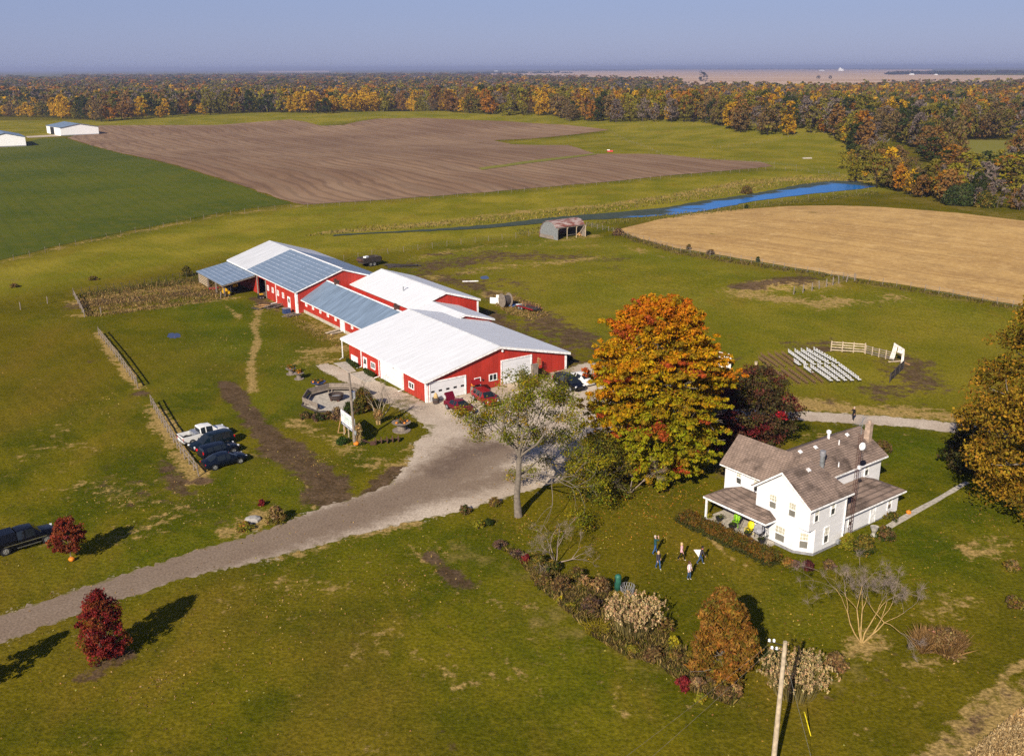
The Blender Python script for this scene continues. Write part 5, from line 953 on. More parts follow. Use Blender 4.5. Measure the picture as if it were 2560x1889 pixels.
def litter(name, label, spots, n, cols, seed, size=.13):
    rg = np.random.default_rng(seed); P_ = []
    for (u, v, r) in spots:
        c = P(u, v); a = rg.uniform(0, 6.28, n); d = r * np.abs(rg.normal(size=n)) * .7; P_.append(np.stack([c.x + d * np.cos(a), c.y + d * np.sin(a)], 1))
    q = np.vstack(P_); z = terrain(q[:, 0], q[:, 1]) + .03; C = np.hstack([q, z[:, None]]); V, F, cc = leaf_cloud(rg, C, np.full((len(C), 3), .02), 1, size, pick(rg, cols, len(C)), 1.6, .3, 1.3); tag(raw_mesh(name, V, F, 'leaf', None, cc), label, None, None, 'stuff')
litter('fallen_leaves', 'yellow and orange leaves fallen round the huge maple', [(1640, 1200, 7), (1560, 1240, 8), (1700, 1240, 8), (1480, 1180, 8), (1620, 1290, 9)], 420, [(.42, .25, .03), (.40, .16, .03), (.30, .22, .05)], 3)
litter('fallen_leaves', 'brown and yellow leaves strewn over the farmhouse lawn', [(1800, 1700, 5), (1700, 1400, 12), (1500, 1350, 12), (2300, 1450, 14), (2480, 1300, 8), (2000, 1550, 12), (1300, 1320, 6)], 330, [(.40, .26, .05), (.30, .17, .05), (.44, .33, .08)], 4, .12)
litter('fallen_leaves', 'pale leaves and straw bits on the lawns left of the driveway', [(300, 1250, 16), (500, 1250, 14), (760, 900, 10), (560, 850, 14), (800, 1150, 8), (250, 1000, 18), (700, 1500, 16), (1000, 1450, 14), (400, 1700, 12)], 420, [(.42, .31, .10), (.34, .24, .07), (.26, .17, .06)], 5, .14)
print('near plants done')
# ------------------------------------------------------------------ woods
PAL = {'golden': (.56, .33, .018), 'orange': (.42, .185, .022), 'rust brown': (.25, .135, .038), 'olive': (.195, .165, .026), 'dark green': (.055, .072, .018), 'brown': (.21, .145, .055), 'grey purple': (.21, .165, .135), 'yellow green': (.27, .23, .022)}
NAMES = list(PAL); PW = np.array([.13, .08, .11, .27, .12, .14, .09, .09])
def wood_proto(seed, bare=False, n=46, per=15, leaf=.95, H=17.0, wd=5.4):
    rg = np.random.default_rng(seed); C, RD, CL = [], [], []
    for _ in range(n):
        z = rg.uniform(.16, 1); r0 = wd * (np.interp(z, [.16, .35, .6, .85, 1], [.62, .95, 1.0, .68, .2])); a = rg.uniform(0, 2 * math.pi); rr = r0 * rg.uniform(.25, 1) ** .5 * (1 + .15 * math.sin(3 * a + seed))
        s = rg.uniform(1.0, 1.9) * (.8 if z > .9 else 1); C.append((rr * math.cos(a), rr * math.sin(a), z * H * .95)); RD.append((s, s, s * .75)); CL.append(np.ones(3) * rg.uniform(.72, 1.22))
    V, F, cc = leaf_cloud(rg, np.array(C), np.array(RD), per if not bare else per // 2 + 2, leaf if not bare else leaf * .7, np.array(CL), .35, .22, 1.4 if not bare else 3.2, .2)
    sg, tp = [], []; grow(rg, (0, 0, -.5), (0, 0, 1), H * .4, .32, 2, sg, tp, .45, .75, (2, 3), .1, .08)
    V2, F2 = tubes(sg, 4); c2 = np.full((len(V2), 3), .55 if not bare else .9)
    return (V, F, cc), (V2, F2, c2)
PROT = [wood_proto(s, wd=w, H=hh) for s, w, hh in ((1, 5.4, 17), (2, 4.4, 18), (3, 6.2, 16), (4, 3.6, 17), (5, 5.0, 19), (6, 5.8, 15), (7, 4.9, 13))] + [wood_proto(8, True, wd=5.2), wood_proto(9, True, wd=4.6, H=16)]
EDGE = [(-60, 294), (0, 293), (100, 294), (200, 300), (240, 306), (426, 294), (563, 286), (683, 282), (804, 286), (884, 280), (980, 276), (1133, 282), (1262, 291), (1382, 290), (1439, 305), (1543, 307), (1664, 307), (1780, 308), (1853, 329), (1941, 341), (2086, 338), (2162, 374), (2190, 417), (2226, 441)]
EDGE2 = [(2232, 452), (2263, 484), (2330, 494), (2363, 500), (2440, 520), (2500, 524), (2560, 530), (2640, 540)]
FOREST = EDGE[:-1] + [(2223, 441)] + EDGE2 + [(2760, 545), (2760, 222), (2560, 222), (2300, 228), (2100, 236), (1900, 239), (1720, 232), (1690, 214), (1500, 206), (1330, 200), (1130, 192), (1120, 183), (900, 181), (600, 181), (300, 182), (0, 182), (-150, 182), (-150, 294)]
CLEAR = [(2400, 350), (2535, 350), (2540, 400), (2520, 455), (2430, 455), (2390, 410)]
wF = [(p.x, p.y) for p in px_world(FOREST)]; wC = [(p.x, p.y) for p in px_world(CLEAR)]; wE = [(p.x, p.y) for p in px_world(EDGE)]; wE2 = [(p.x, p.y) for p in px_world(EDGE2)]
wPl = [(p.x, p.y) for p in px_world([(80, 195), (165, 195), (160, 206), (75, 206)])]
wGap = [[(p.x, p.y) for p in px_world(q)] for q in ([(620, 176), (860, 176), (850, 184), (640, 185)], [(960, 199), (1090, 199), (1080, 206), (970, 206)], [(330, 202), (400, 202), (400, 208), (330, 208)])]
def along(pts, step):
    out, acc = [], 0.0
    for a, b in zip(pts[:-1], pts[1:]):
        L = math.hypot(b[0] - a[0], b[1] - a[1]); t = acc
        while t < L: out.append((a[0] + (b[0] - a[0]) * t / L, a[1] + (b[1] - a[1]) * t / L)); t += step
        acc = t - L
    return out
def proj(p):
    d = np.array((p[0], p[1], p[2] - CAMH)); z = d @ FW; return CX + FPX * (d @ RT) / z, CY - FPX * (d @ UP) / z
def where(u, D):
    if D < 430: return 'at the near woods corner beyond the pond'
    for lim, w in ((120, 'left of the white sheds'), (330, 'behind the white sheds'), (560, 'behind the left end of the ploughed field'), (760, 'above the middle of the ploughed field'), (960, 'behind the ploughed rise'), (1180, 'beyond the ploughed crest'), (1420, 'behind the pasture swell'), (1680, 'along the long pasture rim'),
                   (1860, 'behind the green pasture hollow'), (2020, 'in front of the wooded slope'), (2150, 'behind the round pasture hill'), (2330, 'on the slope above the pond')):
        if u < lim: return w
    return 'beside the hidden clearing at right'
rgw = np.random.default_rng(99); wood_spots = []
for i, q in enumerate(along(wE, 8.2)): wood_spots.append((q[0] + rgw.normal() * 2, q[1] + rgw.uniform(2, 8), 0))
for i, q in enumerate(along(wE, 12.0)): wood_spots.append((q[0] + rgw.normal() * 3, q[1] + rgw.uniform(14, 22), 1))
for i, q in enumerate(along(wE2, 6.0)): wood_spots.append((q[0] + rgw.normal() * 2, q[1] + rgw.uniform(1, 6), 0))
for k in range(4):
    for q in along(wE2, 8.5): wood_spots.append((q[0] + rgw.normal() * 3, q[1] + 10 + k * 10 + rgw.normal() * 3, 1 + k))
wood_spots = [s for s in wood_spots if not inside(np.array([s[0]]), np.array([s[1]]), wC)[0]]
wood_spots.sort(key=lambda s: (s[2] > 0, math.hypot(s[0], s[1]))); wood_spots = wood_spots[:300]
FIX = {}  # pixel columns of trees whose colour stands out in the photograph
SPEC = [(10, 'golden'), (85, 'golden'), (140, 'golden'), (170, 'golden'), (215, 'dark green'), (250, 'brown'), (300, 'rust brown'), (330, 'rust brown'), (365, 'golden'), (400, 'golden'), (440, 'dark green'), (500, 'golden'), (530, 'olive'), (560, 'olive'), (600, 'olive'), (640, 'dark green'), (680, 'dark green'), (735, 'golden'), (760, 'golden'), (800, 'dark green'), (836, 'golden'), (882, 'golden'), (920, 'golden'), (960, 'yellow green'), (995, 'rust brown'), (1030, 'golden'), (1060, 'olive'), (1120, 'rust brown'), (1190, 'olive'), (1225, 'orange'), (1265, 'yellow green'), (1290, 'dark green'), (1345, 'golden'), (1420, 'brown'), (1460, 'rust brown'), (1520, 'brown'), (1580, 'olive'), (1620, 'grey purple'), (1720, 'olive'), (1800, 'brown'), (1890, 'rust brown'), (1960, 'golden'), (2000, 'yellow green'), (2030, 'olive'), (2070, 'yellow green'), (2100, 'golden'), (2170, 'grey purple'), (2200, 'grey purple')]
rows, protos_obj = 0, []
for pi, (a, b) in enumerate(PROT):
    protos_obj.append(None)
def wood_tree(x, y, row, near):
    g0 = ground(x, y); u, v = proj(g0); D = math.hypot(x, y)
    cn = NAMES[rgw.choice(len(NAMES), p=PW / PW.sum())]
    if row == 0 and not near:
        k = min(SPEC, key=lambda s: abs(s[0] - u))
        if abs(k[0] - u) < 16: cn = k[1]
    bare = cn == 'grey purple' or (cn == 'brown' and rgw.uniform() < .4)
    pi = int(rgw.integers(7, 9)) if bare else int(rgw.integers(0, 7)); sc = rgw.uniform(.58, 1.25) * (.94 if row == 0 else 1.0)
    if near: sc *= .62
    size = 'tall ' if sc > 1.02 else ('low ' if sc < .8 else '')
    shape = 'half bare' if bare else ('slender' if pi in (1, 3) else 'broad')
    lab = f"{size}{shape} {cn} tree {where(u, D)}" + (', front row' if row == 0 else ', further in')
    t = thing('woodland_tree', lab, 'tree', g0, rgw.uniform(0, 6.28), 'trees of the autumn woods'); t.scale = (sc * rgw.uniform(.9, 1.12), sc * rgw.uniform(.9, 1.12), sc)
    if protos_obj[pi] is None:
        (V, F, c), (V2, F2, c2) = PROT[pi]
        o = raw_mesh('crown', V, F, 'leaf_forest', None, c); o2 = raw_mesh('trunk', V2, F2, 'leaf_forest', None, c2); protos_obj[pi] = (o.data, o2.data); o.parent = t; o2.parent = t
    else:
        o = bpy.data.objects.new('crown', protos_obj[pi][0]); COL.objects.link(o); o.parent = t; o2 = bpy.data.objects.new('trunk', protos_obj[pi][1]); COL.objects.link(o2); o2.parent = t
    base = np.array(PAL[cn]) * rgw.uniform(.95, 1.35); o.color = (*base, 1); o2.color = (.16, .13, .11, 1) if bare or rgw.uniform() < .3 else (.07, .055, .045, 1)
for x, y, row in wood_spots: wood_tree(x, y, row, math.hypot(x, y) < 450)
# the rest of the woods: one mass
def far_woods():
    rg = np.random.default_rng(5); pts = []; D = 330.0
    lo = [wood_proto(40 + k, k > 5, n=16, per=9, leaf=1.9, wd=6.0, H=17 + (k % 3)) for k in range(8)]; near = [wood_proto(60 + k, k > 5, n=40, per=14, leaf=.95, wd=5.6, H=16 + (k % 3)) for k in range(8)]
    while D < 5200:
        st = max(8.5, .0105 * D); 
        for a in np.arange(-.60, .60, st / D): pts.append((D * math.sin(a + rg.normal() * .3 * st / D), D * math.cos(a) + rg.normal() * st * .35))
        D += st * (1.0 if D < 1500 else 1.35)
    X = np.array([p[0] for p in pts]); Y = np.array([p[1] for p in pts]); k = inside(X, Y, wF) & ~inside(X, Y, wC) & ~inside(X, Y, wPl)
    for q in wGap: k &= ~inside(X, Y, q)
    d = np.minimum(seg_dist(X, Y, wE), seg_dist(X, Y, wE2)); k &= (d > 24); X, Y, d = X[k], Y[k], d[k]
    big = np.sin(X * .011 + 1) * np.cos(Y * .008) + np.sin(X * .004 - Y * .006)
    parts = []
    for x, y, bg_ in zip(X, Y, big):
        D = math.hypot(x, y); (V, F, c), _ = (near if D < 800 else lo)[rg.integers(0, 8)]
        w = PW.copy()
        if bg_ > .5: w = w * np.array([1.6, 2.0, 1.6, .8, .5, 1, .7, 1])
        elif bg_ < -.5: w = w * np.array([.4, .5, .7, 1.3, 1.6, 1.2, 1.9, .8])
        if D > 1500: w = w * np.array([.3, .9, 1, .9, 1.0, 1.1, 1.2, .4])
        base = np.array(PAL[NAMES[rg.choice(8, p=w / w.sum())]]) * rg.uniform(.95, 1.3); s = max(1.0, .0105 * D / 11.0) * rg.uniform(.8, 1.15); sz = rg.uniform(.66, 1.2) * (.66 if D < 460 else 1)
        a = rg.uniform(0, 6.28); R2 = np.array([[math.cos(a), -math.sin(a), 0], [math.sin(a), math.cos(a), 0], [0, 0, 1]])
        parts.append(((V * [s, s, sz]) @ R2.T + [x, y, float(terrain(x, y))], F, np.clip(c * base, .003, .9)))
    V, F, c = add_arrays(parts); o = raw_mesh('woods', V, F, 'leaf', None, c); tag(o, 'far mass of autumn woods stretching to the horizon', None, None, 'stuff'); return len(X)
print('woods', far_woods())
def treeline(label, pxs, seed, H=(9, 17), W_=(40, 120), n=60, col=((.045, .055, .03), (.06, .05, .035), (.035, .045, .03))):
    rg = np.random.default_rng(seed); parts = []
    (a, b) = pxs
    for k in range(n):
        t = rg.uniform(); q = flat(a[0] + (b[0] - a[0]) * t, a[1] + (b[1] - a[1]) * t + rg.uniform(-.8, .8)); w = rg.uniform(*W_); hh = rg.uniform(*H)
        C = np.stack([rg.uniform(-w, w, 12), rg.uniform(-15, 15, 12), rg.uniform(.2, .85, 12) * hh], 1) + [q[0], q[1], 0]
        V, F, c = leaf_cloud(rg, C, np.tile([[9, 9, hh * .28]], (12, 1)), 9, 7.5, pick(rg, col, 12), .4, .15, 1.3, .2); parts.append((V, F, c))
    V, F, c = add_arrays(parts); o = raw_mesh('treeline', V, F, 'leaf', None, c); tag(o, label, None, None, 'stuff')
treeline('bluish treeline along the left horizon', ((-100, 176.5), (700, 176)), 1, n=110)
treeline('bluish treeline along the middle horizon', ((600, 175), (1500, 174.5)), 2, n=130, W_=(60, 200))
treeline('bluish treeline beyond the pale plain', ((1450, 174.2), (2250, 174.2)), 3, n=110, W_=(60, 200))
treeline('dark treeline on the right of the pale plain', ((2225, 187), (2750, 182)), 4, (12, 19), (15, 40), 120, ((.05, .05, .03), (.075, .05, .035), (.04, .05, .025)))
treeline('dark treeline in front of the pale plain at middle', ((1140, 186), (1420, 183)), 5, (10, 16), (15, 40), 26)
for (u, v, w, hh, lab) in ((189, 203, 22, 7, 'tiny white farm building left in the far woods'), (364, 206, 48, 5, 'long low white farm roof in the far woods'), (2054, 178, 46, 11, 'white farm shed on the far pale plain'), (2279, 188, 22, 8, 'white farmhouse before the dark right treeline'), (2340, 188.5, 14, 6, 'small white shed before the dark right treeline'), (1240, 179, 40, 10, 'white farm building on the middle horizon'), (290, 198, 8, 9, 'tiny white house in the far woods')):
    q = flat(u, v); t = thing('farm_building', lab, 'building', (q[0], q[1], 0), R(20)); m = gable_block(-w / 2, w / 2, -w * .3, w * .3, hh * .6, 0, hh * .62, -.5) if False else MB()
    m.prism([(-w / 2, -w * .25), (w / 2, -w * .25), (w / 2, w * .25), (-w / 2, w * .25)], hh * .6, 0, 0); m.build('wall', 'trim_white', t)
    r = MB(); r.slab([(-w / 2 - .5, -w * .25 - .5, hh * .6), (w / 2 + .5, -w * .25 - .5, hh * .6), (w / 2 + .5, 0, hh), (-w / 2 - .5, 0, hh)], .2); r.slab([(-w / 2 - .5, .01, hh), (w / 2 + .5, .01, hh), (w / 2 + .5, w * .25 + .5, hh * .6), (-w / 2 - .5, w * .25 + .5, hh * .6)], .2); r.build('roof', 'roof_white', t)
q = flat(2100, 178); t = thing('grain_elevator', 'tall white grain elevator on the far pale plain', 'elevator', (q[0], q[1], 0)); m = MB(); m.box((0, 0, 12), (30, 22, 24)); m.box((18, 0, 9), (22, 20, 18)); m.build('silo_block', 'trim_white', t); m = MB(); m.box((0, 0, 28), (10, 10, 8)); m.build('head_house', 'trim_white', t)
for i, (u, v, s) in enumerate(((1752, 184, 1.2), (1757, 207, 1.6), (2046, 198, .8), (2075, 199, .8))):
    q = flat(u, v); (V, F, c), _ = PROT[i % 5]; t = thing('lone_tree', ('solitary tree standing in the far pale plain', 'broad dark tree clump before the pale plain', 'left of two tiny dots of trees on the pale plain', 'right of two tiny dots of trees on the pale plain')[i], 'tree', (q[0], q[1], 0)); o = raw_mesh('crown', V * s * [1.6, 1.6, 1], F, 'leaf', t, c * np.array((.05, .05, .03)))
print('woods done')
# ------------------------------------------------------------------ vehicles
def loft(name, stations, glass, paint, parent, subs=None):
    """stations: (x, zlow, zbelt, ztop, wbelt, wtop); the ring of 12 runs round a section. glass: {child name: [(station i, ring k)...]}"""
    N = 12; V = []
    for x, zl, zb, zt, wb_, wt in stations:
        hp = [(wb_ * .80, zl), (wb_ * .98, zl + .28 * (zb - zl)), (wb_, zl + .72 * (zb - zl)), (wb_ * .95, zb), (wt, zt - .045), (wt * .55, zt)]
        ring = [(x, -y, z) for y, z in hp][::1] + [(x, y, z) for y, z in hp[::-1]]
        V += ring
    S = len(stations); faces = {}
    for i in range(S - 1):
        for k in range(N):
            k2 = (k + 1) % N; faces[(i, k)] = (i * N + k, i * N + k2, (i + 1) * N + k2, (i + 1) * N + k)
    used = set(); outs = {}
    for nm, lst in glass.items():
        for grp in lst:
            mb = MB(); idx = {}
            vs = []; fs = []
            for f in grp:
                used.add(f); ff = []
                for vi in faces[f]:
                    if vi not in idx: idx[vi] = len(vs); vs.append(V[vi])
                    ff.append(idx[vi])
                fs.append(ff)
            mb.add(vs, fs); mb.build(nm, 'glass_dark', parent, False)
    b = MB(); fl = [f for q, f in faces.items() if q not in used] + [tuple(range(N - 1, -1, -1)), tuple(range((S - 1) * N, S * N))]
    b.add(V, fl); o = b.build('body', paint, parent, True)
    o.data.set_sharp_from_angle(angle=R(38)); return o
def wheels(t, xs, hw, r, rimr=None):
    for x in xs:
        for s in (-1, 1):
            m = MB(); m.lathe([(r * .55, -.11), (r * .95, -.11), (r, -.07), (r, .07), (r * .95, .11), (r * .55, .11)], 16, (x, s * (hw - .07), r), 'Y'); w = m.build('wheel', 'tyre', t, True); w.data.set_sharp_from_angle(angle=R(40))
            q = MB(); yo = s * (hw + .045)
            q.lathe([(r * .62, 0), (r * .66, .01 * s), (r * .54, .012 * s), (r * .50, -.03 * s)], 16, (x, yo, r), 'Y'); q.lathe([(.06, -.02), (.06, .02)], 8, (x, yo, r), 'Y')
            for k in range(5):
                a = k * 2 * math.pi / 5; q.tube((x, yo, r), (x + math.cos(a) * r * .6, yo, r + math.sin(a) * r * .6), .032, .04, 4)
            q.build('rim', 'rim', w)
            d = MB(); d.lathe([(r * .50, 0), (r * .52, .004)], 16, (x, yo - s * .035, r), 'Y'); d.build('hub_back', 'black_plastic', w)
            a = MB(); a.lathe([(r * 1.02, -.015), (r * 1.16, .012), (r * 1.16, -.015)], 18, (x, s * (hw - .012), r * 1.02), 'Y'); a.build('wheel_arch', 'black_plastic', t)
def lights(t, xf, xr, wf, wr, zf, zr, hf=.14, hr=.16):
    for s in (-1, 1):
        m = MB(); m.box((xf - .02, s * wf, zf), (.16, .26, hf * .8), s * -.35); m.build('headlight', 'head_light', t)
        m = MB(); m.box((xr + .02, s * wr, zr), (.12, .30, hr * .8), s * .30); m.build('tail_light', 'red_light', t)
def heading(p, q): return math.atan2(q[1] - p[1], q[0] - p[0])
def car(kind, label, u0, v0, u1, v1, paint, name='parked_car', cat='car', open_back=False, L=None):
    """(u0, v0) ground point under the tail's middle, (u1, v1) under the nose"""
    a, b = P(u0, v0), P(u1, v1); hd = heading(a, b); c = (a + b) / 2; c.z = float(terrain(c.x, c.y)); t = thing(name, label, cat, c, hd)
    if kind == 'sedan':
        st = [(-2.42, .38, .66, .72, .70, .52), (-2.34, .25, .80, .95, .82, .66), (-1.80, .22, .88, 1.04, .90, .70), (-1.02, .2, .93, 1.38, .92, .58), (-.60, .2, .93, 1.44, .92, .60), (-.12, .2, .93, 1.47, .92, .60), (-.02, .2, .93, 1.47, .92, .60), (.42, .2, .93, 1.42, .92, .57), (1.22, .2, .92, 1.00, .91, .73), (2.02, .22, .80, .88, .88, .70), (2.34, .28, .64, .74, .80, .58), (2.44, .34, .54, .60, .66, .48)]
        g = {'side_window': [[(3, 3), (4, 3)], [(6, 3)], [(3, 7), (4, 7)], [(6, 7)]], 'windshield': [[(7, 4), (7, 5), (7, 6)]], 'rear_window': [[(2, 4), (2, 5), (2, 6)]]}
        loft('body', st, g, paint, t); wheels(t, (-1.42, 1.45), .90, .34); lights(t, 2.26, -2.34, .60, .60, .68, .78)
        m = MB(); m.box((2.37, 0, .50), (.18, .9, .24)); m.build('grille', 'black_plastic', t); m = MB(); m.box((2.47, 0, .42), (.02, .32, .14)) ; m.build('number_plate', 'plastic_white', t)
        mz, mx = .98, .95
        if open_back:
            m = MB(); m.add([(-1.78, -.66, 1.06), (-1.78, .66, 1.06), (-2.25, .62, 1.86), (-2.25, -.62, 1.86), (-1.86, -.66, 1.03), (-1.86, .66, 1.03), (-2.33, .62, 1.83), (-2.33, -.62, 1.83)], [(0, 1, 2, 3), (7, 6, 5, 4), (0, 4, 5, 1), (3, 2, 6, 7), (0, 3, 7, 4), (1, 5, 6, 2)]); m.box((-2.36, 0, 1.72), (.16, 1.2, .32), 0, 0, 0, .5); m.build('trunk_lid', paint, t)
            m = MB(); m.box((-2.05, 0, 1.03), (.5, 1.2, .04)); m.build('trunk_bay', 'dark_interior', t)
    elif kind in ('suv', 'minivan', 'hatch'):
        z = {'suv': 1.66, 'minivan': 1.74, 'hatch': 1.48}[kind]; l = {'suv': 0, 'minivan': .18, 'hatch': -.15}[kind]; nose = 1.06 if kind != 'minivan' else .98
        st = [(-2.30 - l, .40, .72, .86, .78, .66), (-2.26 - l, .28, .96, 1.02, .90, .74), (-2.10 - l, .26, 1.0, z - .14, .92, .64), (-1.75 - l, .25, 1.0, z - .03, .94, .66), (-.95, .25, 1.0, z, .95, .67), (-.86, .25, 1.0, z, .95, .67), (.02, .25, .98, z + .01, .95, .67), (.11, .25, .98, z + .01, .95, .67), (.55, .25, .97, z - .05, .95, .64), (1.30 + l, .25, .97, nose + .03, .94, .76), (2.05 + l, .27, .88, nose - .10, .90, .72), (2.34 + l, .34, .68, .80, .82, .60), (2.42 + l, .40, .58, .64, .70, .50)]
        g = {'side_window': [[(3, 3)], [(5, 3)], [(7, 3)], [(3, 7)], [(5, 7)], [(7, 7)]], 'windshield': [[(8, 4), (8, 5), (8, 6)]]}
        if not open_back: g['rear_window'] = [[(1, 4), (1, 5), (1, 6)]]
        loft('body', st, g, paint, t); wheels(t, (-1.42, 1.45 + l * .5), .93, .37); lights(t, 2.26 + l, -2.27 - l, .64, .74, .82, .98, .16, .3)
        m = MB(); m.box((2.38 + l, 0, .62), (.14, .9, .26)); m.build('grille', 'black_plastic', t); mz, mx = 1.05, 1.0
        if open_back:
            m = MB(); m.box((-2.62, 0, z + .32), (1.0, 1.34, .07), 0, 0, 0, .42); m.build('tailgate', paint, t); m = MB(); m.box((-2.28, 0, 1.25), (.05, 1.2, .6)); m.build('boot_opening', 'dark_interior', t)
    elif kind == 'pickup':
        st = [(-.62, .42, 1.10, 1.72, .96, .70), (-.56, .42, 1.10, 1.82, .97, .71), (-.02, .42, 1.10, 1.86, .97, .72), (.10, .42, 1.10, 1.86, .97, .72), (.86, .42, 1.10, 1.80, .97, .70), (1.50, .42, 1.10, 1.22, .96, .80), (2.45, .44, 1.02, 1.14, .94, .78), (2.72, .50, .80, .98, .88, .70), (2.80, .55, .74, .80, .80, .6)]
        g = {'side_window': [[(1, 3)], [(3, 3)], [(1, 7)], [(3, 7)]], 'windshield': [[(4, 4), (4, 5), (4, 6)]]}
        loft('body', st, g, paint, t); mz, mx = 1.22, 1.3
        m = MB(); m.box((-.64, 0, 1.42), (.03, 1.3, .46)); m.build('rear_window', 'glass_dark', t)
        bedm = MB()
        for s in (-1, 1): bedm.box((-1.70, s * .91, .83), (2.06, .12, .66))
        bedm.box((-2.68, 0, .80), (.10, 1.82, .62)); bedm.box((-.70, 0, .83), (.08, 1.7, .66)); bedm.box((-1.7, 0, .62), (1.96, 1.72, .1)); bedm.build('bed', paint, t)
        m = MB(); m.box((-1.7, 0, .69), (1.9, 1.68, .02)); m.build('bed_liner', 'black_plastic', t); wheels(t, (-1.72, 1.78), .95, .40)
        for s in (-1, 1):
            m = MB(); m.box((2.66, s * .68, .92), (.2, .36, .2), s * -.3); m.build('headlight', 'head_light', t); m = MB(); m.box((-2.73, s * .86, .88), (.06, .16, .42)); m.build('tail_light', 'red_light', t)
        m = MB(); m.box((-2.82, 0, .52), (.18, 1.8, .16)); m.build('bumper', 'chrome', t); m = MB(); m.box((2.80, 0, .56), (.16, 1.8, .2)); m.build('bumper', 'chrome', t); m = MB(); m.box((2.77, 0, .86), (.06, .9, .26)); m.build('grille', 'black_plastic', t)
        if 'toolbox' in label or L == 'box':
            m = MB(); m.box((-1.0, 0, 1.10), (.55, 1.72, .44)); m.build('tool_box', 'steel', t)
        if L == 'topper':
            m = MB(); V = [(-2.7, -.92, 1.15), (-2.7, .92, 1.15), (-.68, .92, 1.15), (-.68, -.92, 1.15), (-2.62, -.70, 1.86), (-2.62, .70, 1.86), (-.70, .70, 1.88), (-.70, -.70, 1.88)]; m.add(V, [(0, 1, 5, 4), (1, 2, 6, 5), (2, 3, 7, 6), (3, 0, 4, 7), (4, 5, 6, 7), (3, 2, 1, 0)]); m.build('bed_cap', paint, t)
            for s in (-1, 1):
                m = MB(); m.box((.25, s * 1.0, .42), (2.0, .14, .06)); m.build('running_board', 'chrome', t); m = MB(); m.box((0, s * .975, .8), (3.6, .02, .07)); m.build('side_trim', 'chrome', t)
    for s in (-1, 1):
        m = MB(); m.box((mx, s * 1.02, mz), (.12, .22, .14)); m.build('mirror', paint, t)
    m = MB(); m.box((-.05, 0, .28), (3.6, 1.5, .1)); m.build('underbody', 'black_plastic', t)
    return t
car('pickup', 'white pickup truck with silver toolbox at the far end of the parked row', 458, 1112, 560, 1086, 'paint_white', 'pickup_truck', 'pickup', L='box')
car('minivan', 'dark teal minivan parked nose to the fence next to the white pickup', 578, 1104, 482, 1132, 'paint_teal', 'parked_minivan', 'minivan')
car('hatch', 'dark navy hatchback parked between minivan and sedan by the fence', 500, 1150, 593, 1124, 'paint_navy')
car('sedan', 'dark navy sedan parked nearest of the row beside the rail fence', 512, 1174, 610, 1148, 'paint_navy')
car('pickup', 'black pickup with bed cap cut by the left picture edge', -22, 1388, 138, 1340, 'paint_black', 'pickup_truck', 'pickup', L='topper')
car('sedan', 'maroon sedan with open boot parked before the white garage door', 1118, 1012, 1180, 1041, 'paint_maroon', open_back=True)
car('suv', 'red crossover with raised tailgate half hidden by the locust crown', 1186, 988, 1241, 1024, 'paint_red', 'parked_suv', 'suv', open_back=True)
car('minivan', 'black minivan parked beside the white sedan behind the locust crown', 1396, 956, 1448, 980, 'paint_black', 'parked_minivan', 'minivan')
car('sedan', 'white sedan with dark sunroof parked beside the big maple', 1472, 966, 1428, 945, 'paint_white')
car('sedan', 'dark car mostly hidden behind the left flank of the big maple', 1512, 955, 1560, 968, 'paint_grey')
q = P(18, 366); t = car('hatch', 'dark car parked by the far white shed at the left edge', 8, 366, 26, 364, 'paint_black')
# ------------------------------------------------------------------ fences
def rail_fence(label, pxpts, n, rails, ph=1.35, pr=.07, mat='wood_pale', name='rail_fence', rmat=None, rh=.12, lean=.0, world=None, group=None, wire=False, cat='fence', seed=0, jit=.0, pw=None):
    w = [Vector((p.x, p.y)) for p in px_world(pxpts)] if world is None else [Vector((p[0], p[1])) for p in world]
    Ls = [(b - a).length for a, b in zip(w[:-1], w[1:])]; T_ = sum(Ls); pts = []; rg = random.Random(seed)
    for k in range(n):
        d = T_ * k / (n - 1); i = 0
        while i < len(Ls) - 1 and d > Ls[i]: d -= Ls[i]; i += 1
        p = w[i].lerp(w[i + 1], min(1, d / Ls[i])); pts.append(ground(p.x, p.y))
    c = pts[0]; t = thing(name, label, cat, c, 0, group); post_me = None
    for p in pts:
        if post_me is None:
            m = MB(); hh = ph; m.tube((0, 0, -.2), (0, 0, hh), pr, pr * .9, 6) if pw is None else m.box((0, 0, ph / 2 - .1), (pw, pw, ph + .2)); o = m.build('post', mat, t); post_me = o.data
        else: o = bpy.data.objects.new('post', post_me); COL.objects.link(o); o.parent = t
        o.location = p - c; o.rotation_euler = (rg.gauss(0, jit), rg.gauss(0, jit), rg.uniform(0, 3) if pw is None else 0)
    if wire:
        for z in rails:
            m = MB()
            for a, b in zip(pts[:-1], pts[1:]): m.tube(a - c + Vector((0, 0, z)), b - c + Vector((0, 0, z)), .012, .012, 3, caps=False)
            m.build('wire', 'steel', t)
    else:
        for a, b in zip(pts[:-1], pts[1:]):
            for z in rails:
                m = MB(); d = (b - a); L = d.length; m.box((a - c + b - c) / 2 + Vector((0, 0, z + rg.gauss(0, .015))), (L, .045, rh), math.atan2(d.y, d.x), 0, 0, -math.asin(max(-1, min(1, d.z / L)))); m.build('rail', rmat or mat, t)
    return t
rail_fence('weathered two rail fence in the left lawn by the small puddle, far one of two', [(247, 838), (300, 905), (345, 970)], 16, (.72, 1.25), 1.4, .075, 'wood_grey', rh=.16, jit=.03, seed=1)
rail_fence('weathered two rail fence behind the row of parked cars', [(379, 1012), (412, 1070), (458, 1142), (497, 1190)], 15, (.72, 1.25), 1.4, .075, 'wood_grey', rh=.16, jit=.03, seed=2)
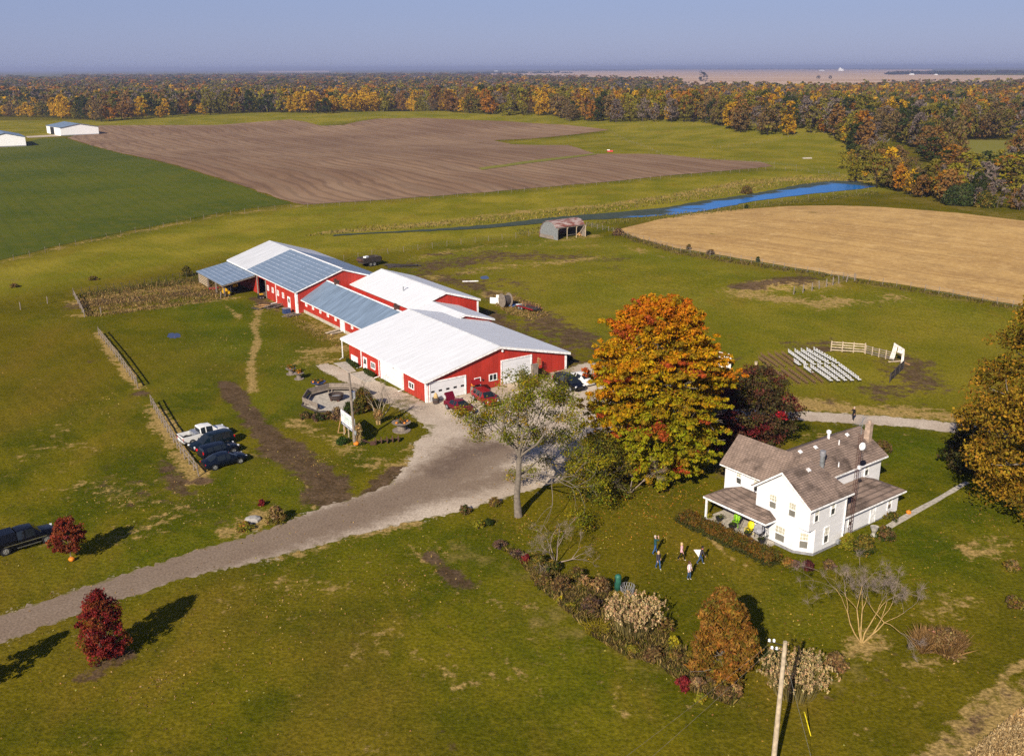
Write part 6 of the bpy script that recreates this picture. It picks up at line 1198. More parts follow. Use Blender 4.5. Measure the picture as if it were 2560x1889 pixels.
rail_fence('short weathered board fence closing the weedy pen', [(184, 738), (198, 765), (212, 793)], 6, (.5, .85, 1.2), 1.4, .09, 'wood_grey', rh=.15, jit=.03, seed=3)
rail_fence('sagging wire fence on thin posts along the back of the weedy pen', [(184, 738), (300, 722), (420, 702), (500, 688)], 18, (.3, .7, 1.1), 1.3, .05, 'bark_dark', wire=True, name='wire_fence', jit=.05)
rail_fence('wire fence on wooden posts between green crop and meadow', [(-60, 672), (0, 660), (80, 640), (160, 620), (320, 586), (420, 566), (536, 544), (640, 528), (732, 521), (800, 518), (974, 505), (1120, 494), (1300, 480), (1560, 457), (1660, 447), (1821, 434), (1935, 424)], 62, (.4, .8, 1.2), 1.4, .055, 'wood_grey', wire=True, name='wire_fence', jit=.02)
rail_fence('wire fence along the wet meadow behind the barns', [(860, 653), (930, 640), (1000, 632), (1085, 620), (1165, 610), (1245, 600), (1330, 590), (1390, 584)], 16, (.5, .9, 1.25), 1.4, .055, 'wood_grey', wire=True, name='wire_fence', jit=.04)
rail_fence('wire fence running beside the golden stubble field', [(1466, 566), (1530, 580), (1570, 592), (1690, 627), (1893, 660), (2020, 682), (2139, 702), (2305, 727), (2480, 758), (2570, 775)], 46, (.4, .8, 1.15), 1.35, .06, 'wood_grey', wire=True, name='wire_fence', jit=.06)
rail_fence('gate fence of stout posts beside the bare earth mound', [(1984, 736), (2030, 727), (2070, 716), (2100, 708), (2136, 702)], 9, (.4, .8, 1.15), 1.6, .12, 'wood_grey', wire=True, name='wire_fence', jit=.05, seed=5)
rail_fence('pale four rail board fence beside the white chairs', [(2077, 877), (2161, 883)], 4, (.22, .62, 1.02, 1.42), 1.6, .07, 'wood_pale', name='board_fence', pw=.14, rh=.15)
rail_fence('greyer board fence panel leading to the draped arch', [(2163, 884), (2194, 892), (2231, 901)], 5, (.22, .55, .88, 1.2), 1.35, .07, 'wood_pale', name='board_fence', pw=.12, rmat='wood_grey', rh=.14)
rail_fence('dark shaded board fence past the draped arch', [(2258, 922), (2224, 956)], 4, (.3, .62, .94, 1.2), 1.4, .07, 'wood_dark', name='board_fence', pw=.12, rh=.22)
rail_fence('far pasture fence on the rim beside the pond', [(1935, 424), (2030, 431), (2100, 440), (2160, 446), (2240, 456)], 12, (.5, 1.0), 1.4, .06, 'wood_grey', wire=True, name='wire_fence')
rail_fence('pasture fence crossing the hill behind the ploughed field', [(1530, 332), (1660, 392), (1800, 402), (1900, 408), (2000, 420), (2060, 424)], 22, (.5, 1.0), 1.3, .06, 'wood_grey', wire=True, name='wire_fence')
rail_fence('fence along the round pasture hill before the woods', [(1780, 372), (1850, 366), (1930, 352), (1990, 340), (2060, 335)], 16, (.5, 1.0), 1.3, .06, 'wood_grey', wire=True, name='wire_fence')
rail_fence('fence on the near bank of the blue pond', [(1690, 545), (1800, 528), (1900, 512), (2030, 496), (2170, 478)], 16, (.5, 1.0), 1.3, .055, 'wood_grey', wire=True, name='wire_fence')
for i, (u, v, lab) in enumerate(((52, 774, 'lone leaning fence post in the left meadow'), (119, 759, 'lone fence post further right in the left meadow'), (253, 787, 'lone short post at the front of the weedy pen'), (552, 746, 'lone post beside the open lean-to'))):
    g0 = P(u, v); t = thing('fence_post', lab, 'post', g0); m = MB(); m.tube((0, 0, -.1), (.08 * (i % 2), 0, 1.4), .1, .09, 7); m.build('post_shaft', 'wood_grey', t)
# ------------------------------------------------------------------ draped arch
aA, aB = P(2233, 902), P(2256, 912); ah = math.atan2(aB.y - aA.y, aB.x - aA.x); al = (aB - aA).length
t = thing('wedding_arch', 'wooden arch draped in white cloth between the board fences', 'arch', aA, ah)
for x in (0, al):
    m = MB(); m.tube((x, 0, 0), (x, 0, 2.7 - .3 * (x > 0)), .08, .07, 7); m.build('post', 'wood_pale', t)
m = MB(); m.tube((0, 0, 2.6), (al, 0, 2.35), .07, .06, 6); m.build('beam', 'wood_pale', t)
rg = np.random.default_rng(3)
def drape(pts0, pts1, nu, nv, fold=.1, seed=0):
    V, F = [], []
    for i in range(nu + 1):
        s = i / nu; a = Vector(pts0[0]).lerp(Vector(pts0[1]), s); b = Vector(pts1[0]).lerp(Vector(pts1[1]), s)
        for j in range(nv + 1):
            q = a.lerp(b, j / nv); q.y += fold * math.sin(i * 2.1 + seed + j * .3) * (j / nv + .3); V.append(q)
    for i in range(nu):
        for j in range(nv): k = i * (nv + 1) + j; F.append((k, k + nv + 1, k + nv + 2, k + 1))
    return V, F
for a0, a1, b0, b1 in (((-.1, -.12, 2.75), (.75, -.1, 2.6), (-.5, -.25, .15), (.25, -.2, .25)), ((.7, -.1, 2.6), (al + .1, -.1, 2.4), (.8, -.15, 1.5), (al + .1, -.1, 1.6)), ((al - .35, -.12, 2.2), (al + .2, -.1, 2.3), (al - .05, -.2, .1), (al + .25, -.15, .1))):
    V, F = drape((a0, a1), (b0, b1), 12, 8); m = MB(); m.add(V, F); V2, F2 = drape((a0, a1), (b0, b1), 12, 8, .1, .4); o = m.build('drape', 'fabric_white', t, True); sm = o.modifiers.new('thick', 'SOLIDIFY'); sm.thickness = .04
t = thing('board_pile', 'two pale boards lying at the foot of the draped arch', 'boards', P(2235, 904), .2); m = MB(); m.box((.3, 0, .06), (2.4, .25, .1)); m.build('board', 'wood_pale', t); m = MB(); m.box((1.2, -.8, .06), (.25, 2.2, .1)); m.build('board', 'wood_tan', t)
# ------------------------------------------------------------------ chairs for the ceremony
def chair_mesh(mat, kind):
    m = MB()
    if kind == 'white':
        m.box((0, 0, .45), (.44, .44, .05)); m.box((-.24, 0, .80), (.05, .44, .28), 0, 0, 0, -.15); m.box((-.20, .20, .60), (.04, .04, .5), 0, 0, 0, -.12); m.box((-.20, -.20, .60), (.04, .04, .5), 0, 0, 0, -.12)
        for x, y in ((.19, .19), (.19, -.19), (-.2, .19), (-.2, -.19)): m.tube((x, y, .44), (x * 1.3, y, 0), .02, .02, 4, 1)
    else:
        m.box((0, 0, .44), (.40, .42, .035), 0, 1 if kind == 2 else 0); m.box((-.22, 0, .74), (.03, .42, .16), 0, 0, 0, -.12)
        for s in (-.19, .19): m.tube((-.16, s, .45), (-.26, s, .86), .018, .018, 4); m.tube((.16, s, .44), (-.16, s, 0), .018, .018, 4); m.tube((-.16, s, .44), (.2, s, 0), .018, .018, 4)
    return m
cx0 = [None, None]
def K(x, y): return (1880 + x * .12506, 860 + y * .12506)
def chair_row(a, b, n, kind, rowname):
    pa, pb = P(*K(*a), .45), P(*K(*b), .45); d = pb - pa; fac = math.atan2(d.y, d.x) + math.pi / 2   # people look right, to the arch
    for k in range(n):
        q = pa.lerp(pb, k / max(1, n - 1)); q = ground(q.x, q.y); i = 0 if kind == 'white' else 1
        if cx0[i] is None:
            m = chair_mesh(None, kind); o = m.build('folding_chair', ['plastic_white' if i == 0 else 'chair_brown', 'black_plastic' if i == 0 else 'wood_dark']); cx0[i] = o.data
        else: o = bpy.data.objects.new('folding_chair', cx0[i]); COL.objects.link(o)
        o.location = q; o.rotation_euler.z = fac + random.uniform(-.06, .06)
        tag(o, rowname, 'chair', 'white folding chairs set out for the ceremony' if i == 0 else 'brown wooden chairs set out for the ceremony')
ordn = ('first', 'second', 'third', 'fourth', 'fifth', 'sixth', 'seventh', 'eighth', 'ninth', 'tenth')
for i, (a, b) in enumerate((((760, 160), (1085, 400)), ((890, 150), (1245, 395)), ((1015, 140), (1385, 385)), ((1130, 130), (1535, 375)), ((1270, 120), (1695, 365)))):
    chair_row(a, b, 9, 'white', f'white folding chair in the far block, {ordn[4 - i]} white row from the board fence')
chair_row((872, 350), (945, 400), 3, 'white', 'white folding chair of the three standing in a brown row of the far block')
for i, (a, b) in enumerate((((1205, 460), (1575, 715)), ((1345, 450), (1720, 715)), ((1485, 440), (1860, 710)), ((1630, 430), (1995, 710)), ((1768, 425), (2145, 700)))):
    chair_row(a, b, 9, 'white', f'white folding chair in the near block, {ordn[4 - i]} white row from the dark fence')
chair_row((1072, 465), (1195, 555), 4, 'white', 'white folding chair of the four standing in a brown row of the near block')
for i, (a, b, n) in enumerate((((160, 275), (360, 425), 6), ((210, 220), (495, 415), 8), ((350, 200), (635, 415), 8), ((490, 185), (795, 405), 8), ((622, 180), (850, 340), 7))):
    chair_row(a, b, n, 'brown', f'brown wooden chair in the far block, {ordn[4 - i]} brown row from the white chairs')
for i, (a, b, n) in enumerate((((468, 525), (670, 680), 6), ((612, 515), (930, 745), 9), ((755, 505), (1090, 745), 9), ((905, 470), (1245, 735), 9), ((1218, 580), (1395, 725), 5))):
    chair_row(a, b, n, 'brown', f'brown wooden chair in the near block, {ordn[4 - i]} brown row from the white chairs')
t = thing('stump_stool', 'single pale stump stool standing apart behind the brown chairs', 'stool', P(1890, 911)); m = MB(); m.lathe([(.24, 0), (.22, .35), (.25, .42), (.25, .45)], 10); m.build('stump', 'wood_pale', t)
# ------------------------------------------------------------------ quonset shelter
qa, qb_ = P(1394, 601), P(1465, 591); qc = P(1357, 592); qh = math.atan2(qb_.y - qa.y, qb_.x - qa.x); ql = (qb_ - qa).length; qw = (qc - qa).length
t = thing('arched_shed', 'rusty arched metal shelter with open front beyond the barn paddock', 'shed', qa, qh)
prof = []
HQ = qw * .62
for k in range(11):
    a = math.pi * k / 10; prof.append((qw / 2 - qw / 2 * math.cos(a), HQ * math.sin(a) ** .75 if 0 < k < 10 else 0.0))   # y from front 0 to back qw
roofp = [p for p in prof if p[1] >= HQ * .58 or p[0] > qw / 2]
fy, fz = roofp[0]
m = MB()
for (a, b) in zip(roofp[:-1], roofp[1:]): m.add([(-.15, a[0], a[1]), (ql + .15, a[0], a[1]), (ql + .15, b[0], b[1]), (-.15, b[0], b[1])], [(0, 1, 2, 3)])
o = m.build('roof', 'rust_roof', t); sm = o.modifiers.new('thick', 'SOLIDIFY'); sm.thickness = .06
for x in (.03, ql - .03):
    m = MB(); m.poly([(x, 0, 0), (x, 0, fz)] + [(x, p[0], p[1] - .03) for p in roofp] + [(x, qw, 0)]); o = m.build('end_wall', 'steel' if x < 1 else 'wood_grey', t); sm = o.modifiers.new('thick', 'SOLIDIFY'); sm.thickness = .05
m = MB(); m.box((-.03, qw * .60, .45), (.06, qw * .75, .9)); m.build('plank_skirt', 'wood_grey', t)
for k in range(4):
    x = .12 + (ql - .24) * k / 3; m = MB(); m.tube((x, .1, 0), (x, .1, fz), .09, .09, 6); m.tube((x, .1, fz - .55), (x + (.45 if k < 3 else -.45), .1, fz - .03), .05, .05, 5); m.build('post', 'wood_pale', t)
m = MB(); m.tube((0, .1, fz - .06), (ql, .1, fz - .06), .08, .08, 5); m.build('beam', 'wood_grey', t); m = MB(); m.tube((ql * .34, .1, .95), (ql * .66, .1, .95), .06, .06, 5); m.build('rail', 'wood_grey', t)
t = thing('straw_pile', 'tan straw heap inside the arched metal shelter', 'straw', P(1462, 590)); m = MB(); m.lathe([(1.2, 0), (.9, .5), (.3, 1.0), (.05, 1.1)], 9, (-.9, 1.6, 0)); m.build('heap', 'wood_tan', t)
print('vehicles, fences done')
# ------------------------------------------------------------------ fire pit island
fc = P(842, 1003); t = thing('patio_ring', 'octagonal concrete patio with low dark border for the fire pit', 'patio', fc)
FR = 4.5; oc = [(FR * math.cos(R(22.5 + 45 * k)), FR * math.sin(R(22.5 + 45 * k)), ) for k in range(8)]
m = MB(); m.prism(oc, .13, 0, -.05); m.build('slab', 'concrete', t)
m = MB()
for k in range(8):
    a, b = Vector(oc[k]), Vector(oc[(k + 1) % 8]); d = b - a; c = (a + b) / 2; m.box((c.x, c.y, .07), (d.length + .1, .14, .26), math.atan2(d.y, d.x))
m.build('border', 'wood_dark', t)
bt = thing('ring_bench', 'grey wooden bench with back curving round the far half of the fire pit', 'bench', fc)
for k in (0, 1, 2, 3, 4):   # sides from right-back round to the left-front
    kk = (k) % 8; a, b = Vector(oc[kk]) * .97, Vector(oc[(kk + 1) % 8]) * .97; d = b - a; L = d.length; c = (a + b) / 2; ang = math.atan2(d.y, d.x); inn = -c.normalized()
    s = c + inn * .32; m = MB(); m.box((s.x, s.y, .50), (L - .28, .45, .06), ang); m.build('seat', 'wood_grey', bt)
    m = MB(); m.box((c.x, c.y, .86), (L, .07, .62), ang); m.build('backrest', 'wood_grey', bt)
    for q in (-.42, .42):
        p = c + d * q * .9 + inn * .3; m = MB(); m.box((p.x, p.y, .27), (.1, .4, .42), ang); m.build('leg', 'wood_grey', bt)
ft = thing('fire_pit', 'round black iron fire bowl on legs in the middle of the patio', 'fire pit', fc + Vector((-.1, .3, .08)))
m = MB(); m.lathe([(.75, .25), (.85, .30), (.98, .82), (1.0, .84), (.92, .84), (.80, .40), (.1, .36)], 20); m.build('bowl', 'iron_dark', ft)
m = MB(); m.lathe([(.79, .46), (.02, .50)], 16); m.build('ash', 'concrete_grey', ft)
for k in range(4):
    a = k * math.pi / 2 + .5; m = MB(); m.box((.72 * math.cos(a), .72 * math.sin(a), .16), (.12, .3, .34), a); m.build('leg', 'rust', ft)
def pumpkin(label, u, v, r=.28, z0=None):
    g0 = P(u, v) if z0 is None else z0; t = thing('pumpkin', label, 'pumpkin', g0); V, F = [], []; n, mm = 20, 9
    for i in range(mm):
        ph = math.pi * i / (mm - 1)
        for k in range(n): a = 2 * math.pi * k / n; rr = r * math.sin(ph) * (1 + .06 * math.cos(a * 7)); V.append((rr * math.cos(a), rr * math.sin(a), r * .82 * (1 - math.cos(ph)) * .95))
    for i in range(mm - 1):
        for k in range(n): F.append((i * n + k, i * n + (k + 1) % n, (i + 1) * n + (k + 1) % n, (i + 1) * n + k))
    m = MB(); m.add(V, F); m.build('shell', 'pumpkin', t, True); m = MB(); m.tube((0, 0, r * 1.5), (.04, 0, r * 1.9), .035, .025, 5); m.build('stalk', 'wood_tan', t); return t
def spool_planter(label, u, v, s, top=.8, bowl=False):
    g0 = P(u, v); t = thing('spool_planter', label, 'planter', g0); m = MB(); m.lathe([(.95 * s, 0), (.95 * s, .09), (.50 * s, .10)], 18); m.build('bottom_disc', 'wood_grey', t)
    m = MB(); m.lathe([(.46 * s, .1), (.46 * s, top)], 14); m.build('drum', 'wood_grey', t)
    m = MB(); m.lathe([(.95 * s, top), (1.0 * s, top + .09), (.3 * s, top + .095)] if not bowl else [(.6 * s, top), (1.05 * s, top + .12), (1.05 * s, top + .2), (.8 * s, top + .12)], 18); m.build('top_disc', 'wood_grey' if not bowl else 'sign_blue', t)
    rg = np.random.default_rng(int(u)); n = 26; C = np.stack([rg.normal(size=n) * .42 * s, rg.normal(size=n) * .42 * s, top + .2 + rg.uniform(0, .35, n)], 1)
    V, F, c = leaf_cloud(rg, C, np.tile([[.16, .16, .13]], (n, 1)), 16, .11, pick(rg, [(.05, .08, .015), (.30, .13, .02), (.12, .12, .02), (.35, .18, .02)], n), .4); raw_mesh('plants', V, F, 'leaf', t, c)
    return t
s1 = spool_planter('small cable spool planter with flowers, farthest on the lawn beside the gravel', 728, 935, .72); s2 = spool_planter('small cable spool planter, nearer of the pair on the lawn', 748, 947, .72); s3 = spool_planter('cable spool planter with blue rim right behind the fire pit bench', 797, 972, .95, .85, True); s4 = spool_planter('large cable spool planter full of orange plants by the gravel lot', 1004, 1076, 1.15, 1.0)
pumpkin('small pumpkin on top of the farthest lawn spool planter', 0, 0, .15, P(728, 935) + Vector((0, -.3, .88))); pumpkin('small pumpkin on top of the nearer lawn spool planter', 0, 0, .15, P(748, 947) + Vector((0, -.2, .88)))
for i, (x, y) in enumerate(((-.6, -.4), (.1, -.6))): pumpkin(('left', 'right')[i] + ' small pumpkin on the blue rimmed spool planter', 0, 0, .16, P(797, 972) + Vector((x, y, 1.0)))
for i, (x, y) in enumerate(((-.5, -.55), (.45, -.6), (.7, .2))): pumpkin(('left', 'middle', 'right')[i] + ' small pumpkin on the large orange spool planter', 0, 0, .15, P(1004, 1076) + Vector((x, y, 1.08)))
pumpkin('bright orange pumpkin at the foot of the wooden pole and corn shock', 891, 1113, .33); pumpkin('orange pumpkin at the thin trunk of the rusty red young tree', 180, 1402, .27); pumpkin('orange pumpkin at the foot of the pointed dark red maple', 263, 1644, .26)
pumpkin('orange pumpkin on the barrel by the man door', 0, 0, .32, BW(6.6, -.9, 1.25)); pumpkin('pumpkin at the farmhouse garden path', 2271, 1284, .25)
t = thing('wood_barrel', 'grey wooden barrel with pumpkin beside the barn man door', 'barrel', BW(6.6, -.9, .1)); m = MB(); m.lathe([(.34, 0), (.44, .5), (.36, 1.1)], 14); m.build('staves', 'wood_grey', t); m = MB(); m.lathe([(.39, .25), (.415, .33)], 14); m.build('hoop', 'rust', t)
t = thing('wood_barrel', 'dark half barrel planter at the near barn corner', 'barrel', BW(.9, -.9, 0)); m = MB(); m.lathe([(.38, 0), (.48, .6), (.45, .8)], 14); m.build('staves', 'wood_dark', t); m = MB(); m.lathe([(.43, .3), (.45, .38)], 14); m.build('hoop', 'rust', t); m = MB(); m.lathe([(.3, .8), (.24, 1.2), (.04, 1.5)], 8); m.build('plant', 'corn_stalk', t)
def corn_shock(label, g0, h=2.4, seed=1):
    rg = np.random.default_rng(seed); t = thing('corn_shock', label, 'corn shock', g0); sg = []
    for k in range(26):
        a = rg.uniform(0, 6.28); r0, r1 = rg.uniform(.1, .32), rg.uniform(.1, .45); sg.append(((r0 * math.cos(a), r0 * math.sin(a), 0), (r1 * math.cos(a + .3), r1 * math.sin(a + .3), h * rg.uniform(.7, 1)), .025, .015))
    trunk_part(t, sg, 'corn_stalk', 4, 'stalks'); C = np.array([s[1] for s in sg]) * [1, 1, .75]; V, F, c = leaf_cloud(rg, C, np.tile([[.2, .2, .6]], (len(C), 1)), 14, .16, pick(rg, [(.42, .29, .12), (.32, .21, .08)], len(C)), .2, .25, 3.0, .1, .8); raw_mesh('leaves', V, F, 'leaf', t, c)
corn_shock('dry corn shock tied to the wooden pole by the white sign', P(897, 1110), 2.6, 1); corn_shock('dry corn shock leaning on the bare multi stem tree', P(946, 1060), 2.0, 2)
pb = P(888, 1113); t = thing('utility_pole', 'weathered wooden pole with meter box rising beside the white sign', 'pole', pb); m = MB(); m.tube((0, 0, -.2), (-.22, -.1, 8.7), .17, .12, 10); m.build('pole_shaft', 'wood_grey', t)
m = MB(); m.box((-.02, .3, 6.0), (.6, .5, .8)); m.build('transformer', 'steel', t); m = MB(); m.box((.12, -.15, 1.6), (.25, .2, .5)); m.build('meter_box', 'steel', t)
sa, sb = P(846, 1093), P(891, 1119); sa, sb = P(856, 1082), P(889, 1108); sh = math.atan2(sb.y - sa.y, sb.x - sa.x)
t = thing('farm_sign', 'white sign board with faint lettering on posts beside the wooden pole', 'sign', sa, sh); sl_ = (sb - sa).length
m = MB(); m.box((sl_ / 2, 0, 2.25), (sl_, .12, 1.45)); m.build('sign_board', 'plastic_white', t)
m = MB(); m.box((sl_ / 2, -.01, 1.38), (sl_, .12, .3)); lb = m.build('sign_strip', 'sign_blue', t)
def text(parent, s, loc, size, mat, rx=R(90), name='lettering'):
    c = bpy.data.curves.new(name, 'FONT'); c.body = s; c.size = size; c.align_x = 'CENTER'; c.extrude = .006; c.materials.append(M(mat)); o = bpy.data.objects.new(name, c); COL.objects.link(o); o.parent = parent; o.location = loc; o.rotation_euler = (rx, 0, 0); return o
for k, (w_, z) in enumerate(((.5, 2.7), (.8, 2.4), (.72, 2.15), (.6, 1.85))):   # illegible pale lines of print
    m = MB()
    for q in range(7): m.box((sl_ * (.5 - w_ / 2 + w_ * (q + .5) / 7), -.066, z), (sl_ * w_ / 9, .006, .07 + .05 * (k == 1)))
    m.build('lettering', 'sign_green', t)
m = MB()
for q in range(8): m.box((sl_ * (.1 + .1 * q), -.076, 1.38), (sl_ * .07, .006, .13))
m.build('lettering', 'plastic_white', t)
for x in (.15, .5, .85):
    m = MB(); m.box((sl_ * x, .0, .65), (.12, .1, 1.3)); m.build('post', 'wood_pale', t)
pq = P(965, 1107); t = thing('old_plough', 'rusty antique plough lying in the grass of the pole island', 'plough', pq, .3)
m = MB(); m.tube((-2.0, 0, .3), (1.9, .3, .35), .07, .05, 6); m.tube((-1.9, 0, .3), (-2.9, .5, .75), .045, .04, 5); m.tube((-1.9, 0, .3), (-2.9, -.4, .75), .045, .04, 5); m.build('beam', 'rust', t)
for k in range(5):
    m = MB(); m.lathe([(.02, -.05), (.42, .02), (.43, .05), (.02, 0)], 14, (-1.2 + k * .65, .1 * (k % 2), .38), 'X'); m.build('disc', 'rust', t)
m = MB(); m.add([(-1.9, -.2, .05), (-1.2, -.3, .05), (-1.3, -.5, .6), (-1.8, -.35, .6)], [(0, 1, 2, 3)]); o = m.build('share', 'rust', t); sm = o.modifiers.new('thick', 'SOLIDIFY'); sm.thickness = .04
pq = P(845, 1082); t = thing('ladder_frame', 'yellow leaning wooden A frame left of the white sign', 'frame', pq, 0); m = MB(); m.tube((0, 0, 0), (.5, .8, 2.5), .05, .05, 5); m.tube((.9, 0, 0), (.5, .8, 2.5), .05, .05, 5); m.tube((0, 0, .05), (.9, 0, .05), .04, .04, 5); m.build('bars', 'wood_tan', t)
# ------------------------------------------------------------------ yard things round the barns
def gpost(label, x, y, w, h):
    t = thing('gate_post', label, 'post', BW(x, y, .25)); m = MB(); m.box((0, 0, h / 2), (w, .5, h), BROT); m.box((0, 0, h + .06), (w * 1.1, .55, .1), BROT); m.build('post_shaft', 'wood_grey', t)
gpost('thick rustic gate post before the tall garage door, left one', 13.2, -2.6, .75, 2.3); gpost('thick rustic gate post before the tall garage door, right one', 15.5, -2.2, .85, 2.7)
t = thing('plank_screen', 'grey plank panel standing between the rustic gate posts', 'panel', BW(14.3, -2.2, .25), BROT); m = MB(); m.box((0, 0, .8), (1.9, .08, 1.4)); m.build('planks', 'wood_grey', t)
rail_fence('short white picket fence at the garage corner', None, 12, (.35, .75), .95, .04, 'wood_pale', name='picket_fence', pw=.07, rh=.07, world=[BW(11.0, -2.6), BW(13.0, -2.9)])
t = thing('yard_signpost', 'yellow wooden post with four little cross arms against the red gable', 'signpost', BW(17.0, -1.0, .45), BROT); m = MB(); m.box((0, 0, 1.5), (.14, .14, 3.0)); m.build('post', 'wood_tan', t)
for k in range(4):
    m = MB(); m.box((.02 * k, -.1, 2.0 + k * .26), (.9 - .1 * k, .05, .12)); m.build('cross_arm', 'wood_tan', t)
shrub('brown shrub at the foot of the yellow signpost', 1352, 945, 2.2, 1.4, BR + OL, 401); shrub('low grassy shrub beside the tall garage door', 1330, 965, 2.6, 1.0, OL + TA, 402)
def lumber(label, u, v, n, L, w, ang, mat, seed, spread=.5, name='lumber_pile'):
    rg = random.Random(seed); t = thing(name, label, 'wood pile', P(u, v), ang)
    for k in range(n):
        m = MB(); m.box((rg.gauss(0, .4), rg.gauss(0, spread), .08 + (k // 4) * .12), (L * rg.uniform(.6, 1), w * rg.uniform(.6, 1.2), .09), rg.gauss(0, .18), 0, 0, 0); m.build('board', mat if k % 3 else 'wood_dark', t)
lumber('flat pile of dark boards on the grass behind the barns', 1005, 667, 12, 7.5, .5, .1, 'wood_dark', 1, .9); lumber('heap of old timber at the far barn wall by the downspout', 685, 768, 16, 2.6, .2, .9, 'wood_grey', 2, .6); lumber('scattered thin planks on the ground near the lean-to', 655, 768, 7, 2.8, .15, -.3, 'wood_tan', 3, .9); lumber('wooden ramp boards outside the low shed door', 840, 832, 6, 3.0, .6, .9, 'wood_pale', 4, .5); lumber('pallet boards before the far barn door', 735, 788, 6, 2.4, .4, .8, 'wood_grey', 5, .4); lumber('stack of red and pale boards inside the slatted lean-to', 535, 722, 10, 2.5, .2, .9, 'sign_red', 6, .5)
t = thing('feed_bin', 'dark blue grey bin at the far barn corner', 'bin', BW(3.2, 55.6, 0), BROT); m = MB(); m.box((0, 0, .45), (1.2, 1.0, .9)); m.build('bin_box', 'sign_blue', t); m = MB(); m.box((0, 0, .93), (1.3, 1.1, .07)); m.build('lid', 'steel', t)
# tractor and machines under the lean-to
t = thing('farm_tractor', 'yellow tractor parked in the shade of the lean-to', 'tractor', BW(1.6, 78.5, 0), BROT + R(90)); m = MB(); m.box((.6, 0, 1.1), (1.6, .7, .7)); m.box((-.6, 0, 1.3), (.9, 1.0, .5)); m.build('body', 'yellow_machine', t); wheels(t, (-.7,), .85, .7); wheels(t, (1.1,), .7, .42)
m = MB(); m.tube((-1.0, -.5, 1.4), (-1.0, -.5, 2.2), .05); m.tube((-1.0, .5, 1.4), (-1.0, .5, 2.2), .05); m.box((-1.0, 0, 2.2), (.1, 1.1, .08)); m.build('roll_bar', 'black_iron', t)
t = thing('yellow_mower', 'yellow machine standing at the lean-to edge', 'machine', BW(-1.0, 75.4, 0), BROT); m = MB(); m.box((0, 0, .7), (1.0, 1.6, .5)); m.box((0, .5, 1.1), (.7, .6, .4)); m.build('body', 'yellow_machine', t); wheels(t, (-.3, .3), .6, .3)
t = thing('garden_tractor', 'little yellow and black tractor at the dark barn opening', 'tractor', BW(3.6, 69.3, 0), BROT); m = MB(); m.box((0, 0, .6), (.7, 1.3, .4)); m.build('body', 'black_iron', t); m = MB(); m.box((0, -.3, .85), (.6, .6, .25)); m.build('hood', 'yellow_machine', t); wheels(t, (-.25, .25), .5, .26)
# cable drum, panels, trailer, wagon
wd_ = P(1264, 767); t = thing('cable_drum', 'big wooden cable drum standing on edge in the weeds', 'cable drum', wd_, R(25))
for y in (-.75, .75):
    m = MB(); m.lathe([(1.25, -.06), (1.25, .06)], 24, (0, y, 1.25), 'Y'); m.build('flange', 'wood_grey', t)
m = MB(); m.lathe([(.85, -.7), (.85, .7)], 18, (0, 0, 1.25), 'Y'); m.build('core', 'wood_dark', t); t.rotation_euler.z = R(-60)
t = thing('white_hoarding', 'white stepped panel leaning beside the cable drum', 'panel', P(1225, 758), R(-18)); m = MB(); m.prism([(0, 0), (2.9, 0), (2.9, .12), (0, .12)], 1.1, 0, 0); m.prism([(1.2, 0), (2.9, 0), (2.9, .12), (1.2, .12)], .55, 0, 1.1); m.build('sheet', 'trim_white', t)
t = thing('tarp', 'blue tarp and pale debris lying beside the cable drum', 'tarp', P(1280, 765)); m = MB(); m.lathe([(.9, 0), (.7, .3), (.1, .4)], 7); m.build('tarp_sheet', 'tarp_blue', t); m = MB(); m.box((1.6, .1, .2), (1.8, .9, .1), .4, 0, .1, .1); m.build('debris', 'plastic_white', t)
t = thing('white_board', 'white board lying in the weeds behind the white roofed barn', 'board', P(1176, 704), .1); m = MB(); m.box((0, 0, .1), (3.2, .4, .12)); m.build('plank', 'trim_white', t)
ta, tb = P(1298, 769), P(1346, 782); t = thing('flatbed_trailer', 'red flatbed trailer loaded with rusty frames in the barn paddock', 'trailer', (ta + tb) / 2, heading(ta, tb))
m = MB(); m.box((0, 0, .62), (4.2, 1.9, .12)); m.build('deck', 'wood_dark', t)
for y in (-.97, .97): m = MB(); m.box((0, y, .62), (4.3, .06, .22)); m.build('side_rail', 'paint_red', t)
wheels(t, (-1.5, -.75), .98, .33); m = MB(); m.tube((2.1, -.6, .6), (3.2, 0, .5), .05); m.tube((2.1, .6, .6), (3.2, 0, .5), .05); m.build('drawbar', 'black_iron', t)
rg = random.Random(4)
for k in range(9):
    x, y = rg.uniform(-1.7, 1.6), rg.uniform(-.7, .7); m = MB()
    for (a, b) in (((0, 0, 0), (0, 0, .7)), ((.8, 0, 0), (.8, 0, .7)), ((0, 0, .7), (.8, 0, .7)), ((0, .1, .3), (.8, .1, .3))): m.tube((x + a[0], y + a[1], .7 + a[2]), (x + b[0], y + b[1], .7 + b[2]), .03, .03, 4)
    m.build('rusty_frame', 'rust' if k % 3 else 'wood_tan', t)
wa, wb2 = P(900, 668), P(950, 660); t = thing('manure_spreader', 'old dark spreader wagon parked beyond the barn roof', 'wagon', (wa + wb2) / 2, heading(wa, wb2)); m = MB(); V = [(-2.4, -1, .8), (2.2, -1, .8), (2.2, 1, .8), (-2.4, 1, .8), (-2.5, -1.25, 2.0), (2.2, -1.25, 2.0), (2.2, 1.25, 2.0), (-2.5, 1.25, 2.0)]; m.add(V, [(0, 1, 5, 4), (1, 2, 6, 5), (2, 3, 7, 6), (3, 0, 4, 7), (3, 2, 1, 0)]); o = m.build('box', 'wood_dark', t); sm = o.modifiers.new('thick', 'SOLIDIFY'); sm.thickness = .08
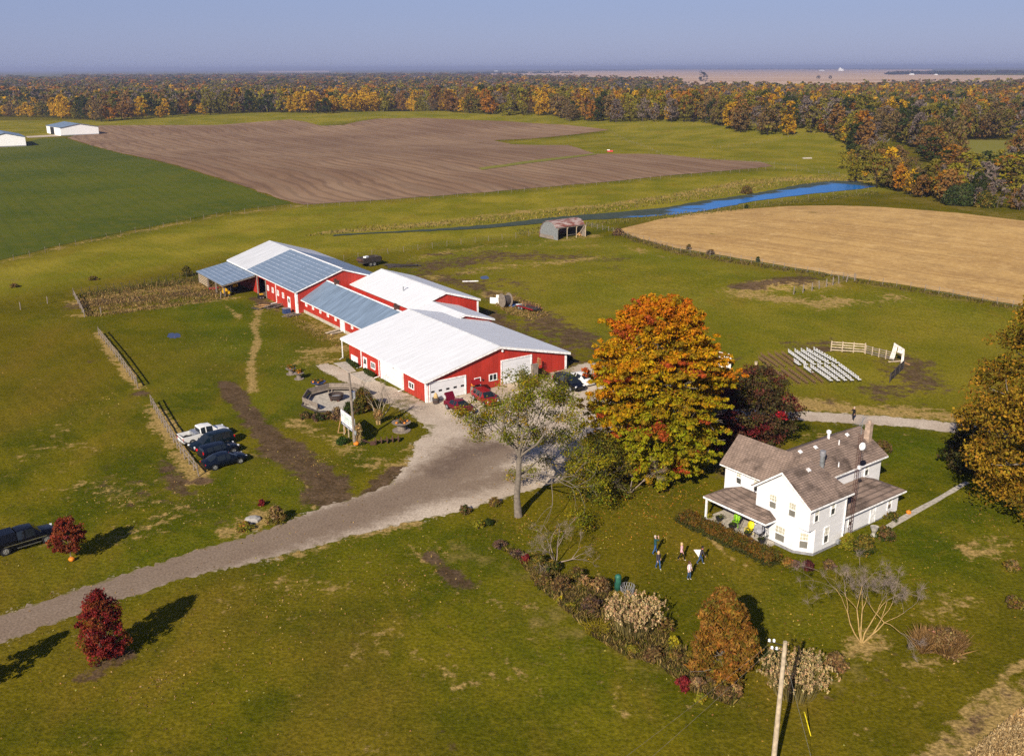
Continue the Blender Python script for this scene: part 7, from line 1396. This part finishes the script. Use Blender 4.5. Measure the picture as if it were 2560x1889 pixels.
wheels(t, (-.6, .4), 1.15, .5); m = MB(); m.lathe([(.3, -.9), (.3, .9)], 8, (-2.6, 0, 1.5), 'Y'); m.build('beater', 'rust', t); m = MB(); m.tube((2.2, 0, .8), (3.6, 0, .6), .08); m.box((2.6, 0, 1.3), (.5, 1.0, .7)); m.build('drawbar', 'rust', t); m = MB(); m.box((-.8, .2, 2.0), (1.0, .8, .3), .3); m.build('feed_bag', 'plastic_white', t)
for i, (x, y) in enumerate(((23.6, 9.0), (24.0, 5.0))):
    t = thing('black_tub', ('farther', 'nearer')[i] + ' dark tub of scrap behind the big barn', 'tub', BW(x + 1.2, y - 1, .5), BROT); m = MB(); m.lathe([(.7, 0), (.9, .8), (.8, .8), (.6, .1)], 12); m.build('tub_shell', 'black_iron', t); m = MB(); m.box((.1, 0, .8), (.6, .5, .7), .5, 0, .3); m.build('scrap', 'rust', t)
t = thing('skid_bucket', 'dark loader bucket resting at the far right barn corner', 'bucket', BW(24.6, 2.6, .5), BROT); m = MB(); V = [(-1, -.6, 0), (1, -.6, 0), (1, .5, .1), (-1, .5, .1), (-1, .6, 1.0), (1, .6, 1.0)]; m.add(V, [(0, 1, 2, 3), (3, 2, 5, 4), (0, 3, 4), (1, 5, 2)]); o = m.build('bucket_shell', 'black_iron', t); sm = o.modifiers.new('thick', 'SOLIDIFY'); sm.thickness = .05
ra = P(1806, 918); t = thing('white_trailer', 'white tent panel with red stripe peeking out behind the big maple', 'panel', ra, R(-40)); m = MB(); m.box((0, 0, 1.1), (2.6, .12, 2.2)); m.build('panel_sheet', 'fabric_white', t); m = MB(); m.box((0, -.07, 2.0), (2.6, .03, .25)); m.build('stripe', 'sign_red', t)
# ------------------------------------------------------------------ far white sheds
def white_shed(label, A, Bp, C_, ez, rz):
    a, b, c = flat(*A), flat(*Bp), flat(*C_); v = b - a; L = math.hypot(v[0], v[1]); ang = math.atan2(v[1], v[0]); D = math.hypot(c[0] - a[0], c[1] - a[1])
    t = thing('white_shed', label, 'shed', (a[0], a[1], float(terrain(a[0], a[1]))), ang); m = MB(); prof = [(0, -.5), (L, -.5), (L, ez), (L / 2, rz), (0, ez)]; vs = [(x, 0, z) for x, z in prof] + [(x, D, z) for x, z in prof]; n = 5
    m.add(vs, [tuple(range(n)), tuple(range(2 * n - 1, n - 1, -1))] + [(k, n + k, n + (k + 1) % n, (k + 1) % n) for k in range(n)]); m.build('wall', 'trim_white', t)
    for sx in (0, 1):
        r = MB(); x0 = -.4 if not sx else L + .4; r.slab([(x0, -.5, ez - .02), (L / 2 + (.003 if sx else 0), -.5, rz + .16), (L / 2 + (.003 if sx else 0), D + .5, rz + .16), (x0, D + .5, ez - .02)], .15); r.build('roof', 'roof_blue_plain', t)
    m = MB(); m.b2((-.06, D * .45, 0), (-.005, D * .72, ez * .9)); m.build('door', 'black_plastic', t)
    m = MB(); m.b2((-.08, -.08, -.1), (L + .08, -.003, .55)); m.build('foundation', 'concrete_grey', t); return t
white_shed('large white metal shed with grey blue roof at the corner of the crop field', (153, 341), (248, 337), (126, 334), 5.2, 7.2)
white_shed('second white metal shed cut off at the left picture edge', (-34, 370), (66, 366), (-60, 361), 5.2, 7.4)
# ------------------------------------------------------------------ porch things
def metal_chair(label, x, y, rz, mat):
    t = thing('porch_chair', label, 'chair', HW(x, y, .24), HROT + rz); m = MB(); m.lathe([(.02, 0), (.32, .02), (.34, .05)], 14, (0, 0, .42)); m.build('seat', mat, t, True)
    V = [];
    m = MB(); m.lathe([(.02, -.02), (.34, -.01), (.36, .04), (.02, .02)], 14); o = m.build('backrest', mat, t, True); o.rotation_euler = (R(72), 0, R(90)); o.location = (-.32, 0, .78); o.scale = (1, 1.15, 1)
    m = MB()
    for s in (-.28, .28): m.tube((.3, s, 0), (.3, s, .6), .025, .025, 5); m.tube((-.35, s, .6), (.3, s, .6), .025, .025, 5); m.tube((-.4, s, 0), (.3, s, 0), .025, .025, 5)
    m.build('arm_frame', mat, t)
metal_chair('lime green metal shell chair on the farmhouse porch', -.3, 8.0, R(200), 'lime_paint'); metal_chair('yellow metal shell chair on the farmhouse porch', -.6, 6.2, R(190), 'yellow_paint'); 
t = thing('porch_chair', 'white wicker armchair with patterned red cushion by the porch wall', 'chair', HW(.9 - .4, 6.6, .24), HROT); m = MB(); m.box((0, 0, .4), (.6, .7, .1)); m.box((.3, 0, .75), (.08, .7, .7)); m.build('seat', 'trim_white', t); m = MB(); m.box((.1, 0, .65), (.2, .5, .4), 0, 0, 0, .3); m.build('cushion', 'scarf', t)
t = thing('porch_table', 'small dark table shading the porch floor beside the yellow chair', 'table', HW(-.3, 5.2, .24), HROT); m = MB(); m.box((0, 0, .5), (.9, .7, .05)); m.build('tabletop', 'wood_dark', t)
for x, y in ((.38, .28), (-.38, .28), (.38, -.28), (-.38, -.28)): m = MB(); m.tube((x, y, 0), (x, y, .48), .03, .03, 5); m.build('leg', 'wood_dark', t)
for i, (x, y, lb) in enumerate(((-.7, 9.7, 'planter of trailing green by the white porch post'), (-.95, 7.9, 'dark planter box at the lime green chair'), (-1.0, 6.0, 'dark planter pot at the yellow chair'), (-1.0, 4.4, 'flower pot beside the lattice post at the house corner'))):
    t = thing('planter', lb, 'planter', HW(x, y, .24), HROT); m = MB(); m.lathe([(.24, 0), (.36, .36), (.3, .34)], 12); m.build('pot', 'black_iron', t); rg = np.random.default_rng(i); C = np.stack([rg.normal(size=10) * .2, rg.normal(size=10) * .2, .42 + rg.uniform(0, .15, 10)], 1); V, F, c = leaf_cloud(rg, C, np.tile([[.14, .14, .1]], (10, 1)), 16, .08, pick(rg, [(.06, .09, .02), (.1, .11, .025)], 10)); raw_mesh('plants', V, F, 'leaf', t, c)
t = thing('hanging_basket', 'hanging basket of orange flowers at the porch wall', 'basket', HW(.8, 9.9, 1.55), HROT); rg = np.random.default_rng(8); C = rg.normal(size=(14, 3)) * .16 + [0, 0, .1]; V, F, c = leaf_cloud(rg, C, np.tile([[.14, .14, .12]], (14, 1)), 16, .08, pick(rg, [(.2, .1, .03), (.12, .1, .03)], 14)); raw_mesh('plants', V, F, 'leaf', t, c); m = MB(); m.lathe([(.05, -.2), (.25, 0), (.22, 0)], 10); m.tube((0, 0, 0), (0, 0, .95), .012, .012, 3); m.build('basket_bowl', 'wood_dark', t)
def dish(label, p, rz, mat):
    t = thing('satellite_dish', label, 'satellite dish', p, rz); m = MB(); m.lathe([(.02, 0), (.3, .04), (.46, .11), (.47, .13), (.3, .06), (.02, .02)], 18); o = m.build('reflector', mat, t, True); o.rotation_euler = (R(62), 0, 0); o.location = (0, 0, 1.5)
    m = MB(); m.tube((0, .1, 0), (0, .1, 1.45), .035, .035, 6); m.tube((0, 0, 1.3), (0, -.55, 1.55), .02, .02, 5); m.build('mast', 'steel', t)
dish('grey satellite dish on a pole at the porch corner', HW(-1.25, 4.6, .1), HROT + R(-60), 'concrete_grey'); dish('white satellite dish turned sideways behind the yellow chair', HW(-.1, 5.6, .2), HROT + R(60), 'plastic_white')
t = thing('water_heater', 'small grey gas meter on the farmhouse side wall', 'meter', HW(4.2, .05, .15), HROT); m = MB(); m.box((0, 0, .35), (.4, .3, .35)); m.tube((.1, 0, 0), (.1, 0, .6), .03, .03, 6); m.build('meter_body', 'steel', t)
t = thing('stone_urn', 'pale stone urn between the dark bushes at the back wing', 'urn', P(2184, 1338)); m = MB(); m.lathe([(.3, 0), (.15, .3), (.3, .6), (.4, .9), (.3, .85)], 12); m.build('urn_body', 'stone', t)
# ------------------------------------------------------------------ garden post, right utility pole
t = thing('garden_post', 'dark green rounded post box at the top of the border', 'post box', P(1544, 1480)); m = MB(); m.lathe([(.28, 0), (.28, 1.45), (.22, 1.6), (.05, 1.68)], 14); m.build('cylinder_body', 'green_paint', t, True); m = MB(); m.box((-.26, -.1, 1.2), (.06, .2, .4)); m.build('slot', 'black_plastic', t)
t = thing('wire_basket', 'dark lattice compost basket beside the green post box', 'basket', P(1568, 1484)); m = MB()
for k in range(16):
    a = k * math.pi / 8; m.tube((.5 * math.cos(a), .5 * math.sin(a), 0), (.6 * math.cos(a + .5), .6 * math.sin(a + .5), .8), .02, .02, 4); m.tube((.5 * math.cos(a), .5 * math.sin(a), 0), (.6 * math.cos(a - .5), .6 * math.sin(a - .5), .8), .02, .02, 4)
m.build('lattice', 'concrete_grey', t)
pb = P(1929, 1950); pt = None
t = thing('utility_pole', 'tall pale utility pole with white insulators at the bottom of the picture', 'pole', pb); topz = 9.6
m = MB(); m.tube((0, 0, -.2), (.05, .1, topz), .17, .12, 12); m.build('pole_shaft', 'wood_pale', t)
m = MB(); m.box((-.02, .12, topz - .6), (.1, .08, .8)); m.tube((-.02, .1, topz - .25), (-.75, .35, topz - .15), .03, .03, 5); m.tube((-.02, .1, topz - .65), (-.6, .3, topz - .6), .03, .03, 5); m.build('bracket', 'black_iron', t)
for x, y, z in ((-.8, .35, topz - .05), (-.55, .28, topz - .02), (-.62, .30, topz - .5), (-.38, .2, topz - .48)):
    m = MB(); m.lathe([(.03, -.12), (.085, -.07), (.04, -.03), (.085, .03), (.03, .08)], 10, (x, y, z)); m.build('insulator', 'trim_white', t)
def cable(label, a, b, sag, r=.006, mat='wood_grey', name='power_line'):
    t = thing(name, label, 'cable', a); pts = [Vector(a).lerp(Vector(b), k / 24) - Vector(a) - Vector((0, 0, sag * 4 * (k / 24) * (1 - k / 24))) for k in range(25)]; m = MB(); m.path(pts, r, 4); m.build('wire', mat, t)
top = pb + Vector((-.55, .28, topz)); top2 = pb + Vector((-.6, .3, topz - .5))
cable('upper thin power line running left from the pale utility pole', top, Vector((-14, 22, 9.0)), 1.0); cable('lower thin power line running left from the pale utility pole', top2, Vector((-13, 21, 8.2)), 1.2); gy = P(1999, 1889); gz = P(2027, 1838); cable('steel guy wire anchoring the pale utility pole', pb + Vector((.06, .1, 8.8)), P(2030, 1900), .05, .012, 'steel', 'guy_wire')
t = thing('guy_guard', 'bright yellow plastic guard on the lower guy wire', 'guy guard', P(2027, 1838)); m = MB(); m.tube((0, 0, 0), (-.55, .1, 1.75), .035, .035, 8); m.build('guard_tube', 'yellow_paint', t)
t = thing('field_stone', 'pale flat stone by the yellowing peony clump', 'stone', P(632, 1300)); m = MB(); m.lathe([(.8, 0), (.75, .2), (.4, .34), (.05, .36)], 9); m.build('rock', 'stone', t)
t = thing('feed_trough', 'pale trough on the pasture beside the red salt lick', 'trough', P(2018, 397), .2); m = MB(); m.box((0, 0, .3), (4, 1.2, .5)); m.build('trough_shell', 'concrete', t)
t = thing('feed_trough', 'red and white trough at the pasture corner of the ploughed field', 'trough', P(1525, 380), .1); m = MB(); m.box((0, 0, .4), (2.6, 1.2, .7)); m.build('trough_shell', 'sign_red', t); m = MB(); m.box((-.8, 0, .9), (1.2, .8, .35)); m.build('cover', 'trim_white', t)
# ------------------------------------------------------------------ people
def person(label, u, v, face, hgt, top, bot, hair, pose, skin='skin', carry=None, hairlong=False, scarf=False):
    """face: heading in degrees (0 = to the right of the picture, 90 = away); pose: dict of joint changes"""
    s = hgt / 1.75; g0 = P(u, v); t = thing('person', label, 'person', g0, R(face)); st = pose.get('stride', .0); lean = pose.get('lean', 0.0)
    J = {}; E_ = []
    def j(n, x, y, z, r): J[n] = (len(J), (x * s, y * s, z * s), r * s)
    lx = lean
    j('pelvis', 0, 0, .95, .125); j('waist', lx * .3, 0, 1.10, .120); j('chest', lx * .7, 0, 1.32, .135); j('neckb', lx, 0, 1.47, .065); j('neck', lx * 1.1, 0, 1.53, .055)
    j('head', lx * 1.2 + .01, 0, 1.63, .085); j('crown', lx * 1.2, 0, 1.72, .07); j('chin', lx * 1.2 + .06, 0, 1.57, .05); j('nose', lx * 1.2 + .10, 0, 1.635, .018)
    for q, sd in (('l', 1), ('r', -1)):
        f = st * sd
        j('hip' + q, .0, .09 * sd, .90, .095); j('knee' + q, f * .5 + .03, .09 * sd, .50, .065); j('ankle' + q, f - (.06 if f < 0 else 0), .09 * sd, .09 + (.06 if f < -.1 else 0), .045); j('toe' + q, f + .16 - (.06 if f < 0 else 0), .10 * sd, .035 + (.02 if f < -.1 else 0), .038)
        j('sh' + q, lx * .95, .19 * sd, 1.42, .065); arm = pose.get('arm' + q, (-f * .5, .26, 1.16, -f * .6 + .1, .25, .93))
        j('el' + q, lx + arm[0], arm[1] * sd, arm[2], .045); j('wr' + q, lx + arm[3], arm[4] * sd, arm[5], .033)
        w = np.array((lx + arm[3], arm[4] * sd, arm[5])); d = w - np.array((lx + arm[0], arm[1] * sd, arm[2])); d /= np.linalg.norm(d)
        pm = w + d * .06; j('palm' + q, pm[0], pm[1], pm[2], .028)
        side = np.cross(d, (0, sd, 0)); side /= np.linalg.norm(side) + 1e-6
        for k in range(4):
            o_ = side * (k - 1.5) * .020; e1 = pm + d * .035 + o_; e2 = pm + d * (.085 - .008 * abs(k - 1.2)) + o_ + np.array((0, -.02 * sd, 0)); j(f'fa{k}' + q, *e1, .009); j(f'fb{k}' + q, *e2, .007); E_ += [('palm' + q, f'fa{k}' + q), (f'fa{k}' + q, f'fb{k}' + q)]
        th_ = w + d * .03 - side * .035; j('th' + q, *th_, .010); E_.append(('wr' + q, 'th' + q))
        E_ += [('pelvis', 'hip' + q), ('hip' + q, 'knee' + q), ('knee' + q, 'ankle' + q), ('ankle' + q, 'toe' + q), ('neckb', 'sh' + q), ('sh' + q, 'el' + q), ('el' + q, 'wr' + q), ('wr' + q, 'palm' + q)]
    E_ += [('pelvis', 'waist'), ('waist', 'chest'), ('chest', 'neckb'), ('neckb', 'neck'), ('neck', 'head'), ('head', 'crown'), ('head', 'chin'), ('head', 'nose')]
    me = bpy.data.meshes.new('body'); me.from_pydata([v_[1] for v_ in J.values()], [(J[a][0], J[b][0]) for a, b in E_], []); o = bpy.data.objects.new('body', me); COL.objects.link(o)
    sk = o.modifiers.new('skin', 'SKIN'); sk.use_smooth_shade = True; ss = o.modifiers.new('sub', 'SUBSURF'); ss.levels = 1; ss.render_levels = 1
    for n, (i, _, r) in J.items(): d_ = me.skin_vertices[0].data[i]; d_.radius = (r, r); d_.use_root = n == 'pelvis'
    dg = bpy.context.evaluated_depsgraph_get(); nm = bpy.data.meshes.new_from_object(o.evaluated_get(dg)); bpy.data.objects.remove(o)
    for m_ in (top, bot, skin, 'shoe'): nm.materials.append(M(m_))
    nm.name = 'body'; wrists = [Vector(J['palm' + q][1]) for q in 'lr']; hz = pose.get('hem', .93) * s
    for f in nm.polygons:
        c = f.center; k = 0
        if c.z < .085 * s: k = 3
        elif c.z < hz and all((c - w).length > .16 * s for w in wrists): k = 1 if abs(c.y) < .26 * s or c.z < .8 * s else 0
        if min((c - w).length for w in wrists) < .115 * s or c.z > 1.50 * s: k = 2
        f.material_index = k
    b = bpy.data.objects.new('body', nm); COL.objects.link(b); b.parent = t
    hm = MB(); hx_ = (lx * 1.2 - .015) * s
    hm.lathe([(.02, .17), (.07, .155), (.10, .10), (.108, .03), (.10, -.03 if not hairlong else -.16), (.07, -.04 if not hairlong else -.22)], 12, (hx_ - .02 * s, 0, 1.62 * s)); ho = hm.build('hair', hair, t, True)
    e = MB()
    for y in (-.032, .032): e.box(((lx * 1.2 + .088) * s, y * s, 1.655 * s), (.012, .022, .012))
    e.build('eyes', 'hair_black', t)
    if scarf: q = MB(); q.lathe([(.07, 1.45 * s), (.10, 1.49 * s), (.07, 1.53 * s)], 10, (lx * 1.0 * s, 0, 0)); q.build('scarf', 'scarf', t)
    return t
person('man in dark teal jacket and jeans raising a camera to his face on the lawn', 1637, 1384, 20, 1.82, 'teal_cloth', 'denim', 'hair_grey', {'stride': .22, 'arml': (.18, .26, 1.34, .26, .10, 1.58), 'armr': (.18, .28, 1.34, .26, .08, 1.58)})
person('woman in dark plaid shirt and blue jeans walking away from the border', 1645, 1421, -65, 1.66, 'charcoal_cloth', 'denim', 'hair_blond', {'stride': .20}, hairlong=True)
person('blonde woman in pink top and black trousers striding on the lawn', 1703, 1399, -35, 1.66, 'pink_cloth', 'black_cloth', 'hair_blond', {'stride': .26, 'hem': .86}, hairlong=True)
person('dark haired person in charcoal jacket with red scarf carrying a white bag', 1750, 1409, -10, 1.72, 'charcoal_cloth', 'blue_cloth', 'hair_black', {'stride': .24, 'lean': .14}, hairlong=False, scarf=True)
person('woman in pale pink coat and blue jeans standing nearest the viewer', 1722, 1447, -50, 1.68, 'pale_pink_cloth', 'blue_cloth', 'hair_brown', {'stride': .05, 'hem': .74}, hairlong=True)
person('man in black clothes standing on the gravel track behind the farmhouse', 2132, 1052, 200, 1.82, 'black_cloth', 'black_cloth', 'hair_grey', {'stride': .03, 'armr': (.1, .26, 1.18, .28, .12, 1.22)})
bg_ = P(1743, 1400); t = thing('white_bag', 'white triangular cloth bag held by the person with the red scarf', 'bag', bg_ + Vector((.02, -.12, .5)), R(-20)); m = MB(); V = [(-.55, -.04, .62), (.3, -.06, .75), (.1, -.05, -.1), (-.55, .06, .62), (.3, .06, .75), (.1, .05, -.1)]; m.add(V, [(0, 1, 2), (5, 4, 3), (0, 3, 4, 1), (1, 4, 5, 2), (2, 5, 3, 0)]); m.build('bag_cloth', 'fabric_white', t); t.scale = (.72, .72, .85)
# ------------------------------------------------------------------ air
HZ = MB(); HZ.b2((-9000, -400, -3.2), (9000, 24000, 60)); 
hm = bpy.data.materials.new('haze'); hm.use_nodes = True; hn = hm.node_tree; hn.nodes.clear(); ho_ = hn.nodes.new('ShaderNodeOutputMaterial'); pv = hn.nodes.new('ShaderNodeVolumePrincipled')
pv.inputs['Color'].default_value = (.62, .70, 1.0, 1); pv.inputs['Density'].default_value = HAZE_D; pv.inputs['Anisotropy'].default_value = .25
hn.links.new(pv.outputs[0], ho_.inputs['Volume']); MATS['haze'] = hm
if HAZE_D > 0: tag(HZ.build('haze', 'haze'), None, None, None, 'stuff')
print('all done', len(bpy.data.objects))
